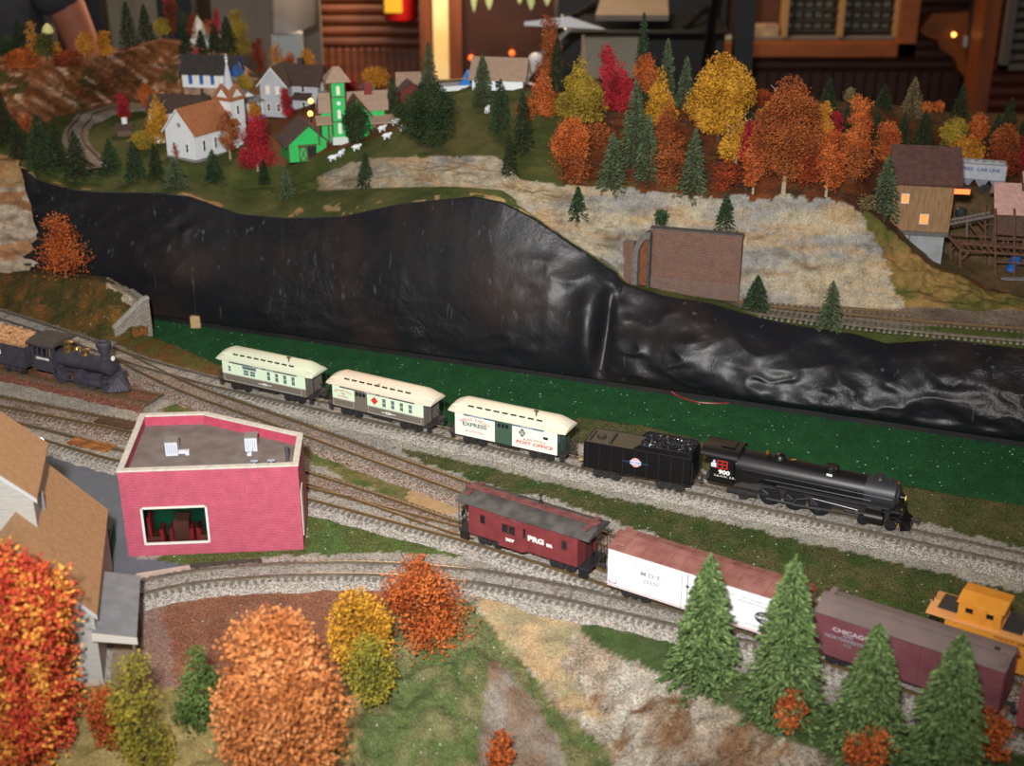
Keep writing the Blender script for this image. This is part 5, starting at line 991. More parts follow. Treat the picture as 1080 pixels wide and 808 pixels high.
q = MB(); q.box(wx0+w_, wx1-w_, .04, .06, wz0+w_, wz1-w_); q.build('pane', gm, wf)
q = MB(); q.box(.3, Wd-.3, .3, 3.0, 0, .1); q.box(.3, Wd-.3, 3.0, 3.1, .1, HB-1); q.build('interior', mat('interior_green', '1f7a5c', rough=.7), t)
BTH = mat('booth_red', 'b02028', rough=.5); TBL = mat('table_brown', '7a4a3c', rough=.5)
q = MB()
for x in (2.0, 5.9): q.bbox(x-.55, x+.55, .6, 1.5, .1, 1.3, .05); q.bbox(x-.6, x+.6, .5, 1.6, 1.3, 1.42, .02)
q.bbox(3.55, 4.75, .8, 2.2, .1, 2.6, .05); q.build('booth_tables', TBL, t)
for x in (2.65, 3.35, 4.95, 5.5, 1.75):
    q = MB(); q.bbox(x-.14, x+.14, .55, 1.7, .1, 2.0 if x != 1.75 else 3.1, .05); q.bbox(x-.22, x+.22, .5, 1.7, .1, .75, .05); q.build('booth_seat', BTH, t)
q = MB(); q.box(Wd-.02, Wd+.06, .5, 1.9, 1.0, 5.0); q.build('side_pilaster', mat('frame_white', ''), t)
for (x, y_, nm) in ((3.4, 4.6, 0), (9.6, 4.9, 1)):
    q = MB(); q.bbox(x-.48, x+.48, y_-.5, y_+.5, HB-.85, HB+.35, .03); u = q.build('air_conditioner', mat('ac_white', 'c3c8d2', rough=.4), t, ); q = MB(); q.bbox(x-.52, x+.52, y_-.55, y_+.55, HB+.35, HB+.43, .02); q.build('lid', mat('ac_lid', '7b7872', rough=.6), u)
    q = MB(); [q.box(x-.35+k_*.16, x-.3+k_*.16, y_-.53, y_-.5, HB-.6, HB+.2) for k_ in range(5)]; q.build('vent_slats', mat('ac_slat_grey', '9aa0ac', rough=.5), u)  # slats in a darker grey than the unit
    if nm == 0: q = MB(); q.bbox(x+.48, x+1.3, y_-.2, y_+.1, HB-.85, HB-.55, .03); q.bbox(x+1.05, x+1.35, y_-.5, y_-.1, HB-.85, HB-.5, .03); q.build('duct', mat('ac_white', ''), u)
    else: q = MB(); q.ball((x, y_-.65, HB-.5), .2, n=10); q.bbox(x-.25, x+.1, y_-1.3, y_-.6, HB-.85, HB-.6, .03); q.build('duct', mat('ac_white', ''), u)
for x in (10.2, 11.5): q = MB(); q.cyl((x, 1.2, HB-.85), (x, 1.2, HB-.1), .07, n=8); q.bbox(x-.28, x+.28, 1.1, 1.3, HB-.12, HB+.02, .03); q.build('vent_pipe', mat('pipe_bluegrey', '8f9ba4', rough=.4), t)
q = MB(); q.cyl((12.6, 2.6, HB-.85), (12.6, 2.6, HB+.45), .15, n=12); q.build('flue', mat('flue_dark', '4a4a50', rough=.5), t)

# ---- large tan-roofed house with lean-to porch at the left edge
hr = radians(12.7); ax = Vector((cos(hr), sin(hr))); dp = Vector((-sin(hr), cos(hr)))
P1 = at_z(98, 645, 5.0); cx = Vector((P1.x, P1.y))-ax*4.55; t = thing('farmhouse', 'big grey-sided house with tan shingle roofs at the left edge', 'building', (cx.x, cx.y, -.8), hr); zb_ = -.8; GS = mat('house_grey', 'a09e98', 'aaa8a2', 1.5, .6, bump=.3, bscale=1.6, stretch=(1, 1, 7)); TANR = mat('tan_roof', 'b98f66', 'a87e58', 1.3, .8, bump=.5, bscale=3.5, stretch=(3, 3, 1)); TR = mat('trim_grey', 'b4b6b8', rough=.6)
R_ = Matrix.Translation((0, 6.95, 0))
def gb_(W, L, z0, h, rh, cx_, cy_, ov, wn, rn):
    q = MB(); q.M = Matrix.Translation((cx_, cy_, 0)); q.prism([(-W/2, -L/2, z0), (W/2, -L/2, z0), (W/2, -L/2, z0+h), (0, -L/2, z0+h+rh), (-W/2, -L/2, z0+h)], (0, L, 0)); q.build(wn, GS, t)
    k = rh/(W/2); e = W/2+ov
    for s, nm in ((1, rn), (-1, rn)):
        q = MB(); q.M = Matrix.Translation((cx_, cy_, 0)); q.prism([(0, -L/2-ov, z0+h+rh), (s*e, -L/2-ov, z0+h-k*ov), (s*e, -L/2-ov, z0+h-k*ov+.14), (0, -L/2-ov, z0+h+rh+.2)], (0, L+2*ov, 0)); q.build(nm, TANR, t)
        q = MB(); q.M = Matrix.Translation((cx_, cy_, 0)); q.prism([(0, -L/2-ov-.05, z0+h+rh-.25), (s*e, -L/2-ov-.05, z0+h-k*ov-.22), (s*e, -L/2-ov-.05, z0+h-k*ov+.12), (0, -L/2-ov-.05, z0+h+rh+.2)], (0, .1, 0)); q.build('bargeboard', TR, t)
gb_(9.1, 13.8, .0, 5.8, 5.2, 0, 6.9, .25, 'wall', 'roof')
TX, TY, TW = -2.1, 9.6, 9.0
gb_(TW, 7.8, .0, 12.3, 4.4, TX-1.2, TY-.9, .3, 'tower_wall', 'upper_roof')
q = MB(); q.box(TX-3.3, TX+.2, TY-4.85, TY-4.78, 9.4, 11.8); q.build('attic_window', mat('window_grey', '8c9298', rough=.3), t)
q = MB(); q.bbox(-4.6, -3.6, 5.3, 6.2, 5, 15.5, .05); q.build('chimney', mat('chimney_grey', '9a9ea2', 'a8acb0', 2, .7), t)
q = MB(); q.tube([(TX+3.45, 7.6, 11.0), (TX+3.45, 7.6, 8.0)], .12, 8); q.build('downpipe', mat('pipe_grey', '8f9498', rough=.4, metal=.3), t)
# lean-to with metal roof
q = MB()
q.prism([(4.35, -.6, 4.35), (7.1, -.6, 3.55), (7.1, 7.6, 3.4), (4.35, 7.6, 4.2)], (0, 0, .1))
for i in range(8):
    y0 = -.6+i*1.03; q.prism([(4.35, y0-.05, 4.44-.02*i), (7.1, y0-.05, 3.64-.02*i), (7.1, y0+.05, 3.64-.02*i), (4.35, y0+.05, 4.44-.02*i)], (0, 0, .05))
sh = q.build('metal_roof', mat('tin_roof', '6c7078', '7a7e86', 1.0, .6, 0), t)
q = MB(); q.prism([(4.35, -.75, 4.0), (7.15, -.75, 3.3), (7.15, -.75, 3.75), (4.35, -.75, 4.55)], (0, .15, 0)); q.build('fascia', mat('tin_light', 'c4c0b8', rough=.5), t)
for y_ in (-.3, 2.4, 5.0): q = MB(); q.bbox(6.75, 6.95, y_-.1, y_+.1, 0, 3.6, .02); q.build('porch_post', mat('post_brown', '6a5a4a', rough=.8), t)
q = MB(); q.box(5.0, 7.0, -.2, 5.2, 0, .25); q.build('porch_deck', mat('deck_wood', '8a7a66', '7a6a58', 3, .8), t)
# dark green slatted bench stack beside it
pz = at_z(111, 592, -.8); q = MB(); q.bbox(-.45, .45, 0, 3.3, 0, .3, .03)
for i in range(8):
    y_ = .15+i*.42; q.bbox(-.5, .5, y_-.08, y_+.08, .9, 1.05, .02); q.bbox(-.5, -.38, y_-.08, y_+.08, 0, 1.6, .02); q.bbox(.38, .5, y_-.08, y_+.08, 0, 1.6, .02)
q.bbox(-.52, -.4, 0, 3.3, 1.5, 1.65, .02); q.bbox(.4, .52, 0, 3.3, 1.5, 1.65, .02); o = q.build('slatted_rack', mat('rack_green', '1f5040', '183e34', 3, .6)); o.location = Vector((pz.x, pz.y, -.8))*S; o.rotation_euler = (0, 0, .16); tag(o, 'dark green slatted rack standing on the asphalt between house and pink diner', 'rack')
# white lamp bulb behind the house
pz = at_z(45, 478, -.3); t = thing('street_lamp', 'small street lamp with a glowing white globe behind the tan roof', 'lamp', (pz.x, pz.y, -.6)); q = MB(); q.cyl((0, 0, -.2), (0, 0, 1.3), .06, n=8); q.build('post', BLKM, t); q = MB(); q.ball((0, 0, 1.55), .3, n=14); q.build('globe', mat('globe_white', 'f4f6ff', rough=.3, emit=2.0), t, smooth=True)
# platform beside the curved track
def strip(pts, name, m, label, cat, h=.5, z=-.85):
    q = MB(); q.prism([tuple(at_z(u, v, z)) for u, v in pts], (0, 0, h)); o = q.build(name, m); return tag(o, label, cat)
strip([(144, 609), (200, 600), (203, 609), (146, 618)], 'platform_slab', mat('slab_pink', 'b8a090', 'c4b4a4', 1.2, .8), 'pale plank walk between the asphalt and the brown gravel lot', 'walk', .35)
strip([(201, 599), (276, 593), (277, 600), (203, 609)], 'planter_trough', mat('trough_dark', '3c3430', '4a4638', 2.5, .8), 'dark low trough between pink diner and curved track', 'trough', .4)

# ---- stone abutment at the end of the left bank
a = at_z(119, 357, -.95); b_ = at_z(158.5, 353.5, -1.6); SB = brickmat('stone_blocks', 'a39c90', '8f877a', '5c554c', 1.1, .55, .28, .03, .85, .6)
d = (b_-a).xy.normalized(); n = Vector((-d.y, d.x)); q = MB(); Lb = (b_-a).xy.length
q.prism([(0, 0, -1.0), (Lb, 0, -1.4), (Lb, 0, 3.1), (Lb*.86, 0, 3.0), (0, 0, .45)], (0, .8, 0)); q.M = Matrix.Translation((Lb, 0, 0)); q.box(-.05, .0, 0, 4.5, -1.4, 2.9); q.M = Matrix(); q.box(Lb-.7, Lb, .3, 4.5, -1.4, 2.9)
o = q.build('retaining_wall', SB); o.location = Vector((a.x-n.x*.9, a.y-n.y*.9, 0))*S; o.rotation_euler = (0, 0, atan2(d.y, d.x)); tag(o, 'small cut-stone abutment where the left bank ends at the green matting', 'retaining wall')
q = MB(); q.prism([(0, 0, .45), (Lb*.86, 0, 3.0), (Lb, 0, 3.1), (Lb, 0, 3.25), (Lb*.85, 0, 3.15), (0, 0, .6)], (0, .7, 0)); cp = q.build('coping', mat('coping_stone', 'a8a298', '98928a', 2, .8), o); cp.location = (0, -.08, 0)

# ---- brick tunnel portal and retaining wall in the right cliff
BR_ = brickmat('old_brick', '74401f', '5a3424', '7c7672', 1.5, .5, .25, .03, .85, .5); BR2 = brickmat('old_brick_base', '5a443c', '6e4430', '7c7672', 1.5, .5, .25, .03, .85, .5)
wa = at_w(684, 303, 4.6); wb = at_w(778, 318, 5.2); d = (wb-wa).xy; Lw = d.length; an = atan2(d.y, d.x); zt = at_w(684, 241, 4.6).z; t = thing('retaining_wall', 'tall weathered red-brown brick wall set into the pale cliff', 'retaining wall', (wa.x, wa.y, wa.z-.6), an); hh_ = zt-wa.z+.6
q = MB(); q.bbox(0, Lw, 0, .9, 0, hh_, .04); q.build('brick_panel', BR_, t); q = MB(); q.bbox(-.02, Lw+.05, -.12, .1, 0, hh_*.27, .03); q.build('base_course', BR2, t)
q = MB(); q.bbox(-.1, Lw+.1, -.1, .9, hh_, hh_+.12, .03); q.build('coping', mat('coping_dark', '4a4442', '5c5652', 2, .8), t)
pa = at_w(656, 296, 4.4); t = thing('tunnel_portal', 'narrow stone arch of a tunnel mouth left of the brick wall', 'tunnel portal', (pa.x, pa.y, pa.z-.7), an-.15)
q = MB(); q.bbox(0, 1.15, 0, .8, 0, 5.0, .03); q.build('pilaster', BR_, t)['label'] = 'rust red brick pilaster'
q = MB(); x0, x1 = 1.15, 2.95; outer = []; inner = []; 
for i in range(11): a_ = pi*i/20; outer.append((x1-(x1-x0)*cos(a_), 3.4+(6.4-3.4)*sin(a_))); inner.append((x1-(x1-x0-.55)*cos(a_), 3.4+(5.7-3.4)*sin(a_)))
outer = [(x0, 0)]+outer; inner = [(x0+.55, 0)]+inner
for i in range(len(outer)-1): (ax_, az), (bx_, bz) = outer[i], outer[i+1]; (cx_, cz), (dx_, dz) = inner[i], inner[i+1]; q.hexa([(ax_, -.25, az), (bx_, -.25, bz), (dx_, -.25, dz), (cx_, -.25, cz), (ax_, .9, az), (bx_, .9, bz), (dx_, .9, dz), (cx_, .9, cz)])
q.build('arch_ring', mat('arch_stone', '6a6662', '58524e', 3, .85), t); q = MB(); q.box(1.6, 2.95, .5, .7, 0, 5.6); q.build('tunnel_lining', mat('lining_rust', '7e4622', '5c3420', 2, .8), t); q = MB(); q.bbox(2.7, 2.98, -.2, .9, 0, 6.2, .02); q.build('corner_stones', mat('corner_grey', '4e4a48', '3a3634', 3, .85), t)

# ---- village. vat(u, v): ground point seen at that place of the photograph
def vat(u, v, sink=0): p = hit(u, v); p.z -= sink; return p
# white church
p = vat(215, 160); rz = radians(-32); t = thing('church', 'white clapboard church with orange-brown roof and arched windows', 'church', (p.x, p.y, p.z-.1), rz)
Wc, Lc = 4.9, 7.6; gable(t, Wc, Lc, 3.4, 2.7, WSH, RFO, trim=WH, found=STN, ov=.3)
for x in (-1.1, 1.1): win(t, x, -Lc/2, 1.0, .35, .95, 'f', WH, DKG, arch=True)
q = MB(); q.cyl((0, -Lc/2-.05, 4.2), (0, -Lc/2, 4.2), .26, n=16); f = q.build('round_window', DKG, t); q = MB(); [q.box(-.24, .24, -Lc/2-.09, -Lc/2-.05, 4.2-.02, 4.2+.02), q.box(-.02, .02, -Lc/2-.09, -Lc/2-.05, 3.96, 4.44)]; q.build('tracery', WH, f)
for y_ in (-2.3, -.3, 1.8): win(t, Wc/2, y_, 1.0, .35, 1.3, 'r', WH, DKG if y_ < -1 else BRT, arch=True)
p2 = Vector((.9, Lc/2+.6, 0)); q = MB(); q.box(p2.x-1.25, p2.x+1.25, p2.y-1.25, p2.y+1.25, 0, 6.2)
for k_ in range(4):
    q.M = Matrix.Translation(p2) @ Matrix.Rotation(k_*pi/2, 4, 'Z'); q.prism([(-1.25, -1.25, 6.2), (1.25, -1.25, 6.2), (0, -1.25, 7.6)], (0, 1.2, 0)); q.M = Matrix()
tw = q.build('bell_tower', WH, t); q = MB()
for k_ in range(4):
    q.M = Matrix.Translation(p2) @ Matrix.Rotation(k_*pi/2, 4, 'Z')
    for s in (-1, 1): q.prism([(s*1.45, -1.45, 6.05), (0, -1.45, 7.65), (0, -1.45, 7.8), (s*1.5, -1.45, 6.2)], (0, 1.45, 0))
q.build('tower_gables', RFO, tw)
q = MB(); q.cyl((p2.x, p2.y, 6.8), (p2.x, p2.y, 10.6), .85, .1, n=8); q.build('spire', mat('spire_grey', 'b8bec8', rough=.4), tw); q = MB(); q.ball((p2.x, p2.y, 10.75), .2, n=8); q.box(p2.x-.05, p2.x+.05, p2.y-.05, p2.y+.05, 10.6, 11.6); q.box(p2.x-.3, p2.x+.3, p2.y-.05, p2.y+.05, 11.1, 11.22); q.build('cross', WH, tw)
win(tw, p2.x, p2.y-1.25, 4.3, .35, 1.0, 'f', WH, DKG, arch=True); win(tw, p2.x+1.25, p2.y, 4.3, .35, 1.0, 'r', WH, DKG, arch=True)
# blue-and-white cottage behind the church
BLU = mat('trim_blue', '2a5ca8', rough=.6)
p = vat(222, 103); t = thing('cottage', 'long white cottage with black roof, blue trim and red chimney behind the church', 'building', (p.x, p.y+2.5, p.z+1.2), radians(-8))
gable(t, 7.6, 3.6, 2.2, 2.0, WH, mat('roof_black', '2c2826', '3a3430', 2, .8), ridge='x', trim=BLU, ov=.35)
for x in (-2.6, -1.0, .6): q = MB(); q.box(x-.28, x+.28, -1.86, -1.8, .5, 2.0); q.build('shutter', BLU, t)
for x in (-1.8, -.2, 1.5): win(t, x, -1.8, .7, .5, 1.1, 'f', WH, LITW)
q = MB(); q.bbox(-2.6, -1.9, .2, .9, 3.4, 5.1, .03); q.build('chimney', mat('brick_red', '7c2a26', rough=.8), t)
q = MB(); q.prism([(3.3, -2.9, 2.0), (4.9, -2.9, 2.0), (4.1, -2.9, 3.3)], (0, 2.6, 0)); q.build('dormer', BLU, t)
# porch house
p = vat(258, 124); t = thing('porch_house', 'small grey-roofed house front with white porch posts on a blue base', 'building', (p.x, p.y, p.z-.1), radians(40))
gable(t, 3.4, 2.6, 2.6, 1.2, WSH, mat('roof_grey', '5a5a5c', '6a6a6a', 2, .8), ov=.2)
q = MB(); q.box(-1.7, 1.7, -2.3, -1.3, 0, .7); q.build('porch_base', BLU, t)
for x in (-1.5, -.5, .5, 1.5): q = MB(); q.bbox(x-.08, x+.08, -2.25, -2.1, .7, 2.6, .02); q.build('porch_post', WH, t)
q = MB(); q.prism([(-1.9, -2.5, 2.5), (-1.9, -1.2, 3.0), (-1.9, -1.2, 3.15), (-1.9, -2.5, 2.65)], (3.8, 0, 0)); q.build('porch_roof', mat('roof_grey', ''), t)
# brown-roofed house left of the church
p = vat(192, 127); t = thing('house', 'low white house under a wide dark brown roof behind the golden tree', 'building', (p.x, p.y, p.z-.2), radians(-6)); gable(t, 7.6, 4.0, 1.9, 1.7, WH, RFB, ridge='x', ov=.35)
for x in (-2.2, 0, 2.2): win(t, x, -2.0, .6, .5, .9, 'f', WH, DKG)
q = MB(); q.box(-2.5, 2.5, .0, .08, 0, .1); q.build('doorstep', STN, t); q = MB(); q.bbox(3.0, 3.3, -.2, .1, 2, 4.6, .02); q.build('stovepipe', DGR, t)
# trackside shed with water barrel
p = vat(132, 142); t = thing('shed', 'tiny brown trackside shed with a dark roof in the meadow', 'shed', (p.x, p.y, p.z-.15), radians(12)); gable(t, 1.8, 1.6, 1.1, .5, mat('shed_brown', '6a5044', '5c463c', 3, .8), RFB, ridge='x', ov=.25)
q = MB(); q.cyl((.1, 0, 1.6), (.1, 0, 2.35), .38, n=14); o = q.build('white_barrel', WH, t)
# grey two-gabled house
p = vat(297, 118); t = thing('farm_house', 'pale grey two-gabled house with a brown roof and lit windows', 'building', (p.x, p.y, p.z-.2), radians(-14)); Wg = 8.4
gable(t, 3.7, 4.6, 4.4, 2.1, GREYW, RFB, ov=.35, trim=WH); o_ = []
q = MB(); q.M = Matrix.Translation((3.9, 1.4, 0)); q.prism([(-3.5, -1.6, 0), (1.6, -1.6, 0), (1.6, -1.6, 4.2), (-3.5, -1.6, 4.2)], (0, 3.2, 0)); q.prism([(1.6, -1.7, 4.2), (1.6, 1.7, 4.2), (1.6, 0, 6.3)], (-4.5, 0, 0)); q.build('wing', GREYW, t)
q = MB(); q.M = Matrix.Translation((3.9, 1.4, 0))
for s in (-1, 1): q.prism([(2.1, s*2.0, 3.9), (2.1, 0, 6.35), (2.1, 0, 6.5), (2.1, s*2.05, 4.05)], (-6, 0, 0))
q.build('wing_roof', RFB, t)
for z in (.8, 3.1):
    for x in (-.75, .65): win(t, x, -2.3, z, .42, .95, 'f', WH, LITW if z > 2 else BRT)
    win(t, 5.5, 1.4, z, .5, .95, 'r', WH, LITW); win(t, 3.4, -.2, z, .42, .9, 'f', WH, GLS)
q = MB(); q.bbox(2.2, 2.9, 1.2, 1.8, 5, 7.3, .03); q.build('chimney', mat('chimney_dark', '3c3230', rough=.8), t); q = MB(); q.prism([(2.1, -1.2, 2.2), (4.7, -1.2, 2.2), (4.7, -.2, 2.9), (2.1, -.2, 2.9)], (0, 0, .12)); q.build('porch_roof', RFB, t)
# green barn
p = vat(321, 164); t = thing('barn', 'bright green barn with dark brown roof and crossbuck door', 'barn', (p.x, p.y, p.z-.1), radians(20)); t.scale = (S*1.12,)*3; 
q = MB(); q.prism([(-2.1, -2.2, 0), (2.1, -2.2, 0), (2.1, -2.2, 1.9), (.25, -2.2, 3.7), (-2.1, -2.2, 1.9)], (0, 4.4, 0)); q.build('wall', GRN, t)
q = MB(); q.M = Matrix.Shear('XY', 4, (0, 0)) if False else Matrix()
q.prism([(-2.55, -2.5, 1.55), (.2, -2.5, 3.85), (.2, -2.5, 4.05), (-2.6, -2.5, 1.75)], (0, 5.0, 0)); q.prism([(2.55, -2.5, 1.55), (.2, -2.5, 3.85), (.2, -2.5, 4.05), (2.6, -2.5, 1.75)], (0, 5.0, 0)); q.build('roof', mat('barn_roof', '4e3c38', '403230', 2, .8), t)
q = MB(); q.box(-1.1, 1.0, -2.32, -2.2, 1.65, 1.8); q.box(-2.12, -2.0, -2.26, -2.2, 0, 1.9); q.box(2.0, 2.12, -2.26, -2.2, 0, 1.9); q.build('door_track', BRT, t); q = MB(); q.box(-1.0, -.1, -2.3, -2.2, .1, 1.6); dd_ = q.build('barn_door', GRN, t); q = MB()
q.prism([(-1.0, -2.36, .1), (-.88, -2.36, .1), (-.1, -2.36, 1.6), (-.22, -2.36, 1.6)], (0, .06, 0)); q.prism([(-.22, -2.36, .1), (-.1, -2.36, .1), (-.88, -2.36, 1.6), (-1.0, -2.36, 1.6)], (0, .06, 0)); q.box(-1.0, -.1, -2.36, -2.3, .1, .2); q.box(-1.0, -.1, -2.36, -2.3, 1.5, 1.6); q.box(-1, -.9, -2.36, -2.3, .1, 1.6); q.box(-.2, -.1, -2.36, -2.3, .1, 1.6); q.build('crossbuck', BRT, dd_)
q = MB(); q.box(-.05, .9, -2.24, -2.2, .1, 1.6); q.build('opening', mat('opening_dark', '20201e', rough=.9), t)
q = MB()
for i in range(5): q.cyl((.0+i*.55, -2.6-i*.32, -.3), (.0+i*.55, -2.6-i*.32, .6), .05, n=5)
q.cyl((0, -2.6, .5), (2.2, -3.88, .5), .045, n=5); q.cyl((0, -2.6, .2), (2.2, -3.88, .2), .045, n=5); fo = q.build('rail_fence', mat('fence_brown', '5c3a2c', rough=.8)); fo.parent = None; fo.location = t.location; fo.scale = (S, S, S); fo.rotation_euler = t.rotation_euler; tag(fo, 'short brown rail fence in front of the barn door', 'fence')
# green house with tower
p = vat(361, 147); t = thing('tower_house', 'bright green Victorian house with a square tower and beige roofs', 'building', (p.x+.6, p.y, p.z-.1), radians(14)); t.scale = (S*.93,)*3
def hb(x0, x1, y0, y1, z1, m, nm): q = MB(); q.box(x0, x1, y0, y1, 0, z1); return q.build(nm, m, t)
hb(-2.0, -.25, -2.2, -.4, 8.0, GRN, 'tower_wall'); hb(-2.1, -.15, -2.3, -.3, 1.0, mat('base_white', 'c4ccc8', rough=.6), 'tower_base')
q = MB(); 
for z in (2.9, 6.0, 7.9):
    q.box(-2.06, -.19, -2.26, -.34, z, z+.13)
for x in (-2.05, -.33): q.box(x, x+.13, -2.26, -2.2, .9, 8.0)
q.box(-.25, -.19, -.5, -.38, .9, 8); q.build('tower_trim', BRT, t)
for z, h_, lit in ((1.5, 1.1, LITW), (3.4, .9, LITW), (6.4, .9, LITW)): win(t, -1.12, -2.2, z, .32, h_, 'f', WH, lit, arch=True)
q = MB(); q.cyl((-1.12, -2.28, 5.3), (-1.12, -2.2, 5.3), .26, n=12); q.build('round_window', WH, t); win(t, -.25, -1.3, 6.4, .3, .9, 'r', BRT, DKG)
q = MB(); q.add([(-2.7, -2.9, 8.0), (.45, -2.9, 8.0), (.45, .3, 8.0), (-2.7, .3, 8.0), (-1.6, -1.7, 9.7), (-.7, -1.7, 9.7), (-.7, -.9, 9.7), (-1.6, -.9, 9.7), (-2.7, -2.9, 8.12), (.45, -2.9, 8.12), (.45, .3, 8.12), (-2.7, .3, 8.12)], [(3, 2, 1, 0), (0, 1, 9, 8), (1, 2, 10, 9), (2, 3, 11, 10), (3, 0, 8, 11), (8, 9, 5, 4), (9, 10, 6, 5), (10, 11, 7, 6), (11, 8, 4, 7), (4, 5, 6, 7)]); q.build('tower_roof', RFP, t)
q = MB(); q.prism([(-.25, -2.0, 0), (2.6, -2.0, 0), (2.6, -2.0, 3.7), (1.15, -2.0, 5.6), (-.25, -2.0, 3.9)], (0, 4.2, 0)); q.prism([(-3.2, -.4, 0), (4.9, -.4, 0), (4.9, -.4, 3.9), (-3.2, -.4, 3.9)], (0, 3.2, 0)); q.build('wall', GRN, t)
q = MB(); q.prism([(-3.6, -.8, 3.8), (-3.6, 3.2, 3.8), (-3.3, 1.2, 6.0)], (9.0, 0, 0)); q.build('roof', RFP, t)
q = MB(); q.prism([(-.2, -2.3, 4.0), (1.15, -2.3, 5.7), (1.15, -2.3, 5.95), (-.45, -2.3, 4.15)], (0, 3, 0)); q.prism([(2.9, -2.3, 3.5), (1.15, -2.3, 5.7), (1.15, -2.3, 5.95), (3.1, -2.3, 3.6)], (0, 3, 0)); q.build('front_roof', BRT, t)
q = MB(); q.prism([(-4.0, -1.7, 2.5), (-4.0, -.3, 3.3), (-4.0, -.3, 3.45), (-4.0, -1.7, 2.65)], (2.0, 0, 0)); q.build('porch_roof', RFP, t); q = MB(); q.prism([(3.0, -1.9, 2.3), (3.0, -.3, 3.0), (3.0, -.3, 3.15), (3.0, -1.9, 2.45)], (3.2, 0, 0)); q.build('porch_roof', RFP, t)
for x in (-3.8, -2.5, 3.2, 5.9): q = MB(); q.bbox(x-.09, x+.09, -1.6, -1.42, 0, 2.6, .02); q.build('porch_post', BRT, t)
win(t, 4.1, -.4, 0.2, .8, 2.0, 'f', BRT, mat('door_red', '8c2430', rough=.6), name='front_door'); win(t, 1.2, -2.0, .9, .4, 1.2, 'f', WH, DKG)
q = MB(); q.bbox(2.6, 3.6, .8, 1.5, 4.6, 7.0, .04); q.build('chimney', mat('brick_red', ''), t)
# far village: red cabin, beige roofs, tarp, small grey car
p = vat(432, 106); t = thing('cabin', 'small dark red cabin beside the tall spruce', 'building', (p.x, p.y, p.z), radians(15)); gable(t, 2.6, 2.2, 1.4, 1.0, mat('cabin_red', '702420', '5c1e1c', 2, .8), mat('cabin_roof', '3c2a28', rough=.8), ov=.2); win(t, 0, -1.1, .3, .4, .7, 'f', BRT, DKG)
p = vat(436, 97); t = thing('station', 'small white building with a wide flat beige roof on the far ridge', 'building', (p.x, p.y, p.z), radians(6)); gable(t, 3.2, 2.4, 1.5, .9, WH, RFP, ridge='x', ov=.6); win(t, -.4, -1.2, .4, .4, .7, 'f', WH, DKG)
p = vat(528, 92); t = thing('lodge', 'broad beige roof of a low lodge beyond the spruces', 'building', (p.x, p.y, p.z), radians(-10)); gable(t, 6.2, 4.2, 1.6, 1.9, WH, RFP, ridge='x', ov=.4); win(t, 0, -2.1, .4, .5, .8, 'f', WH, DKG)
p = vat(478, 94); t = thing('half_built_shed', 'low shed with scattered tan roof boards near the blue tarp', 'shed', (p.x, p.y, p.z), radians(20)); q = MB(); q.prism([(-2.6, -1.2, 1.4), (-2.6, 1.4, .6), (2.2, 1.4, .6), (2.2, -1.2, 1.4)], (0, 0, .1)); q.build('roof_boards', mat('boards_tan', 'b08e66', '9c7a56', 4, .8), t); q = MB(); q.box(-2.4, 2.0, -1.1, 1.3, 0, .6); q.build('base', WH, t)
p = vat(494, 92); q = MB(); q.add([(-1.3, 0, .2), (1.5, .3, .3), (1.2, 1.4, 1.6), (-.2, 1.5, 1.9), (-.1, .6, 1.5)], [(0, 1, 2, 4), (0, 4, 3), (2, 3, 4)]); o = q.build('tarpaulin', mat('tarp_blue', '3a7cc8', rough=.5)); o.location = p*S; md = o.modifiers.new('s', 'SOLIDIFY'); md.thickness = .08; tag(o, 'bright blue tarpaulin tilted over the boards behind the spruces', 'tarpaulin')
def toycar(u, v, m, rz, label, sc_=1.0):
    p = vat(u, v); t = thing('toy_car', label, 'car', (p.x, p.y, p.z+.05), rz); q = MB(); q.prism([(-1.1, -.45, .15), (1.1, -.45, .15), (1.1, -.45, .45), (.65, -.45, .5), (.35, -.45, .82), (-.5, -.45, .82), (-.85, -.45, .5), (-1.1, -.45, .48)], (0, .9, 0)); q.build('body', m, t, bevel=.04); q = MB(); q.prism([(.55, -.47, .52), (.32, -.47, .76), (-.45, -.47, .76), (-.7, -.47, .52)], (0, .94, 0)); q.build('windows', GLS, t)
    for x in (-.65, .65):
        for s in (-1, 1): q = MB(); q.cyl((x, s*.38, .2), (x, s*.5, .2), .2, n=14); q.build('wheel', BLKM, t)
    return t
toycar(387, 96, mat('car_grey', '5c6468', rough=.4), radians(5), 'small grey toy car near the red tree on the far ridge')
toycar(165, 152, WH, radians(12), 'small white toy car beside the church wall')
# road lamps with two glowing bulbs near the grey house
for u, v, lab in ((329, 107, 'glowing amber road lamp, the upper of the pair by the grey house'), (328, 120, 'glowing amber road lamp, the lower of the pair by the grey house'), (1006, 172, 'glowing orange lamp at the right corner of the mill roof')):
    vb_ = {107: 128, 120: 132, 172: 200}[v]; p = vat(u, vb_); dd_ = depth(p); hgt = (vb_-v)*dd_/F*1.02; t = thing('street_lamp', lab, 'lamp', (p.x, p.y, p.z)); q = MB(); q.cyl((0, 0, -.2), (0, 0, hgt), .06, n=6); q.build('post', BLKM, t); q = MB(); q.ball((0, 0, hgt), .34, n=12); q.build('bulb', mat('bulb_amber', 'ffb050', rough=.3, emit=5.0), t, smooth=True)
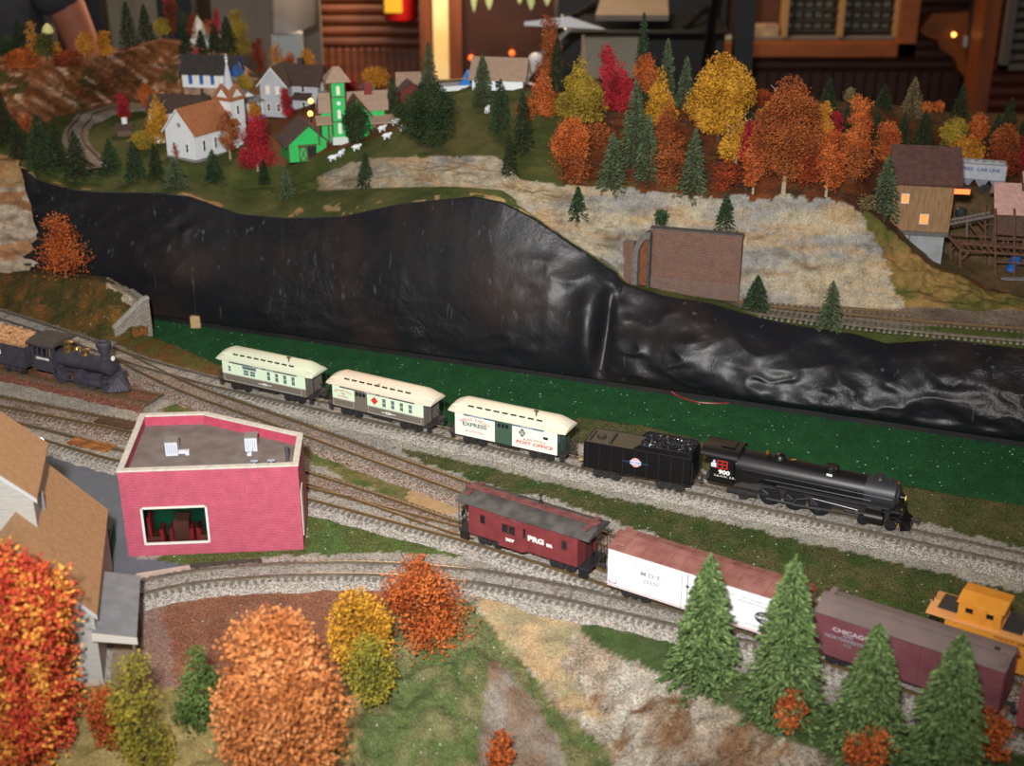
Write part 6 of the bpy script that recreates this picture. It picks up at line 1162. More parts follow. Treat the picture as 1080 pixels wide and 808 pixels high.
# white animals on the green
for i, (u, v, h_) in enumerate(((351, 170, 0), (360, 165, .9), (376, 159, 0), (403, 139, .3), (408, 147, 0), (417, 132, 0), (425, 138, .3), (514, 119, 1.2))):
    labs = ['white sheep lowest on the green slope, nearest the barn', 'white sheep rearing its head just above the lowest one', 'white sheep alone between the barn pair and the upper four', 'white sheep at the left of the upper four', 'white sheep lowest of the upper four', 'white sheep highest of the upper four', 'white sheep at the right of the upper four', 'lone white sheep higher up beside the dark spruce']
    p = vat(u, v); t = thing('sheep', labs[i], 'sheep', (p.x, p.y, p.z), radians(20+h_*40), 'white sheep on the green slope'); q = MB(); q.ball((0, 0, .48), .34, (1.45, .8, .85), 12); q.ball((.5, 0, .68), .17, (1.2, .8, .9), 10); q.ball((.3, 0, .58), .22, n=8)
    for x in (-.28, .28):
        for s in (-1, 1): q.cyl((x, s*.14, 0), (x, s*.14, .35), .06, n=6)
    for s in (-1, 1): q.ball((.46, s*.14, .76), .06, (1, 1.4, .6), 6)
    q.cyl((-.45, 0, .55), (-.6, 0, .4), .05, n=5); q.build('body', mat('wool', 'e0e4e8', rough=.8), t, smooth=True)
# white church with domed steeple far up on the ridge
p = at_y(217, 46, 202); t = thing('chapel', 'white chapel with a domed steeple half hidden by ridge trees', 'church', (p.x, p.y, p.z-1.6), radians(-20)); t.scale = (S*.9,)*3; gable(t, 3.4, 4.0, 2.6, 1.4, WH, mat('roof_greyw', '8a8c90', rough=.7), ov=.2); q = MB(); q.box(-.8, .8, -2.6, -1.0, 0, 4.6); q.lathe((0, -1.8, 4.6), (0, 0, 1), [(0, .95), (.3, .9), (.9, .75), (1.3, .45), (1.9, .12), (2.1, .05)], 14); q.build('steeple', mat('cream_white', 'd8d4c4', rough=.6), t); win(t, 0, -2.6, 2.0, .35, .9, 'f', WH, DKG)

# ---- mill on its concrete base, chute and mine works at the right
WDM = mat('mill_wood', '8a6a48', '6e5438', 1.4, .8, bump=.4, bscale=1.5, stretch=(5, 5, .6)); RFM = mat('mill_roof', '5a3a34', '46302c', 2, .8, bump=.3, bscale=4); CON = mat('concrete', '8a8e90', '787c7e', 1, .8)
p0 = at_w(951, 300, 17); 
zc = at_y(960, 231, p0.y).z; c0 = at_y(972, 238, p0.y); rzm = radians(-10); Wm = 6.2
t = thing('mill_building', 'tall plank mill with maroon roof, orange-lit windows and a grey concrete base', 'building', (c0.x-.3, p0.y+.7, c0.z-6.9), rzm)
q = MB(); q.box(-2.8, 2.6, -2.2, 2.2, 0, 6.5); q.build('concrete_base', CON, t); q = MB(); q.bbox(-.95, -.8, -2.3, -2.2, 0, 6.3, .01); q.box(-3.0, 2.9, -2.35, 2.3, 6.3, 6.75); q.build('base_ledge', mat('ledge_dark', '4c4a4a', '5c5856', 3, .8), t)
q = MB(); q.prism([(-3.0, -2.2, 6.7), (2.95, -2.2, 6.7), (2.95, -2.2, 12.2), (-3.0, -2.2, 12.2)], (0, 4.4, 0)); q.build('wall', WDM, t)
q = MB(); q.prism([(-3.3, -2.8, 11.9), (-3.3, 2.9, 11.9), (-3.3, 1.1, 14.8)], (6.9, 0, 0)); q.prism([(-3.35, -2.9, 11.75), (-3.35, 1.05, 14.75), (-3.35, 1.1, 14.95), (-3.35, -3.0, 11.95)], (7.0, 0, 0)); q.build('roof', RFM, t)
LIT = mat('lit_orange', 'ff7a3a', rough=.4, emit=1.3)
win(t, -1.75, -2.2, 9.7, .65, .9, 'f', GREYW, LIT, bars=0); win(t, .35, -2.2, 7.6, .75, .95, 'f', GREYW, LIT, bars=0); q = MB(); q.box(2.95, 4.6, -1.6, -.8, 10.7, 11.3); q.build('lit_bay', LIT, t); q = MB(); q.box(2.95, 4.8, -1.8, -.6, 11.3, 11.45); q.build('bay_roof', RFM, t)
# trestle works
TIM = mat('timber_brown', '6a4a38', '54392c', 2, .85)
yw = p0.y-.5
def tp(u, v, y): return at_y(u, v, y)
t = thing('coal_trestle', 'brown timber trestle with loading chute running from the mill to the mine shed', 'trestle', (0, 0, 0))
t.location = tp(1014, 289, yw-1)*S; O = tp(1014, 289, yw-1)
def beam(q, a, b, w=.2): q.cyl(a-O, b-O, w*.72, n=4)
q = MB()
for dy in (0, 3.2):
    for u in (1013, 1050, 1070): beam(q, tp(u, 291, yw-1)+Vector((0, dy, 0)), tp(u, 262 if u < 1040 else 220, yw-1)+Vector((0, dy, 0)), .17)
    for v0 in (257, 264): beam(q, tp(1012, v0, yw-1)+Vector((0, dy, 0)), tp(1085, v0+6, yw-1)+Vector((0, dy, 0)), .16)
    beam(q, tp(1012, 262, yw-1)+Vector((0, dy, 0)), tp(988, 235, yw-1)+Vector((0, dy, 0)), .2); beam(q, tp(1014, 274, yw-1)+Vector((0, dy, 0)), tp(1022, 266, yw-1)+Vector((0, dy, 0)), .14)
    beam(q, tp(1048, 246, yw-1)+Vector((0, dy, 0)), tp(1085, 249, yw-1)+Vector((0, dy, 0)), .14); beam(q, tp(1050, 276, yw-1)+Vector((0, dy, 0)), tp(1085, 279, yw-1)+Vector((0, dy, 0)), .14)
for u in range(1016, 1084, 7): beam(q, tp(u, 262+(u-1012)*.08, yw-1), tp(u, 262+(u-1012)*.08, yw-1)+Vector((0, 3.4, 0)), .14)
q.build('timber_frame', TIM, t)
q = MB()
for dy in (0, 1.2): beam(q, tp(985, 240, yw+1)+Vector((0, dy, 0)), tp(1048, 228, yw+1)+Vector((0, dy, 0)), .22)
for i in range(14): u = 987+i*4.4; beam(q, tp(u, 240-(u-985)*.19, yw+1), tp(u, 240-(u-985)*.19, yw+1)+Vector((0, 1.2, 0)), .12)
beam(q, tp(1020, 250, yw+1), tp(1020, 233, yw+1), .16); q.build('conveyor_chute', mat('chute_grey', '5c5654', '6c6662', 2, .8), t)
q = MB()
for u0, v0, u1, v1 in ((1022, 236, 1038, 256), (1030, 232, 1046, 250)): beam(q, tp(u0, v0, yw+2.2), tp(u1, v1, yw+2.2), .14)
q.build('cross_braces', TIM, t)
c0 = tp(1066, 262, yw+.5); t = thing('mine_building', 'brown slatted mine shed with a faded pink roof at the right edge', 'building', (c0.x+.9, c0.y+2.2, c0.z-2.6), radians(-8)); t.scale = (S*.72,)*3
q = MB(); q.box(-3.3, 3.5, -1.6, 1.8, 4.4, 9.0)
for x in np.arange(-3.2, 3.5, .45): q.box(x, x+.14, -1.72, -1.6, 4.4, 8.2)
q.build('slatted_wall', mat('slat_brown', '4c3830', '5c463c', 2, .85), t)
q = MB()
for x in (-3.2, -1, 1.2, 3.3):
    for y_ in (-1.7, 1.7): q.bbox(x-.13, x+.13, y_-.13, y_+.13, 0, 4.6, .02)
for z in (.9, 2.1, 3.3, 4.4, 5.6): q.bbox(-3.4, 3.5, -1.85, -1.65, z, z+.2, .02)
q.build('frame_timbers', TIM, t)
q = MB(); q.prism([(-3.7, -2.6, 8.4), (3.9, -2.6, 8.4), (3.9, .6, 12.2), (-3.7, .6, 12.2)], (0, 0, .15)); q.prism([(-3.7, .6, 12.2), (3.9, .6, 12.2), (3.9, 2.6, 10.2), (-3.7, 2.6, 10.2)], (0, 0, .15)); q.build('roof', mat('faded_pink_roof', 'a8827a', 'bc968a', 2, .8), t)
q = MB(); q.box(.2, 3.5, -.6, 1.4, 11.5, 13.2); cp_ = q.build('monitor', mat('slat_brown', ''), t); q = MB(); q.prism([(0, -1.1, 12.9), (3.7, -1.1, 12.9), (3.7, .6, 14), (0, .6, 14)], (0, 0, .15)); q.build('monitor_roof', mat('faded_pink_roof', ''), cp_)
for i, (u, v, lab) in enumerate(((1067, 282, 'blue oil drum, the lower of two under the mine shed'), (1071, 275, 'blue oil drum, the upper of two under the mine shed'))):
    p = tp(u, v, yw+.5); q = MB(); q.lathe((0, 0, 0), (0, 0, 1), [(0, .5), (.05, .55), (.5, .52), (.55, .56), (1.0, .55), (1.05, .48)], 16); o = q.build('oil_drum', mat('drum_blue', '1f5cae', rough=.4), smooth=True); o.location = Vector((p.x, p.y, p.z-.4))*S; tag(o, lab, 'drum', 'blue drums under the mine shed')
q = MB(); 
a = tp(1040, 295, yw-2.0); b_ = tp(1090, 306, yw-2.0); q.prism([(a.x, a.y, a.z), (b_.x, b_.y, a.z), (b_.x, b_.y, a.z-1.5), (a.x+3, a.y, a.z-1.6)], (0, 3, 0)); o = q.build('loading_dock', CON); tag(o, 'pale concrete loading dock below the mine shed', 'dock')
# covered hopper behind the mill
a = at_z(999, 196, 13.6); b_ = at_z(1062, 201, 13.6); t = thing('hopper_car', 'light grey covered hopper with blue lettering behind the mill', 'hopper car', ((a.x+b_.x)/2, (a.y+b_.y)/2+1.3, 13.1), atan2((b_-a).y, (b_-a).x)); Lh = (b_-a).length; hl = Lh/2
GH = mat('hopper_grey', '969ca4', 'a4a8ae', 1.5, .5); q = MB(); q.bbox(-hl, hl, -1.35, 1.35, 1.5, 3.2, .06)
n_ = 4
for i in range(n_): x0_ = -hl+i*Lh/n_; q.hexa([(x0_+Lh/n_*.35, -.5, .5), (x0_+Lh/n_*.65, -.5, .5), (x0_+Lh/n_*.65, .5, .5), (x0_+Lh/n_*.35, .5, .5), (x0_+.02, -1.3, 1.5), (x0_+Lh/n_-.02, -1.3, 1.5), (x0_+Lh/n_-.02, 1.3, 1.5), (x0_+.02, 1.3, 1.5)])
q.build('body', GH, t); q = MB(); q.bbox(-hl+.1, hl-.1, -.6, .6, 3.2, 3.32, .03); [q.lathe((-hl+1+i*(Lh-2)/5, 0, 3.3), (0, 0, 1), [(0, .28), (.12, .26)], 12) for i in range(6)]; q.build('roof_hatches', GH, t)
text('lettering', 'SHIPPERS', t, (-hl*.45, -1.38, 2.65), .52, mat('lettering_hopper', '4c5a80', rough=.6), sx=1.1, bold=.02); text('lettering', 'CAR LINE', t, (hl*.42, -1.38, 2.65), .52, mat('lettering_hopper', ''), sx=1.1, bold=.02)
for s in (-1, 1): truck(t, s*(hl-1.3), wb=.7)
q = MB(); [q.cyl((hl+.05, yy, .8), (hl+.05, yy, 3.2), .03, n=5) for yy in (-1.2, -.7)]; [q.cyl((hl+.05, -1.2, 1+.35*i), (hl+.05, -.7, 1+.35*i), .025, n=5) for i in range(6)]; q.build('ladder', GH, t)
sp = [Vector((p_.x, p_.y)) for p_ in (at_z(970, 195, 13.2), at_z(1030, 199, 13.2), at_z(1110, 206, 13.2), at_z(1200, 214, 13.2))]; sp = spline([p_+Vector((0, 1.3)) for p_ in sp], .8)
track(sp, 'track on a narrow ballast shelf under the grey hopper', RB, TD, GR_L, zf=lambda x, y: 13.1)
# dark round boulder-like bush tank by the chute, logs
p = vat(1013, 228); q = MB(); q.lathe((0, 0, 0), (0, 0, 1), [(0, .55), (.1, .62), (.8, .62), (.95, .4), (1.0, .1)], 16); o = q.build('oil_tank', mat('tank_dark', '2c3230', rough=.5), smooth=True); o.location = p*S; tag(o, 'small dark upright tank on the slope between mill and mine shed', 'tank')
# ================================================================== trees
FC = dict(gold=('b87a26', 'c68c34', '946020'), yellow=('c08a2a', 'd09c38', '9c6c20'), orange=('b25a2a', 'c06c36', '8e4420'), rust=('8e4a24', 'a05a2e', '6c361a'), red=('a02430', 'b4303a', '7a1a20'), olive=('56562a', '6a6630', '40441e'),
          green=('526a34', '647c40', '3e5226'), dark=('28361f', '334028', '1c2818'), spruce=('4c5a40', '5a684a', '38442e'), bright=('5c7444', '7a8e58', '40522f'), peach=('c87e48', 'd6935c', 'ae6838'), maple=('cc5c36', 'de9c44', 'bc3e30'), tan=('6e6040', '807050', '56492e'), olgold=('96802c', 'ac9036', '74642a'),
          redbrown=('7e3418', '944020', '5e2414'), darkolive=('2e3c22', '3a4628', '22301c'), pine=('2c4028', '3a5234', '1e2e1e'), yelgreen=('8a8030', 'a09038', '6a6a2c'))
FM = {k: [mat('leaf_%s_%s' % (k, 'abc'[i]), c, rough=.8, spec=.2) for i, c in enumerate(v)] for k, v in FC.items()}
BARK = mat('bark_brown', '4e3c2c', '3a2c22', 5, .9); BARKP = mat('bark_pale', 'b09a80', '8a7862', 5, .85)
def flakes(P0, Dv, ln, wd, rs):
    """kite-shaped leaves: centre P0, axis Dv, length ln, width wd"""
    n = len(P0); r = rs.normal(size=(n, 3)); s = np.cross(Dv, r); s /= np.linalg.norm(s, axis=1, keepdims=True)+1e-9; ln = ln[:, None]; wd = wd[:, None]
    up = np.cross(Dv, s)
    V = np.stack([P0-Dv*ln*.5, P0+s*wd*.5+up*wd*.15, P0+Dv*ln*.5, P0-s*wd*.5+up*wd*.15], 1).reshape(-1, 3); Fq = np.arange(4*n).reshape(n, 4); return V, Fq
def unit(a): return a/(np.linalg.norm(a, axis=-1, keepdims=True)+1e-9)
def decid(t, h, w, seed, fm, fs=.17, dens=1.0, shape='round', bark=BARK, bare=.12, sparse=False):
    rs = np.random.RandomState(seed); rd = random.Random(seed); K = max(5, int(7+h*.6)); lob = []
    for i in range(K):
        f = (i+.5)/K; z = h*(bare+.06+(1-bare-.16)*f)
        if shape == 'cone': rad = w/2*(1.05-f)**.75
        elif shape == 'column': rad = w/2*(.75+.25*sin(pi*f))
        elif shape == 'lobed': rad = w/2*(.55+.45*abs(sin(f*pi*2.3+.5)))*(1.1-.35*f)
        else: rad = w/2*max(.25, sin(pi*(.12+.83*f)))**.7
        m_ = 1 if rad < w*.2 else 3
        for k in range(m_): a = rd.uniform(0, 6.28); o_ = rad*.45 if m_ > 1 else rad*.15; lob.append((o_*cos(a), o_*sin(a), z+rd.uniform(-.03, .03)*h, rad*(.62 if m_ > 1 else .9)*rd.uniform(.85, 1.15), max(h/K*.9, rad*.5)))
    vol = sum(l[3]**2 for l in lob); n = int(min(60000, dens*6.0*vol/(fs*fs))); pr = np.array([l[3]**2 for l in lob]); idx = rs.choice(len(lob), n, p=pr/pr.sum()); Lb = np.array(lob)[idx]
    d = unit(rs.normal(size=(n, 3))); rr = rs.uniform(.55, 1.0, n)**.6
    if sparse: rr = rs.uniform(.1, 1.1, n)
    rr *= 1+.18*np.sin(d[:, 0]*7+Lb[:, 2]*3)*np.sin(d[:, 2]*9+Lb[:, 0]*5)
    Pp = Lb[:, :3]+d*rr[:, None]*np.stack([Lb[:, 3], Lb[:, 3], Lb[:, 4]], 1); Pp += rs.normal(size=(n, 3))*fs*.5; Pp[:, 2] = np.maximum(Pp[:, 2], h*bare*.5)
    V, Fq = flakes(Pp, unit(d+rs.normal(size=(n, 3))*.9), fs*rs.uniform(.8, 1.7, n), fs*rs.uniform(.6, 1.1, n), rs)
    cl = (np.sin(Pp[:, 0]*2.1+seed)+np.sin(Pp[:, 2]*1.7+seed*2)+np.sin(Pp[:, 1]*2.6)+rs.normal(size=n)*1.3); mi = np.where(cl > 1.1, 1, np.where(cl < -1.3, 2, 0))
    link_mesh('foliage', npmesh('foliage', V, Fq, fm, mi=mi), t)
    q = MB(); q.cyl((0, 0, -.3), (0, 0, h*.55), max(.09, h*.022), max(.05, h*.012), 7); q.cyl((0, 0, h*.55), (.02*h, 0, h*.78), max(.05, h*.012), .03, 5)
    for i in range(7): f = bare+.1+.6*i/7; a = rd.uniform(0, 6.28); rr_ = w*.36; q.cyl((0, 0, h*f), (rr_*cos(a), rr_*sin(a), h*(f+.14)), max(.04, h*.009), .02, 5)
    q.build('trunk', bark, t)
def conifer(t, h, w, seed, fm, fs=.2, dens=1.0, bark=BARK):
    rs = np.random.RandomState(seed); nb = int(min(520, 26*h/fs*.16*dens+60)); Ps = []; Ds = []; Ls = []
    for i in range(nb):
        f = ((i+.5)/nb)**.85; z = h*(.05+.93*f); rad = w*.56*(1-f)**.66*rs.uniform(.8, 1.12)+fs*.3; a = i*2.39996+rs.uniform(-.3, .3); m_ = max(4, int(rad/fs*3.0*dens)); s_ = rs.uniform(.1, 1, m_)**.7
        dr = np.array([cos(a), sin(a), 0]); pts = np.stack([dr[0]*rad*s_, dr[1]*rad*s_, z-rad*.42*s_**1.3], 1); side = np.array([-dr[1], dr[0], 0]); sg = rs.uniform(-1, 1, m_)
        pts += side*(sg*rad*.20*(1.1-s_*.6))[:, None]+rs.normal(size=(m_, 3))*fs*.12; Ps.append(pts); Ds.append(dr*1.0+side*sg[:, None]*.9+np.array([0, 0, -.25])+rs.normal(size=(m_, 3))*.25); Ls.append(np.full(m_, fs)*rs.uniform(1.0, 2.0, m_))
    ct = int(60*dens); zz = rs.uniform(.9, 1.0, ct)*h; Ps.append(np.stack([rs.normal(size=ct)*fs*.15, rs.normal(size=ct)*fs*.15, zz], 1)); Ds.append(rs.normal(size=(ct, 3))*.4+np.array([0, 0, .8])); Ls.append(np.full(ct, fs))
    P_ = np.concatenate(Ps); D_ = unit(np.concatenate(Ds)); L_ = np.concatenate(Ls); n = len(P_); V, Fq = flakes(P_, D_, L_, L_*rs.uniform(.25, .45, n), rs); mi = rs.choice(3, n, p=[.5, .28, .22])
    link_mesh('foliage', npmesh('foliage', V, Fq, fm, mi=mi), t); q = MB(); q.cyl((0, 0, -.3), (0, 0, h*.96), max(.1, h*.025), .03, 7)
    for i in range(10): f = .08+.8*i/10; a = i*2.4; rr_ = w*.42*(1-f); q.cyl((0, 0, h*f), (rr_*cos(a), rr_*sin(a), h*f-rr_*.35), max(.04, h*.007), .02, 4)
    q.build('trunk', bark, t)
NM = {'c': ('spruce_tree', 'tree'), 'd': ('autumn_tree', 'tree'), 's': ('shrub', 'shrub')}
SEED = [100]
def tree(kind, u, vt, vb, wpx, col, label, shape='round', group=None, **k):
    SEED[0] += 1; p, vb = hit2(u, vb); d = depth(p); ca = cos(atan2(H-p.z, p.y)); h = (vb-vt)*d/F/ca; w = wpx*d/F*(1.12 if kind != 'c' or vb < 500 else 1.0); nm, cat = NM[kind]
    if kind != 'c' and col in ('olive', 'green', 'dark', 'darkolive'): nm = 'leafy_tree' if kind == 'd' else nm
    if kind == 's': group = group or 'low autumn shrubs'
    t = thing(nm, label, cat, (p.x, p.y, p.z-.08), random.uniform(0, 6), group or ('spruces of the layout' if kind == 'c' else 'deciduous trees of the layout'))
    if kind == 'c': conifer(t, h, w, SEED[0], FM[col], **k)
    else: decid(t, h, w, SEED[0], FM[col], shape=shape, **k)
    return t
T = tree
# left ridge
T('d', 37, 20, 64, 15, 'gold', 'thin golden tree with ragged branches on the far left ridge', 'lobed', sparse=True, dens=.4)
T('s', 9, 36, 64, 18, 'darkolive', 'dark olive bush at the very left end of the ridge')
T('c', 24, 20, 62, 24, 'dark', 'dark spruce just left of the thin golden tree on the ridge')
T('s', 50, 34, 62, 20, 'olive', 'olive bush just right of the thin golden tree on the ridge')
T('d', 61, 43, 62, 8, 'gold', 'tiny golden sapling on the ridge in front of the bare arm', 'column', sparse=True)
T('d', 92, 32, 61, 19, 'gold', 'round golden tree below the black post on the ridge')
T('d', 111, 33, 60, 17, 'gold', 'golden orange tree right of the round golden one on the ridge', 'lobed')
T('s', 26, 55, 70, 34, 'orange', 'low orange scrub along the left end of the ridge', dens=.6)
T('s', 72, 56, 68, 30, 'redbrown', 'low rust scrub at the elbow of the leaning person', dens=.6)
T('c', 137, 2, 50, 19, 'dark', 'taller of the two dark spruces against the beige curtain')
T('c', 155, 5, 42, 17, 'dark', 'shorter of the two dark spruces against the beige curtain')
T('d', 183, -4, 36, 14, 'redbrown', 'orange-red tree rising out of the frame on the hump', 'column')
T('s', 172, 18, 38, 16, 'olgold', 'olive gold bush at the foot of the orange-red hump tree')
T('d', 194, 10, 38, 12, 'darkolive', 'dim olive tree between orange-red and red hump trees', 'column')
T('d', 207, 12, 42, 15, 'redbrown', 'dull red tree left of the white chapel')
T('d', 222, 18, 42, 16, 'orange', 'thin orange tree in front of the white chapel', sparse=True, dens=.4)
T('d', 230, 4, 26, 10, 'red', 'pinkish red treetop right of the chapel steeple', sparse=True)
T('c', 197, 30, 60, 17, 'dark', 'dark spruce leftmost of the four on the pink rock hump')
T('c', 213, 32, 58, 13, 'dark', 'slim dark spruce second on the pink rock hump')
T('c', 227, 25, 57, 15, 'dark', 'dark spruce third on the pink rock hump')
T('c', 241, 18, 56, 20, 'dark', 'dark spruce rightmost and tallest on the pink rock hump')
T('d', 253, 9, 56, 22, 'olgold', 'olive gold tree leaning right of the hump spruces', 'lobed')
T('d', 274, 38, 76, 13, 'redbrown', 'narrow dull red tree before the grey panel', 'column', sparse=True)
T('d', 294, 40, 78, 19, 'gold', 'pale gold round tree before the light board', sparse=True, dens=.4)
T('d', 308, 54, 84, 18, 'orange', 'orange tree behind the grey two-gabled house')
T('d', 325, 49, 88, 18, 'gold', 'orange gold tree right behind the grey house roof')
T('d', 338, 64, 104, 18, 'rust', 'rust orange tree between grey house and green tower', 'round')
T('s', 258, 78, 100, 16, 'olgold', 'olive gold shrub between blue cottage and grey house')
# village
T('d', 303, 91, 125, 14, 'red', 'slim crimson tree beside the lit grey house', 'lobed', sparse=True, dens=1.3)
T('d', 131, 97, 126, 14, 'red', 'small crimson tree behind the trackside shed', 'lobed')
T('d', 156, 87, 118, 17, 'orange', 'rust orange tree behind the golden tree left of the church')
T('d', 169, 96, 152, 30, 'yellow', 'bright golden tree touching the left end of the white church', 'cone', bark=BARKP)
T('d', 243, 112, 168, 22, 'rust', 'thin rust tree in front of the church side windows', sparse=True, dens=.55, bark=BARKP)
T('d', 272, 121, 180, 34, 'red', 'large bright red tree in front of the church porch', 'lobed', bark=BARKP)
T('s', 269, 106, 128, 14, 'gold', 'little gold shrub behind the large bright red tree')
T('s', 186, 150, 168, 9, 'orange', 'tiny orange sapling at the church front corner', sparse=True, dens=.3)
T('s', 152, 140, 156, 26, 'olgold', 'low yellow-green bushes by the trackside shed')
T('s', 397, 70, 92, 26, 'gold', 'broad gold bush on the far rise behind the green house', dens=.7)
T('s', 370, 84, 104, 24, 'red', 'crimson bush behind the green house roof', dens=.8)
T('d', 377, 104, 155, 26, 'darkolive', 'dark green round tree in front of the green house')
T('c', 415, 83, 126, 16, 'pine', 'narrow green spruce right of the green house')
T('c', 453, 45, 104, 21, 'spruce', 'tall spruce rising before the bright yellow wood post')
T('d', 450, 86, 160, 58, 'darkolive', 'massive dark green leafy tree on the meadow above the pale rock')
T('c', 509, 58, 108, 22, 'spruce', 'spruce in front of the blue tarpaulin')
T('c', 528, 84, 138, 24, 'pine', 'dark spruce beside the lone white sheep')
T('c', 551, 97, 162, 22, 'dark', 'very dark spruce at the top right of the pale rock band')
T('c', 537, 142, 184, 14, 'dark', 'small dark spruce at the right end of the pale rock band')
T('c', 386, 160, 197, 17, 'pine', 'small spruce standing alone in front of the pale rock band')
T('s', 469, 108, 128, 20, 'olive', 'grey-green bush right of the massive dark tree')
for i, (u, a, b, w, c, l) in enumerate(((6, 95, 150, 24, 'dark', 'dark spruce at the far left edge above the rock face'), (22, 126, 168, 22, 'dark', 'dark spruce second from the left edge above the rock face'), (46, 121, 180, 34, 'pine', 'broad bushy spruce at the left, widest of the meadow edge row'), (62, 130, 176, 18, 'dark', 'slim dark spruce just right of the broad bushy one'),
        (83, 138, 186, 28, 'dark', 'dense dark spruce just left of the curved track end'), (118, 146, 182, 24, 'pine', 'low wide spruce just right of the curved track end'), (143, 148, 188, 21, 'pine', 'spruce midway between curved track and church'), (165, 152, 186, 15, 'dark', 'small spruce left of the church front corner'),
        (186, 166, 197, 26, 'spruce', 'low spreading grey-green bush under the church front'), (226, 158, 192, 20, 'pine', 'short spruce in front of the church side'), (279, 168, 194, 11, 'dark', 'little dark spruce below the large bright red tree'), (303, 178, 208, 18, 'spruce', 'squat spruce at the edge below the green barn'))):
    T('c', u, a, b, w, c, l)
# wooded bluff, back rows first
T('d', 579, 16, 84, 24, 'rust', 'tall thin rust tree in front of the white lamp arm', 'lobed')
T('d', 573, 66, 128, 32, 'orange', 'dull orange tree under the tall thin rust one', 'cone')
T('d', 556, 100, 128, 22, 'rust', 'rust undergrowth tree left of the dull orange one', sparse=True)
T('d', 640, 42, 96, 20, 'red', 'airy crimson tree in front of the beige box', sparse=True, dens=1.2)
T('c', 676, 16, 78, 17, 'pine', 'slim spruce rising right of the beige box')
T('c', 702, 42, 108, 18, 'spruce', 'grey-green spruce in front of the black case')
T('c', 722, 60, 112, 18, 'spruce', 'shorter grey-green spruce left of the biggest gold tree')
T('c', 587, 40, 88, 14, 'dark', 'dark spruce hidden just right of the tall thin rust tree')
T('d', 612, 54, 130, 50, 'olgold', 'wide olive gold tree with a pointed top', 'cone')
T('d', 680, 53, 98, 24, 'orange', 'orange round crown above the bright crimson tree')
T('d', 653, 60, 122, 36, 'red', 'bright crimson tree in the middle of the wooded bluff', 'cone')
T('d', 695, 66, 138, 34, 'yellow', 'golden tree between crimson tree and biggest gold tree', 'cone')
T('d', 757, 56, 150, 60, 'yellow', 'biggest gold tree, rising in front of the black post')
T('d', 776, 112, 172, 34, 'yellow', 'smaller gold tree low against the right of the biggest gold one', 'cone', bark=BARKP)
T('c', 789, 97, 132, 16, 'dark', 'dark spruce between biggest gold tree and big rust tree')
T('d', 808, 108, 134, 16, 'gold', 'small gold tree peeping left of the big rust tree')
T('s', 803, 94, 112, 20, 'redbrown', 'dull red bush far back right of the black post')
T('c', 668, 86, 178, 32, 'spruce', 'tallest grey-green spruce at the centre of the bluff', fs=.22)
T('c', 645, 140, 200, 28, 'spruce', 'grey-green spruce at lower left of the tallest one', fs=.22)
T('c', 682, 122, 192, 26, 'spruce', 'grey-green spruce at lower right of the tallest one', fs=.22)
T('d', 602, 122, 180, 38, 'orange', 'bright orange tree at the left edge of the bluff')
T('s', 603, 160, 192, 44, 'rust', 'rust scrub beneath the bright orange edge tree', sparse=True, dens=.24)
T('s', 630, 128, 160, 30, 'rust', 'rust scrub between bright orange tree and grey-green spruces', sparse=True, dens=.24)
T('d', 703, 102, 162, 34, 'rust', 'dark rust tree below the golden tree', 'cone')
T('s', 705, 150, 198, 44, 'rust', 'tangled rust scrub left of the front bluff spruce', sparse=True, dens=.24)
T('c', 730, 137, 206, 28, 'spruce', 'grey-green spruce at the bluff edge under the biggest gold tree', fs=.22)
T('d', 791, 125, 176, 26, 'red', 'crimson crown between the gold and big rust trees', 'lobed')
T('d', 794, 142, 204, 25, 'orange', 'slender orange tree in front of the crimson crown', 'column', bark=BARKP)
T('s', 765, 165, 205, 36, 'redbrown', 'low brown-red scrub behind the slender orange tree', sparse=True, dens=.24)
T('d', 868, 108, 150, 18, 'gold', 'narrow gold tree right of the big rust tree', 'column')
T('d', 881, 116, 150, 13, 'red', 'narrow crimson tree against the narrow gold one', 'column')
T('d', 826, 81, 205, 60, 'rust', 'big rust orange tree, largest on the right half of the bluff', 'round', bark=BARKP)
T('d', 850, 135, 202, 38, 'redbrown', 'dark rust tree tucked under the right side of the big rust one')
T('d', 871, 134, 207, 32, 'orange', 'orange tree with a pale leaning trunk at the cliff top', 'column', bark=BARKP)
T('d', 902, 100, 172, 28, 'orange', 'lobed orange tree with a bent top left of the mill', 'lobed')
T('s', 900, 150, 192, 42, 'rust', 'rust bushes at the foot of the lobed orange tree', sparse=True, dens=.3)
T('d', 934, 128, 170, 30, 'orange', 'rounded orange tree touching the mill roof', 'lobed')
T('c', 873, 82, 110, 15, 'dark', 'tiny spruce at the back edge above the narrow gold tree')
T('c', 931, 89, 114, 17, 'dark', 'tiny spruce at the back edge, right of the lobed orange treetop')
T('c', 961, 82, 122, 22, 'tan', 'pale tan dried spruce at the back edge')
T('c', 1012, 89, 124, 18, 'dark', 'tiny dark spruce beneath the wooden bracket')
T('s', 896, 92, 108, 12, 'tan', 'tiny tan shrub at the back edge'); T('s', 975, 107, 120, 14, 'orange', 'tiny orange shrub left of another below the bracket'); T('s', 988, 106, 118, 12, 'orange', 'tiny orange shrub right of another below the bracket')
T('c', 890, 112, 150, 18, 'dark', 'dark spruce behind the narrow crimson tree'); T('c', 922, 118, 158, 22, 'dark', 'dark spruce between lobed and rounded orange trees'); T('c', 950, 122, 160, 20, 'dark', 'dark spruce left behind the mill roof'); T('c', 972, 116, 158, 22, 'dark', 'dark spruce right behind the mill roof')
T('c', 931, 164, 228, 30, 'spruce', 'grey-green spruce leaning on the left wall of the mill', fs=.22)
T('s', 915, 205, 222, 22, 'tan', 'pale grey twiggy scrub at the cliff top left of the mill', sparse=True, dens=.24)
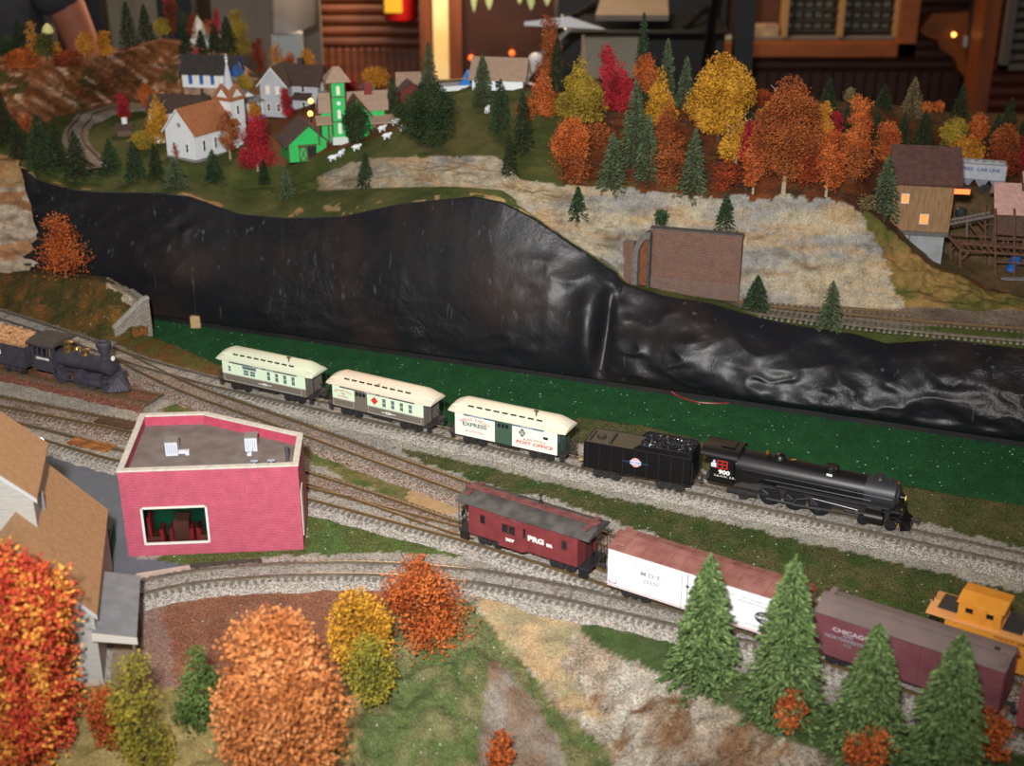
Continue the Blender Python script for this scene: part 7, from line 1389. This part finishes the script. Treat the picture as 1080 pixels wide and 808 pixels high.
T('d', 1003, 122, 160, 26, 'olgold', 'olive yellow tree above the mill roof corner'); T('d', 1018, 142, 182, 34, 'gold', 'gold tree behind the glowing mill lamp', sparse=True, dens=.8)
T('d', 1029, 117, 156, 20, 'orange', 'orange tree behind the olive yellow one by the mill'); T('c', 1061, 103, 150, 20, 'dark', 'dark spruce rising above the hopper'); T('c', 1047, 120, 165, 22, 'dark', 'dark spruce just left of the one rising above the hopper')
T('d', 1057, 129, 176, 30, 'rust', 'rust tree behind the hopper'); T('s', 1052, 158, 186, 40, 'redbrown', 'rust bushes directly above the hopper roof', sparse=True, dens=.4); T('d', 1079, 136, 184, 14, 'red', 'crimson tree cut by the right edge', 'column'); T('c', 1074, 128, 160, 14, 'dark', 'dark spruce behind the crimson tree at the right edge')
# on the cliffs
T('c', 609, 196, 230, 18, 'pine', 'small dark spruce clinging to the pale cliff, left')
T('s', 697, 220, 238, 15, 'pine', 'tiny round evergreen on the cliff above the brick wall'); T('c', 764, 205, 247, 23, 'pine', 'small spruce standing at the top corner of the brick wall')
T('c', 797, 290, 327, 27, 'pine', 'leaning small spruce right of the brick wall foot'); T('c', 874, 296, 347, 25, 'spruce', 'spruce in front of the shiny track at the cliff foot')
T('s', 530, 190, 222, 36, 'spruce', 'pale frosted shrub above the peak of the black sheet', sparse=True, dens=.24)
T('s', 70, 226, 293, 52, 'orange', 'airy orange shrub standing before the left end of the black sheet', shape='lobed', sparse=True, dens=.3, fs=.19, bark=mat('bark_orange', '8a5a38', rough=.8))
T('s', 28, 118, 140, 22, 'orange', 'pale orange scrub at the foot of the left hill', sparse=True, dens=.24)
# foreground
T('d', 22, 586, 808, 164, 'maple', 'huge red and yellow maple in the left foreground corner', fs=.27, dens=1.0, bare=.03)
T('d', 302, 650, 838, 122, 'peach', 'large blurred peach orange tree in the foreground', fs=.23, dens=1.0, bare=.03, shape='round')
T('d', 380, 620, 712, 60, 'yellow', 'bright yellow tree right of the large peach orange one', fs=.2, dens=1.0, bare=.03)
T('s', 393, 668, 745, 50, 'yelgreen', 'yellow-green bush under the bright yellow tree', fs=.2, dens=1.0, bare=.02)
T('s', 440, 580, 662, 108, 'orange', 'fiery orange shrub at the edge of the curved track', shape='cone', fs=.21, dens=.45, bare=.03, sparse=True)
T('s', 216, 674, 758, 60, 'green', 'green bush beside the brown gravel lot', fs=.2, dens=.7, bare=.02, shape='cone')
T('s', 152, 690, 815, 58, 'yelgreen', 'tall olive bush below the metal porch roof', fs=.2, dens=.6, bare=.02, shape='lobed')
T('s', 115, 722, 790, 28, 'orange', 'small orange red bush between maple and olive bush', fs=.2, dens=1.0, bare=.02, shape='column')
T('s', 528, 768, 822, 30, 'orange', 'orange sprig at the bottom edge on the brown slope', fs=.24, dens=.8, sparse=True)
T('c', 741, 592, 716, 78, 'bright', 'spruce leftmost of the front four, before the white boxcar', fs=.26, dens=1.7)
T('c', 823, 598, 752, 84, 'bright', 'tallest front spruce, at the gap between white and maroon boxcars', fs=.26, dens=1.7)
T('c', 911, 666, 785, 84, 'bright', 'front spruce before the door of the maroon boxcar', fs=.26, dens=1.7)
T('c', 992, 679, 815, 92, 'bright', 'front spruce before the herald of the maroon boxcar', fs=.26, dens=1.7)
T('s', 831, 726, 772, 36, 'orange', 'orange shrub at the foot of the tallest front spruce', fs=.24, dens=.6, sparse=True)
T('s', 913, 765, 815, 50, 'orange', 'orange shrub lowest in the frame between two front spruces', fs=.24, dens=.6, sparse=True)
T('s', 1038, 748, 805, 50, 'orange', 'orange shrub right of the last front spruce', fs=.24, dens=.6, sparse=True)
T('s', 1000, 760, 826, 70, 'dark', 'dark low evergreen growth under the last front spruce', fs=.26, dens=.5) if False else None
# ================================================================== the room behind
# logs / planks: everything past the layout, about four metres away
WY = 420.0
def py(u, v, y): return at_y(u, v, y)
LOGM = mat('log_siding', '7a4020', '5a2c18', .25, .45, spec=.5, stretch=(.25, 1, 3)); LOGD = mat('log_dark', '3a221a', '4a2a1e', .3, .55, stretch=(.25, 1, 3)); POST = mat('varnished_post', '7a3f1c', '5e2f16', .12, .4, stretch=(3, 3, .3)); OAK = mat('oak_frame', '8a4a20', '74401c', .2, .45, stretch=(.4, .4, 2)); BKM = mat('stand_black', '08090a', rough=.4)
zt_ = 60; zl = -32
def slab(name, u0, u1, z0, z1, y, m, th=4, log=None, vert=None, tagv=None):
    x0 = py(u0, 30, y).x; x1 = py(u1, 30, y).x; q = MB()
    if log:
        n = int((z1-z0)/log); 
        for i in range(n): z = z0+(i+.5)*log; q.cyl((x0, y+log*.2, z), (x1, y+log*.2, z), log*.56, n=16)
    if vert:
        n = int((x1-x0)/vert)
        for i in range(n): q.bbox(x0+i*vert+.3, x0+(i+1)*vert-.3, y-1.2, y+1, z0, z1, .5)
    q.box(x0, x1, y+.5, y+th, z0, z1); o = q.build(name, m, smooth=bool(log)); 
    return o
zc = py(400, 50, WY).z
o = slab('wall_back', 330, 500, zc, zt_, WY, LOGM, log=3.3); o['kind'] = 'structure'
o = slab('wall_back', 330, 500, -130, zc, WY, LOGM, vert=2.3); o['kind'] = 'structure'
zc2 = py(800, 74, WY).z
o = slab('wall_back', 720, 1420, zc2, zt_, WY, LOGD, log=3.3); o['kind'] = 'structure'
o = slab('wall_back', 720, 1020, -130, zc2, WY, LOGD, vert=3.4); o['kind'] = 'structure'
o = slab('wall_right', 1030, 1420, -130, zt_, WY-14, mat('log_red', '5c2618', '471c12', .25, .5, stretch=(.25, 1, 3)), log=3.8); o['kind'] = 'structure'
x0 = py(-400, 30, WY+60).x; x1 = py(1500, 30, WY+60).x
q = MB(); q.box(-330, 330, WY+60, WY+66, -130, 160); o = q.build('wall_far', mat('far_wall', '3a2a20', '2e221c', .05, .8)); o['kind'] = 'structure'
q = MB(); q.box(-330, 330, -150, WY+66, -134, -130); o = q.build('floor', mat('floor_carpet', '3a3230', '2c2624', .5, .9)); o['kind'] = 'structure'
q = MB(); q.box(-330, 330, 30, WY+66, 160, 164); o = q.build('ceiling', mat('ceiling_boards', '6a4a30', '5a3c26', .1, .7)); o['kind'] = 'structure'
def bx(name, u0, u1, v0, v1, y, m, label, cat, th=3, b=.3, parts=None):
    a = py(u0, v1, y); c = py(u1, v0, y); xa_, xb_ = py(u0, 35, y).x, py(u1, 35, y).x; q = MB(); q.bbox(xa_, xb_, y, y+th, a.z, c.z, b); o = q.build(name, m); return tag(o, label, cat)
# wooden post; its lit edge is a strip painted in pale lamplight colour
xa = py(443, 40, WY-25).x; xb = py(487, 40, WY-25).x; t = thing('wooden_post', 'varnished wooden post with a brightly lit golden face behind the tall spruce', 'post', (0, WY-25, 0)); q = MB(); q.bbox(xa, xb, 0, 12, -130, 150, .6); q.build('post_body', POST, t); q = MB(); q.bbox(py(457, 40, WY-28).x, py(473, 40, WY-28).x, -3, 0, -130, 150, .5); q.build('lit_edge', mat('edge_lamplight', 'f2dca8', 'e8c480', .1, .4), t)['label'] = 'pale golden strip painted as lamplight on the post edge'
# dark glossy door panel right of the post
bx('cupboard_door', 488, 600, -60, 140, WY-18, mat('brown_gloss', '3e2218', '2c1812', .06, .25, coat=.4), 'dark glossy brown cupboard door right of the varnished post', 'cupboard', 4)
for i, (u, v, w_, h_) in enumerate(((500, -4, 7, 17), (516, -4, 9, 14), (548, -4, 6, 8), (560, -4, 9, 15), (577, -4, 8, 10))):
    labs = ['pale green leaf hanging at the top, leftmost of five', 'pale green leaf hanging at the top, second of five', 'pale green leaf tip, middle of the five at the top', 'pale green leaf at the top, fourth of five', 'pale green leaf at the top, last of five']
    a = py(u, v+h_, WY-40); k = depth(a)/F; q = MB(); q.add([(-w_*k/2, 0, h_*k*1.6), (w_*k/2, 0, h_*k*1.6), (w_*k*.35, -.6, h_*k*.5), (0, -1, 0), (-w_*k*.4, -.6, h_*k*.6)], [(0, 1, 2, 3, 4)]); o = q.build('hanging_leaf', mat('leaf_pale', '8aa070', 'a0ac80', .5, .5)); o.location = Vector((a.x, a.y, a.z))*S; md = o.modifiers.new('s', 'SOLIDIFY'); md.thickness = .2; tag(o, labs[i], 'leaf', 'pale leaves hanging at the top edge')
for i, (u, v) in enumerate(((497, 61), (540, 56))):
    a = py(u, v, WY-22); t = thing('indicator_lamp', ('tiny orange glowing lamp lower left on the cupboard door', 'tiny orange glowing lamp upper right on the cupboard door')[i], 'lamp', tuple(a)); q = MB(); q.ball((0, 0, 0), .85, n=12); q.build('bulb', mat('bulb_red', 'ff6a28', rough=.3, emit=1.6), t, smooth=True); q = MB(); q.cyl((0, 0, 0), (0, 4, 0), .5, n=8); q.build('socket', BKM, t)
# fire extinguisher
a = py(422.5, 20, WY-12); t = thing('fire_extinguisher', 'red fire extinguisher with a yellow label on the log wall', 'fire extinguisher', (a.x, a.y, a.z)); q = MB(); q.lathe((0, 0, 0), (0, 0, 1), [(0, 4.6), (.5, 4.9), (24, 4.9), (28, 3.5), (30, 1.6), (33, 1.6)], 24); q.build('cylinder', mat('extinguisher_red', 'c01c18', rough=.35), t, smooth=True); q = MB(); q.bbox(-4.2, 1.0, -5.1, -3.0, 2.4, 14, .1); o = q.build('label_sticker', mat('label_yellow', 'd0a820', rough=.5), t, smooth=True); q = MB(); q.bbox(-1.5, 5, -1, 1, 32, 34.5, .3); q.tube([(3, -3, 30), (5.5, -4, 20), (5.6, -3, 8)], .7, 8); q.build('valve_and_hose', BKM, t)
q = MB(); q.bbox(-3, 3, 4.5, 9, 12, 16, .3); q.build('wall_bracket', BKM, t)
# grey panels, curtain, white cloth, boards
bx('curtain_panel', 96, 178, -80, 110, 306, mat('curtain_beige', '857a64', '6e6552', .08, .8, stretch=(6, 1, .3)), 'dull beige curtain panel behind the two dark spruces', 'curtain', 3)
bx('partition_panel', 225, 338, -80, 130, 330, mat('panel_taupe', '6a625a', '746a60', .1, .8), 'taupe grey partition panel behind the ridge', 'panel', 3)
bx('light_board', 286, 318, 34, 80, 300, mat('board_pale', 'a8b2b2', rough=.6), 'pale grey board leaning below the white cloth', 'board', 2)
# cloth: curved white sheet
q = MB(); y = 292; n = 14; vs = []
for j in range(2):
    for i in range(n+1):
        u = 288+i*(333-288)/n; lo = 34.5-(i/n)**2*10+(1 if i < 2 else 0); a = py(u, lo if j == 0 else -60, y); vs.append((a.x, y+2.5*sin(i/n*pi)*-1, a.z))
q.add(vs, [(i, i+1, n+2+i, n+1+i) for i in range(n)]); o = q.build('hanging_cloth', mat('cloth_white', 'f0eeee', 'd8c0aa', .05, .7, amt=(.4, .6)), smooth=True); md = o.modifiers.new('s', 'SOLIDIFY'); md.thickness = .4; tag(o, 'white to tan rounded cloth hanging at the top beside the log wall', 'cloth')
for i, (ua, ub, v1) in enumerate(((87, 108, 40), (168, 205, 26))):
    bx('upright_post', ua, ub, -80, v1+90, 285 if i == 0 else 296, mat('post_black', '15161b', rough=.6), ('black upright post right of the leaning person', 'blue-black upright post behind the orange-red treetop')[i], 'post', 5)
# black stands, box, lamp in the middle
bx('black_cabinet', 588, 765, -60, 130, 330, mat('cabinet_black', '060607', rough=.5), 'black cabinet filling the dark area behind the wooded bluff', 'cabinet', 30)
bx('cardboard_box', 617, 674, 32, 84, 312, mat('box_beige', 'a8a090', '9a9284', .1, .8), 'beige box standing before the black cabinet', 'box', 14, .5)
a = py(628, 16, 300); c = py(715, 14, 300); q = MB(); q.hexa([(a.x, 300, a.z-1.2), (c.x-2, 300, a.z-1.2), (c.x, 322, a.z+1.2), (a.x+3, 322, a.z+1.2), (a.x, 300, a.z), (c.x-2, 300, a.z), (c.x, 322, a.z+2.4), (a.x+3, 322, a.z+2.4)]); o = q.build('tray', mat('tray_tan', '7a7064', '6c6458', .1, .6)); tag(o, 'tan tray lying on top of the black stand', 'tray')
a = py(596, 25, 298); c = py(770, 32, 298); q = MB(); q.bbox(a.x, c.x, 298, 322, c.z-1.0, c.z, .3)
for u0, v0, u1, v1 in ((606, 17, 628, 4), (722, 30, 745, 8)): q.cyl(py(u0, v0, 300), py(u1, v1, 312), .7, n=8)
o = q.build('stand_tray', BKM); tag(o, 'black flat stand with angled arms under the tan tray', 'stand')
# white desk lamp
t = thing('desk_lamp', 'white desk lamp with a long flat head behind the tall rust tree', 'lamp', (0, 270, 0))
def rel(p): return (p.x, p.y-270, p.z)
q = MB(); a = py(552, 25, 270); c = py(642, 26, 270); q.hexa([rel(py(553, 27, 270)), rel(py(640, 31, 270)), rel(py(640, 31, 276)), rel(py(553, 27, 276)), rel(py(553, 23, 270)), rel(py(600, 17.5, 270)), rel(py(600, 17.5, 276)), rel(py(553, 23, 276))]); q.build('lamp_head', mat('lamp_white', 'f2f2f4', rough=.25), t)
q = MB(); q.cyl(rel(py(548, 84, 270)), rel(py(566, 63, 270)), 1.2, n=10); q.build('lower_arm', mat('lamp_white', ''), t); q = MB(); q.cyl(rel(py(566, 62, 270)), rel(py(606, 26, 274)), .5, n=8); q.build('upper_arm', mat('lamp_grey', '9a9a98', rough=.4), t)
q = MB(); q.ball(rel(py(565, 63, 268)), 1.5, n=12); q.build('joint', mat('lamp_white', ''), t, smooth=True); q = MB(); a = py(548, 88, 270); q.lathe((a.x, 0, a.z-1.4), (0, 0, 1), [(0, 3.8), (1, 3.6), (1.4, 1.5)], 20); q.cyl((a.x, 0, -100), (a.x, 0, a.z-1), 1.0, n=8); q.build('base', mat('lamp_white', ''), t, smooth=True)
# black leaning rail and big post
q = MB(); q.cyl(py(760, -40, 290), py(744, 70, 300), 1.0, n=10); q.cyl(py(744, 70, 300), py(738, 120, 300), 1.0, n=8); o = q.build('slanting_rod', BKM); tag(o, 'thin black stand leg slanting left of the big black post', 'stand')
bx('black_post', 776, 796, -80, 150, 300, mat('post_slate', '15181d', rough=.6), 'big slate black post behind the biggest gold tree', 'post', 5)
# display case
t = thing('display_case', 'oak-framed wall display case holding rows of small grey pieces', 'display case', (0, WY-16, 0)); Y0 = WY-16
def rl(u, v): p = py(u, v, Y0); return (p.x, 0, p.z)
q = MB(); x0_, _, z0_ = rl(738, 60); x1_, _, _ = rl(962, 60); zt2 = z0_+62; bw_ = 4.6
q.bbox(x0_, x1_, -2, 10, z0_, z0_+bw_, .4); q.bbox(x0_, x1_, -2, 10, zt2-bw_, zt2, .4); q.bbox(x1_-bw_-.6, x1_, -2, 10, z0_, zt2, .4); q.bbox(x0_, x0_+bw_, -2, 10, z0_, zt2, .4); q.build('frame', OAK, t)
q = MB(); q.box(x0_+bw_, x1_-bw_, 8, 9, z0_+bw_, zt2-bw_); q.build('back_panel', mat('case_back', '5c3020', '4c281a', .2, .6), t)
xg0 = rl(828, 40)[0]; xg1 = rl(946, 40)[0]; zg = z0_+bw_+3.2
q = MB(); q.bbox(rl(796, 40)[0], xg1+1, 2, 8, z0_+bw_, z0_+bw_+1.2, .2); q.build('shelf', mat('shelf_grey', '6a6660', rough=.6), t)
q = MB(); xm = (xg0+xg1)/2
for x in (xg0, xm, xg1): q.bbox(x-.7, x+.7, 1, 7, z0_+bw_+1, zt2-bw_, .2)
q.build('divider', mat('divider_tan', 'a07c50', rough=.6), t)
q = MB(); rr = random.Random(3); cw_ = 2.7
for i in range(11):
    for j in range(16):
        x = xg0+1.5+i*(xg1-xg0-3)/10.5; z = zg+j*3.1
        if z > zt2-bw_-2 or abs(x-xm) < 1.2: continue
        q.bbox(x-1.0, x+1.0, 4, 6.5, z, z+rr.uniform(1.2, 1.9), .2)
o = q.build('grey_pieces', mat('pieces_grey', '7a7a6c', '5c5e54', .5, .6), t); o['kind'] = 'stuff'
q = MB(); 
for j in range(15): z = zg-.35+j*3.1; q.box(xg0, xg1, 3, 7, z-.5, z) if z < zt2-bw_ else None
q.build('narrow_shelves', mat('shelf_dark', '3c3a34', rough=.7), t)
q = MB(); a = rl(803, 36); q.bbox(a[0]-6.5, a[0]+5.5, 2.2, 6, a[2]-1.5, a[2]+2.4, .3); o = q.build('small_box', mat('box_cream', 'a89a7c', '8a6a5a', .3, .6)); o.location = Vector((0, Y0, 0))*S; tag(o, 'small cream box on the left of the display case shelf', 'box')
q = MB(); a = rl(762, 38); q.lathe((a[0], 4, a[2]-2), (0, 0, 1), [(0, 3.5), (1, 4), (2.5, 2.5), (5, 1)], 14); o = q.build('white_ornament', mat('ornament_white', 'c8c8c0', rough=.5), smooth=True); o.location = Vector((0, Y0, 0))*S; tag(o, 'white ornament on the case shelf just left of the big black post', 'ornament')
# bracket shelf, black strip, wall post, shutter
Y1 = WY-10; outl = [(970, 32), (984, 14), (1030, 13), (1030, 78), (1021, 85), (1010, 72), (1008, 62), (1000, 56), (992, 52), (988, 42), (976, 38)]
q = MB(); q.prism([tuple(py(u, v, Y1)) for u, v in outl], (0, 6, 0)); t = q.build('wall_bracket', OAK); tag(t, 'scrolled oak wall bracket with a tiny lamp, right of the display case', 'bracket')
a = py(1006, 36.5, Y1-2); t = thing('indicator_lamp', 'tiny bright lamp on the scrolled oak bracket', 'lamp', tuple(a)); q = MB(); q.ball((0, 0, 0), .7, n=12); q.build('bulb', mat('bulb_amber', ''), t, smooth=True); q = MB(); q.cyl((0, 0, 0), (0, 2, 0), .5, n=8); q.build('socket', BKM, t)
q = MB(); a = py(1021, 44, Y1-1); q.bbox(a.x-1.1, a.x+1.1, Y1-1, Y1, a.z-1.6, a.z+1.6, .1); o = q.build('price_tag', mat('tag_pale', 'a8b0b4', rough=.6)); tag(o, 'small pale card on the side of the oak bracket', 'card')
q = MB(); q.prism([tuple(py(u, v, Y1-6)) for u, v in ((1029, -20), (1037, -20), (1028, 72), (1023, 72))], (0, 4, 0)); o = q.build('black_strip', mat('post_slate', '')); tag(o, 'narrow black strip hanging between oak bracket and wall post', 'strip')
xa = py(1033, 60, WY-26).x; xb = py(1049, 60, WY-26).x; q = MB(); q.bbox(xa, xb, WY-26, WY-16, -130, 150, .5); o = q.build('wooden_post', POST); tag(o, 'slim varnished wall post at the right behind the oak bracket', 'post')
t = thing('louvred_shutter', 'grey louvred shutter at the top right edge', 'shutter', (0, WY-30, 0)); a = py(1055, 75, WY-30); b2 = py(1120, 75, WY-30); q = MB()
for (x0__, x1__, z0__, z1__) in ((a.x, a.x+2.2, a.z, a.z+60), (b2.x, b2.x+2, a.z, a.z+60), (a.x, b2.x, a.z, a.z+2), (a.x, b2.x, a.z+58, a.z+60)): q.bbox(x0__, x1__, 0, 3, z0__, z1__, .3)
q.build('frame', mat('shutter_grey', '4c4844', rough=.6), t); q = MB(); [q.bbox(a.x+2, b2.x, .5, 2, a.z+3+i*3.0, a.z+4.7+i*3.0, .2) for i in range(18)]; q.build('louvres', mat('shutter_grey', ''), t); q = MB(); q.box(a.x+2, b2.x, 2.6, 3, a.z+2, a.z+58); q.build('back', BKM, t)
# ---------------------------------------------------------------- leaning person, top left, seen from chest to elbow
SK = mat('skin', 'a0644c', '8e5642', .3, .6); SHG = mat('shirt_grey', '3c3d42', '34353a', .3, .85, bump=.3, bscale=.3); JN = mat('jeans_blue', '2a3446', '222a3a', .4, .85, bump=.3, bscale=.4); HAIR = mat('hair_brown', '2e2018', rough=.7)
def skin(name, verts, edges, radii, m, parent, sub=2):
    me = bpy.data.meshes.new(name); me.from_pydata([tuple(v) for v in verts], edges, []); o = link_mesh(name, me, parent); me.materials.append(m)
    md = o.modifiers.new('skin', 'SKIN'); 
    for i, r in enumerate(radii): me.skin_vertices[0].data[i].radius = (r, r) if not isinstance(r, tuple) else r
    me.skin_vertices[0].data[0].use_root = True; md.use_smooth_shade = True
    s_ = o.modifiers.new('sub', 'SUBSURF'); s_.levels = sub; s_.render_levels = sub; return o
PY_ = 262.0; hip = py(22, 250, PY_); X0 = py(36, 20, PY_).x-13
t = thing('person', 'person in a grey T-shirt leaning over the far side of the layout, bare arm lowered', 'person', (X0, PY_, 0))
zh = -22.0    # hips
bodyv = [(0, 4, zh), (0, 2, zh+16), (0, -2, zh+32), (-1, -4, zh+46), (-1, -5, zh+56), (-1, -8, zh+66), (-1, -9, zh+73), (-18, -4, zh+50), (-21, -6, zh+26), (-17, -22, zh+8), (-14, -28, zh+2),
         (17, -4, zh+50), (23, -2, zh+30), (17.5, -14, zh+12), (7, -30, -1.0), (3, -35, -6), (-9, 6, zh-5), (-11, 2, zh-50), (-11, 5, zh-96), (-12, -8, zh-103), (9, 6, zh-5), (12, 2, zh-50), (12, 5, zh-96), (13, -8, zh-103)]
ed = [(0, 1), (1, 2), (2, 3), (3, 4), (4, 5), (5, 6), (3, 7), (7, 8), (8, 9), (9, 10), (3, 11), (11, 12), (12, 13), (13, 14), (14, 15), (0, 16), (16, 17), (17, 18), (18, 19), (0, 20), (20, 21), (21, 22), (22, 23)]
ra = [(15, 11), (14, 10.5), (16, 11), (15, 10), 5.5, 8.5, 9.0, 6.5, 4.6, 3.6, 3.2, 4.8, 3.3, 2.7, 2.1, 2.2, 9, 6.5, 4.5, 4.2, 9, 6.5, 4.5, 4.2]
skin('body', bodyv, ed, ra, SK, t)
skin('t_shirt', [(0, 3.5, zh-2), (0, 2, zh+16), (0, -2, zh+32), (-1, -4, zh+47), (-18, -4, zh+50), (-21, -6, zh+34), (17, -4, zh+50), (21.5, -3, zh+37)], [(0, 1), (1, 2), (2, 3), (3, 4), (4, 5), (3, 6), (6, 7)], [(18, 13), (17, 12.5), (18.5, 13), (16, 11), 8, 7, 8, 7], SHG, t)
skin('jeans', [(0, 4, zh-3), (-9, 6, zh-9), (-11, 2, zh-50), (-11, 5, zh-92), (9, 6, zh-9), (12, 2, zh-50), (12, 5, zh-92)], [(0, 1), (1, 2), (2, 3), (0, 4), (4, 5), (5, 6)], [(16.5, 12.5), 10.5, 8, 6.5, 10.5, 8, 6.5], JN, t)
hv = Vector((-1, -10, zh+76)); q = MB(); q.ball(hv+Vector((0, 0, 0)), 9, (.85, 1.0, 1.2), 20); q.ball(hv+Vector((0, -9.2, -.5)), 1.3, (.8, 1, 1.6), 8); 
for s in (-1, 1): q.ball(hv+Vector((s*7.6, 0, 0)), 1.8, (.4, .8, 1.4), 8)
q.build('head', SK, t, smooth=True); q = MB(); q.ball(hv+Vector((0, 1.2, 2.2)), 9.3, (.88, 1.0, 1.12), 20); q.build('hair', HAIR, t, smooth=True)
q = MB()
for s in (-1, 1): q.ball(hv+Vector((s*3.0, -8.0, .8)), 1.0, (1, .6, .7), 8)
q.build('eyes', mat('eye_dark', '2a2420', rough=.3), t, smooth=True); q = MB(); q.ball(hv+Vector((0, -8.2, -4.6)), 1.6, (1.3, .4, .4), 8); q.build('mouth', mat('lips', '84483c', rough=.6), t, smooth=True)
for s, w0, d0 in ((1, Vector((3, -35, -6)), Vector((-.5, -.75, -.35))), (-1, Vector((-14, -28, zh+2)), Vector((.2, -.9, -.25)))):
    d0.normalize(); sd = d0.cross(Vector((0, 0, 1))).normalized(); fv = [w0, w0+d0*5]; fe = [(0, 1)]; fr = [3.0, 3.4]
    for i, ln in enumerate((6.2, 7.2, 6.6, 5.2)):
        b0 = w0+d0*8+sd*(i-1.5)*2.0; k = len(fv); fv += [b0, b0+d0*ln*.5, b0+d0*ln+Vector((0, 0, -1.2))]; fe += [(1, k), (k, k+1), (k+1, k+2)]; fr += [1.1, .9, .75]
    k = len(fv); b0 = w0+d0*3.5-sd*3.2*s; fv += [b0, b0+d0*3-sd*1.5*s]; fe += [(1, k), (k, k+1)]; fr += [1.2, .95]
    skin('hand', fv, fe, fr, SK, t, 1)
# small yellow dome of unknown kind, on a stem added to carry it
a = at_y(50, 31, 183); zg = drop(a.x, 183); t = thing('yellow_dome', 'small pale yellow dome on a thin stem in front of the grey T-shirt', 'lamp', (a.x, 183, zg-.2)); hh = a.z-zg; q = MB(); q.cyl((0, 0, 0), (0, 0, hh), .08, n=8); q.build('stem', BKM, t); q = MB(); q.lathe((0, 0, hh-.3), (0, 0, 1), [(0, .7), (.2, .8), (.8, .62), (1.2, .25), (1.3, .1)], 16); q.build('dome', mat('cup_yellow', 'd8d48a', rough=.6), t, smooth=True)
# ------------------------------------------------------------------ camera and light
cd = bpy.data.cameras.new('camera'); cam = bpy.data.objects.new('camera', cd); C.objects.link(cam)
cam.location = (0, 0, H*S); cam.rotation_euler = (pi/2-PIT, 0, 0); cd.sensor_width = 23.6; cd.lens = F/1080*23.6; cd.clip_start = .02; cd.clip_end = 50
cd.dof.use_dof = True; cd.dof.focus_distance = 1.16; cd.dof.aperture_fstop = 5.8
bpy.context.scene.camera = cam
def light(name, kind, loc, energy, color=(1, 1, 1), size=.05, rot=(0, 0, 0), spot=None):
    l = bpy.data.lights.new(name, kind); l.energy = energy; l.color = color
    if kind == 'AREA': l.size = size
    else: l.shadow_soft_size = size
    if spot: l.spot_size = spot; l.spot_blend = .5
    o = bpy.data.objects.new(name, l); C.objects.link(o); o.location = loc; o.rotation_euler = rot; return o
light('camera_flash', 'SPOT', (-.05, -.04, H*S+.13), 110.0, (1, .98, .95), .025, (radians(90-18), 0, 0), radians(74))
bpy.data.lights['camera_flash'].spot_blend = 1.0
light('ceiling_lamp', 'AREA', (-.2, 3.3, 1.5), 40.0, (1, .68, .42), .6)
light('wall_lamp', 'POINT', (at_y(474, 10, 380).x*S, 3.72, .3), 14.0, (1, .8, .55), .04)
light('hall_lamp', 'AREA', (-.6, .6, 1.5), 2.2, (1, .9, .8), .8)
light('window_light', 'AREA', (-1.2, 2.4, 1.4), 5.0, (.85, .92, 1), .6, (radians(20), 0, 0))
w = bpy.data.worlds.new('room_light'); bpy.context.scene.world = w; w.use_nodes = True
w.node_tree.nodes['Background'].inputs[0].default_value = (1, .86, .7, 1); w.node_tree.nodes['Background'].inputs[1].default_value = .22
sc = bpy.context.scene; sc.view_settings.view_transform = 'Standard'; sc.view_settings.look = 'None'; sc.view_settings.gamma = 1; sc.view_settings.exposure = 0; sc.view_settings.use_curve_mapping = False
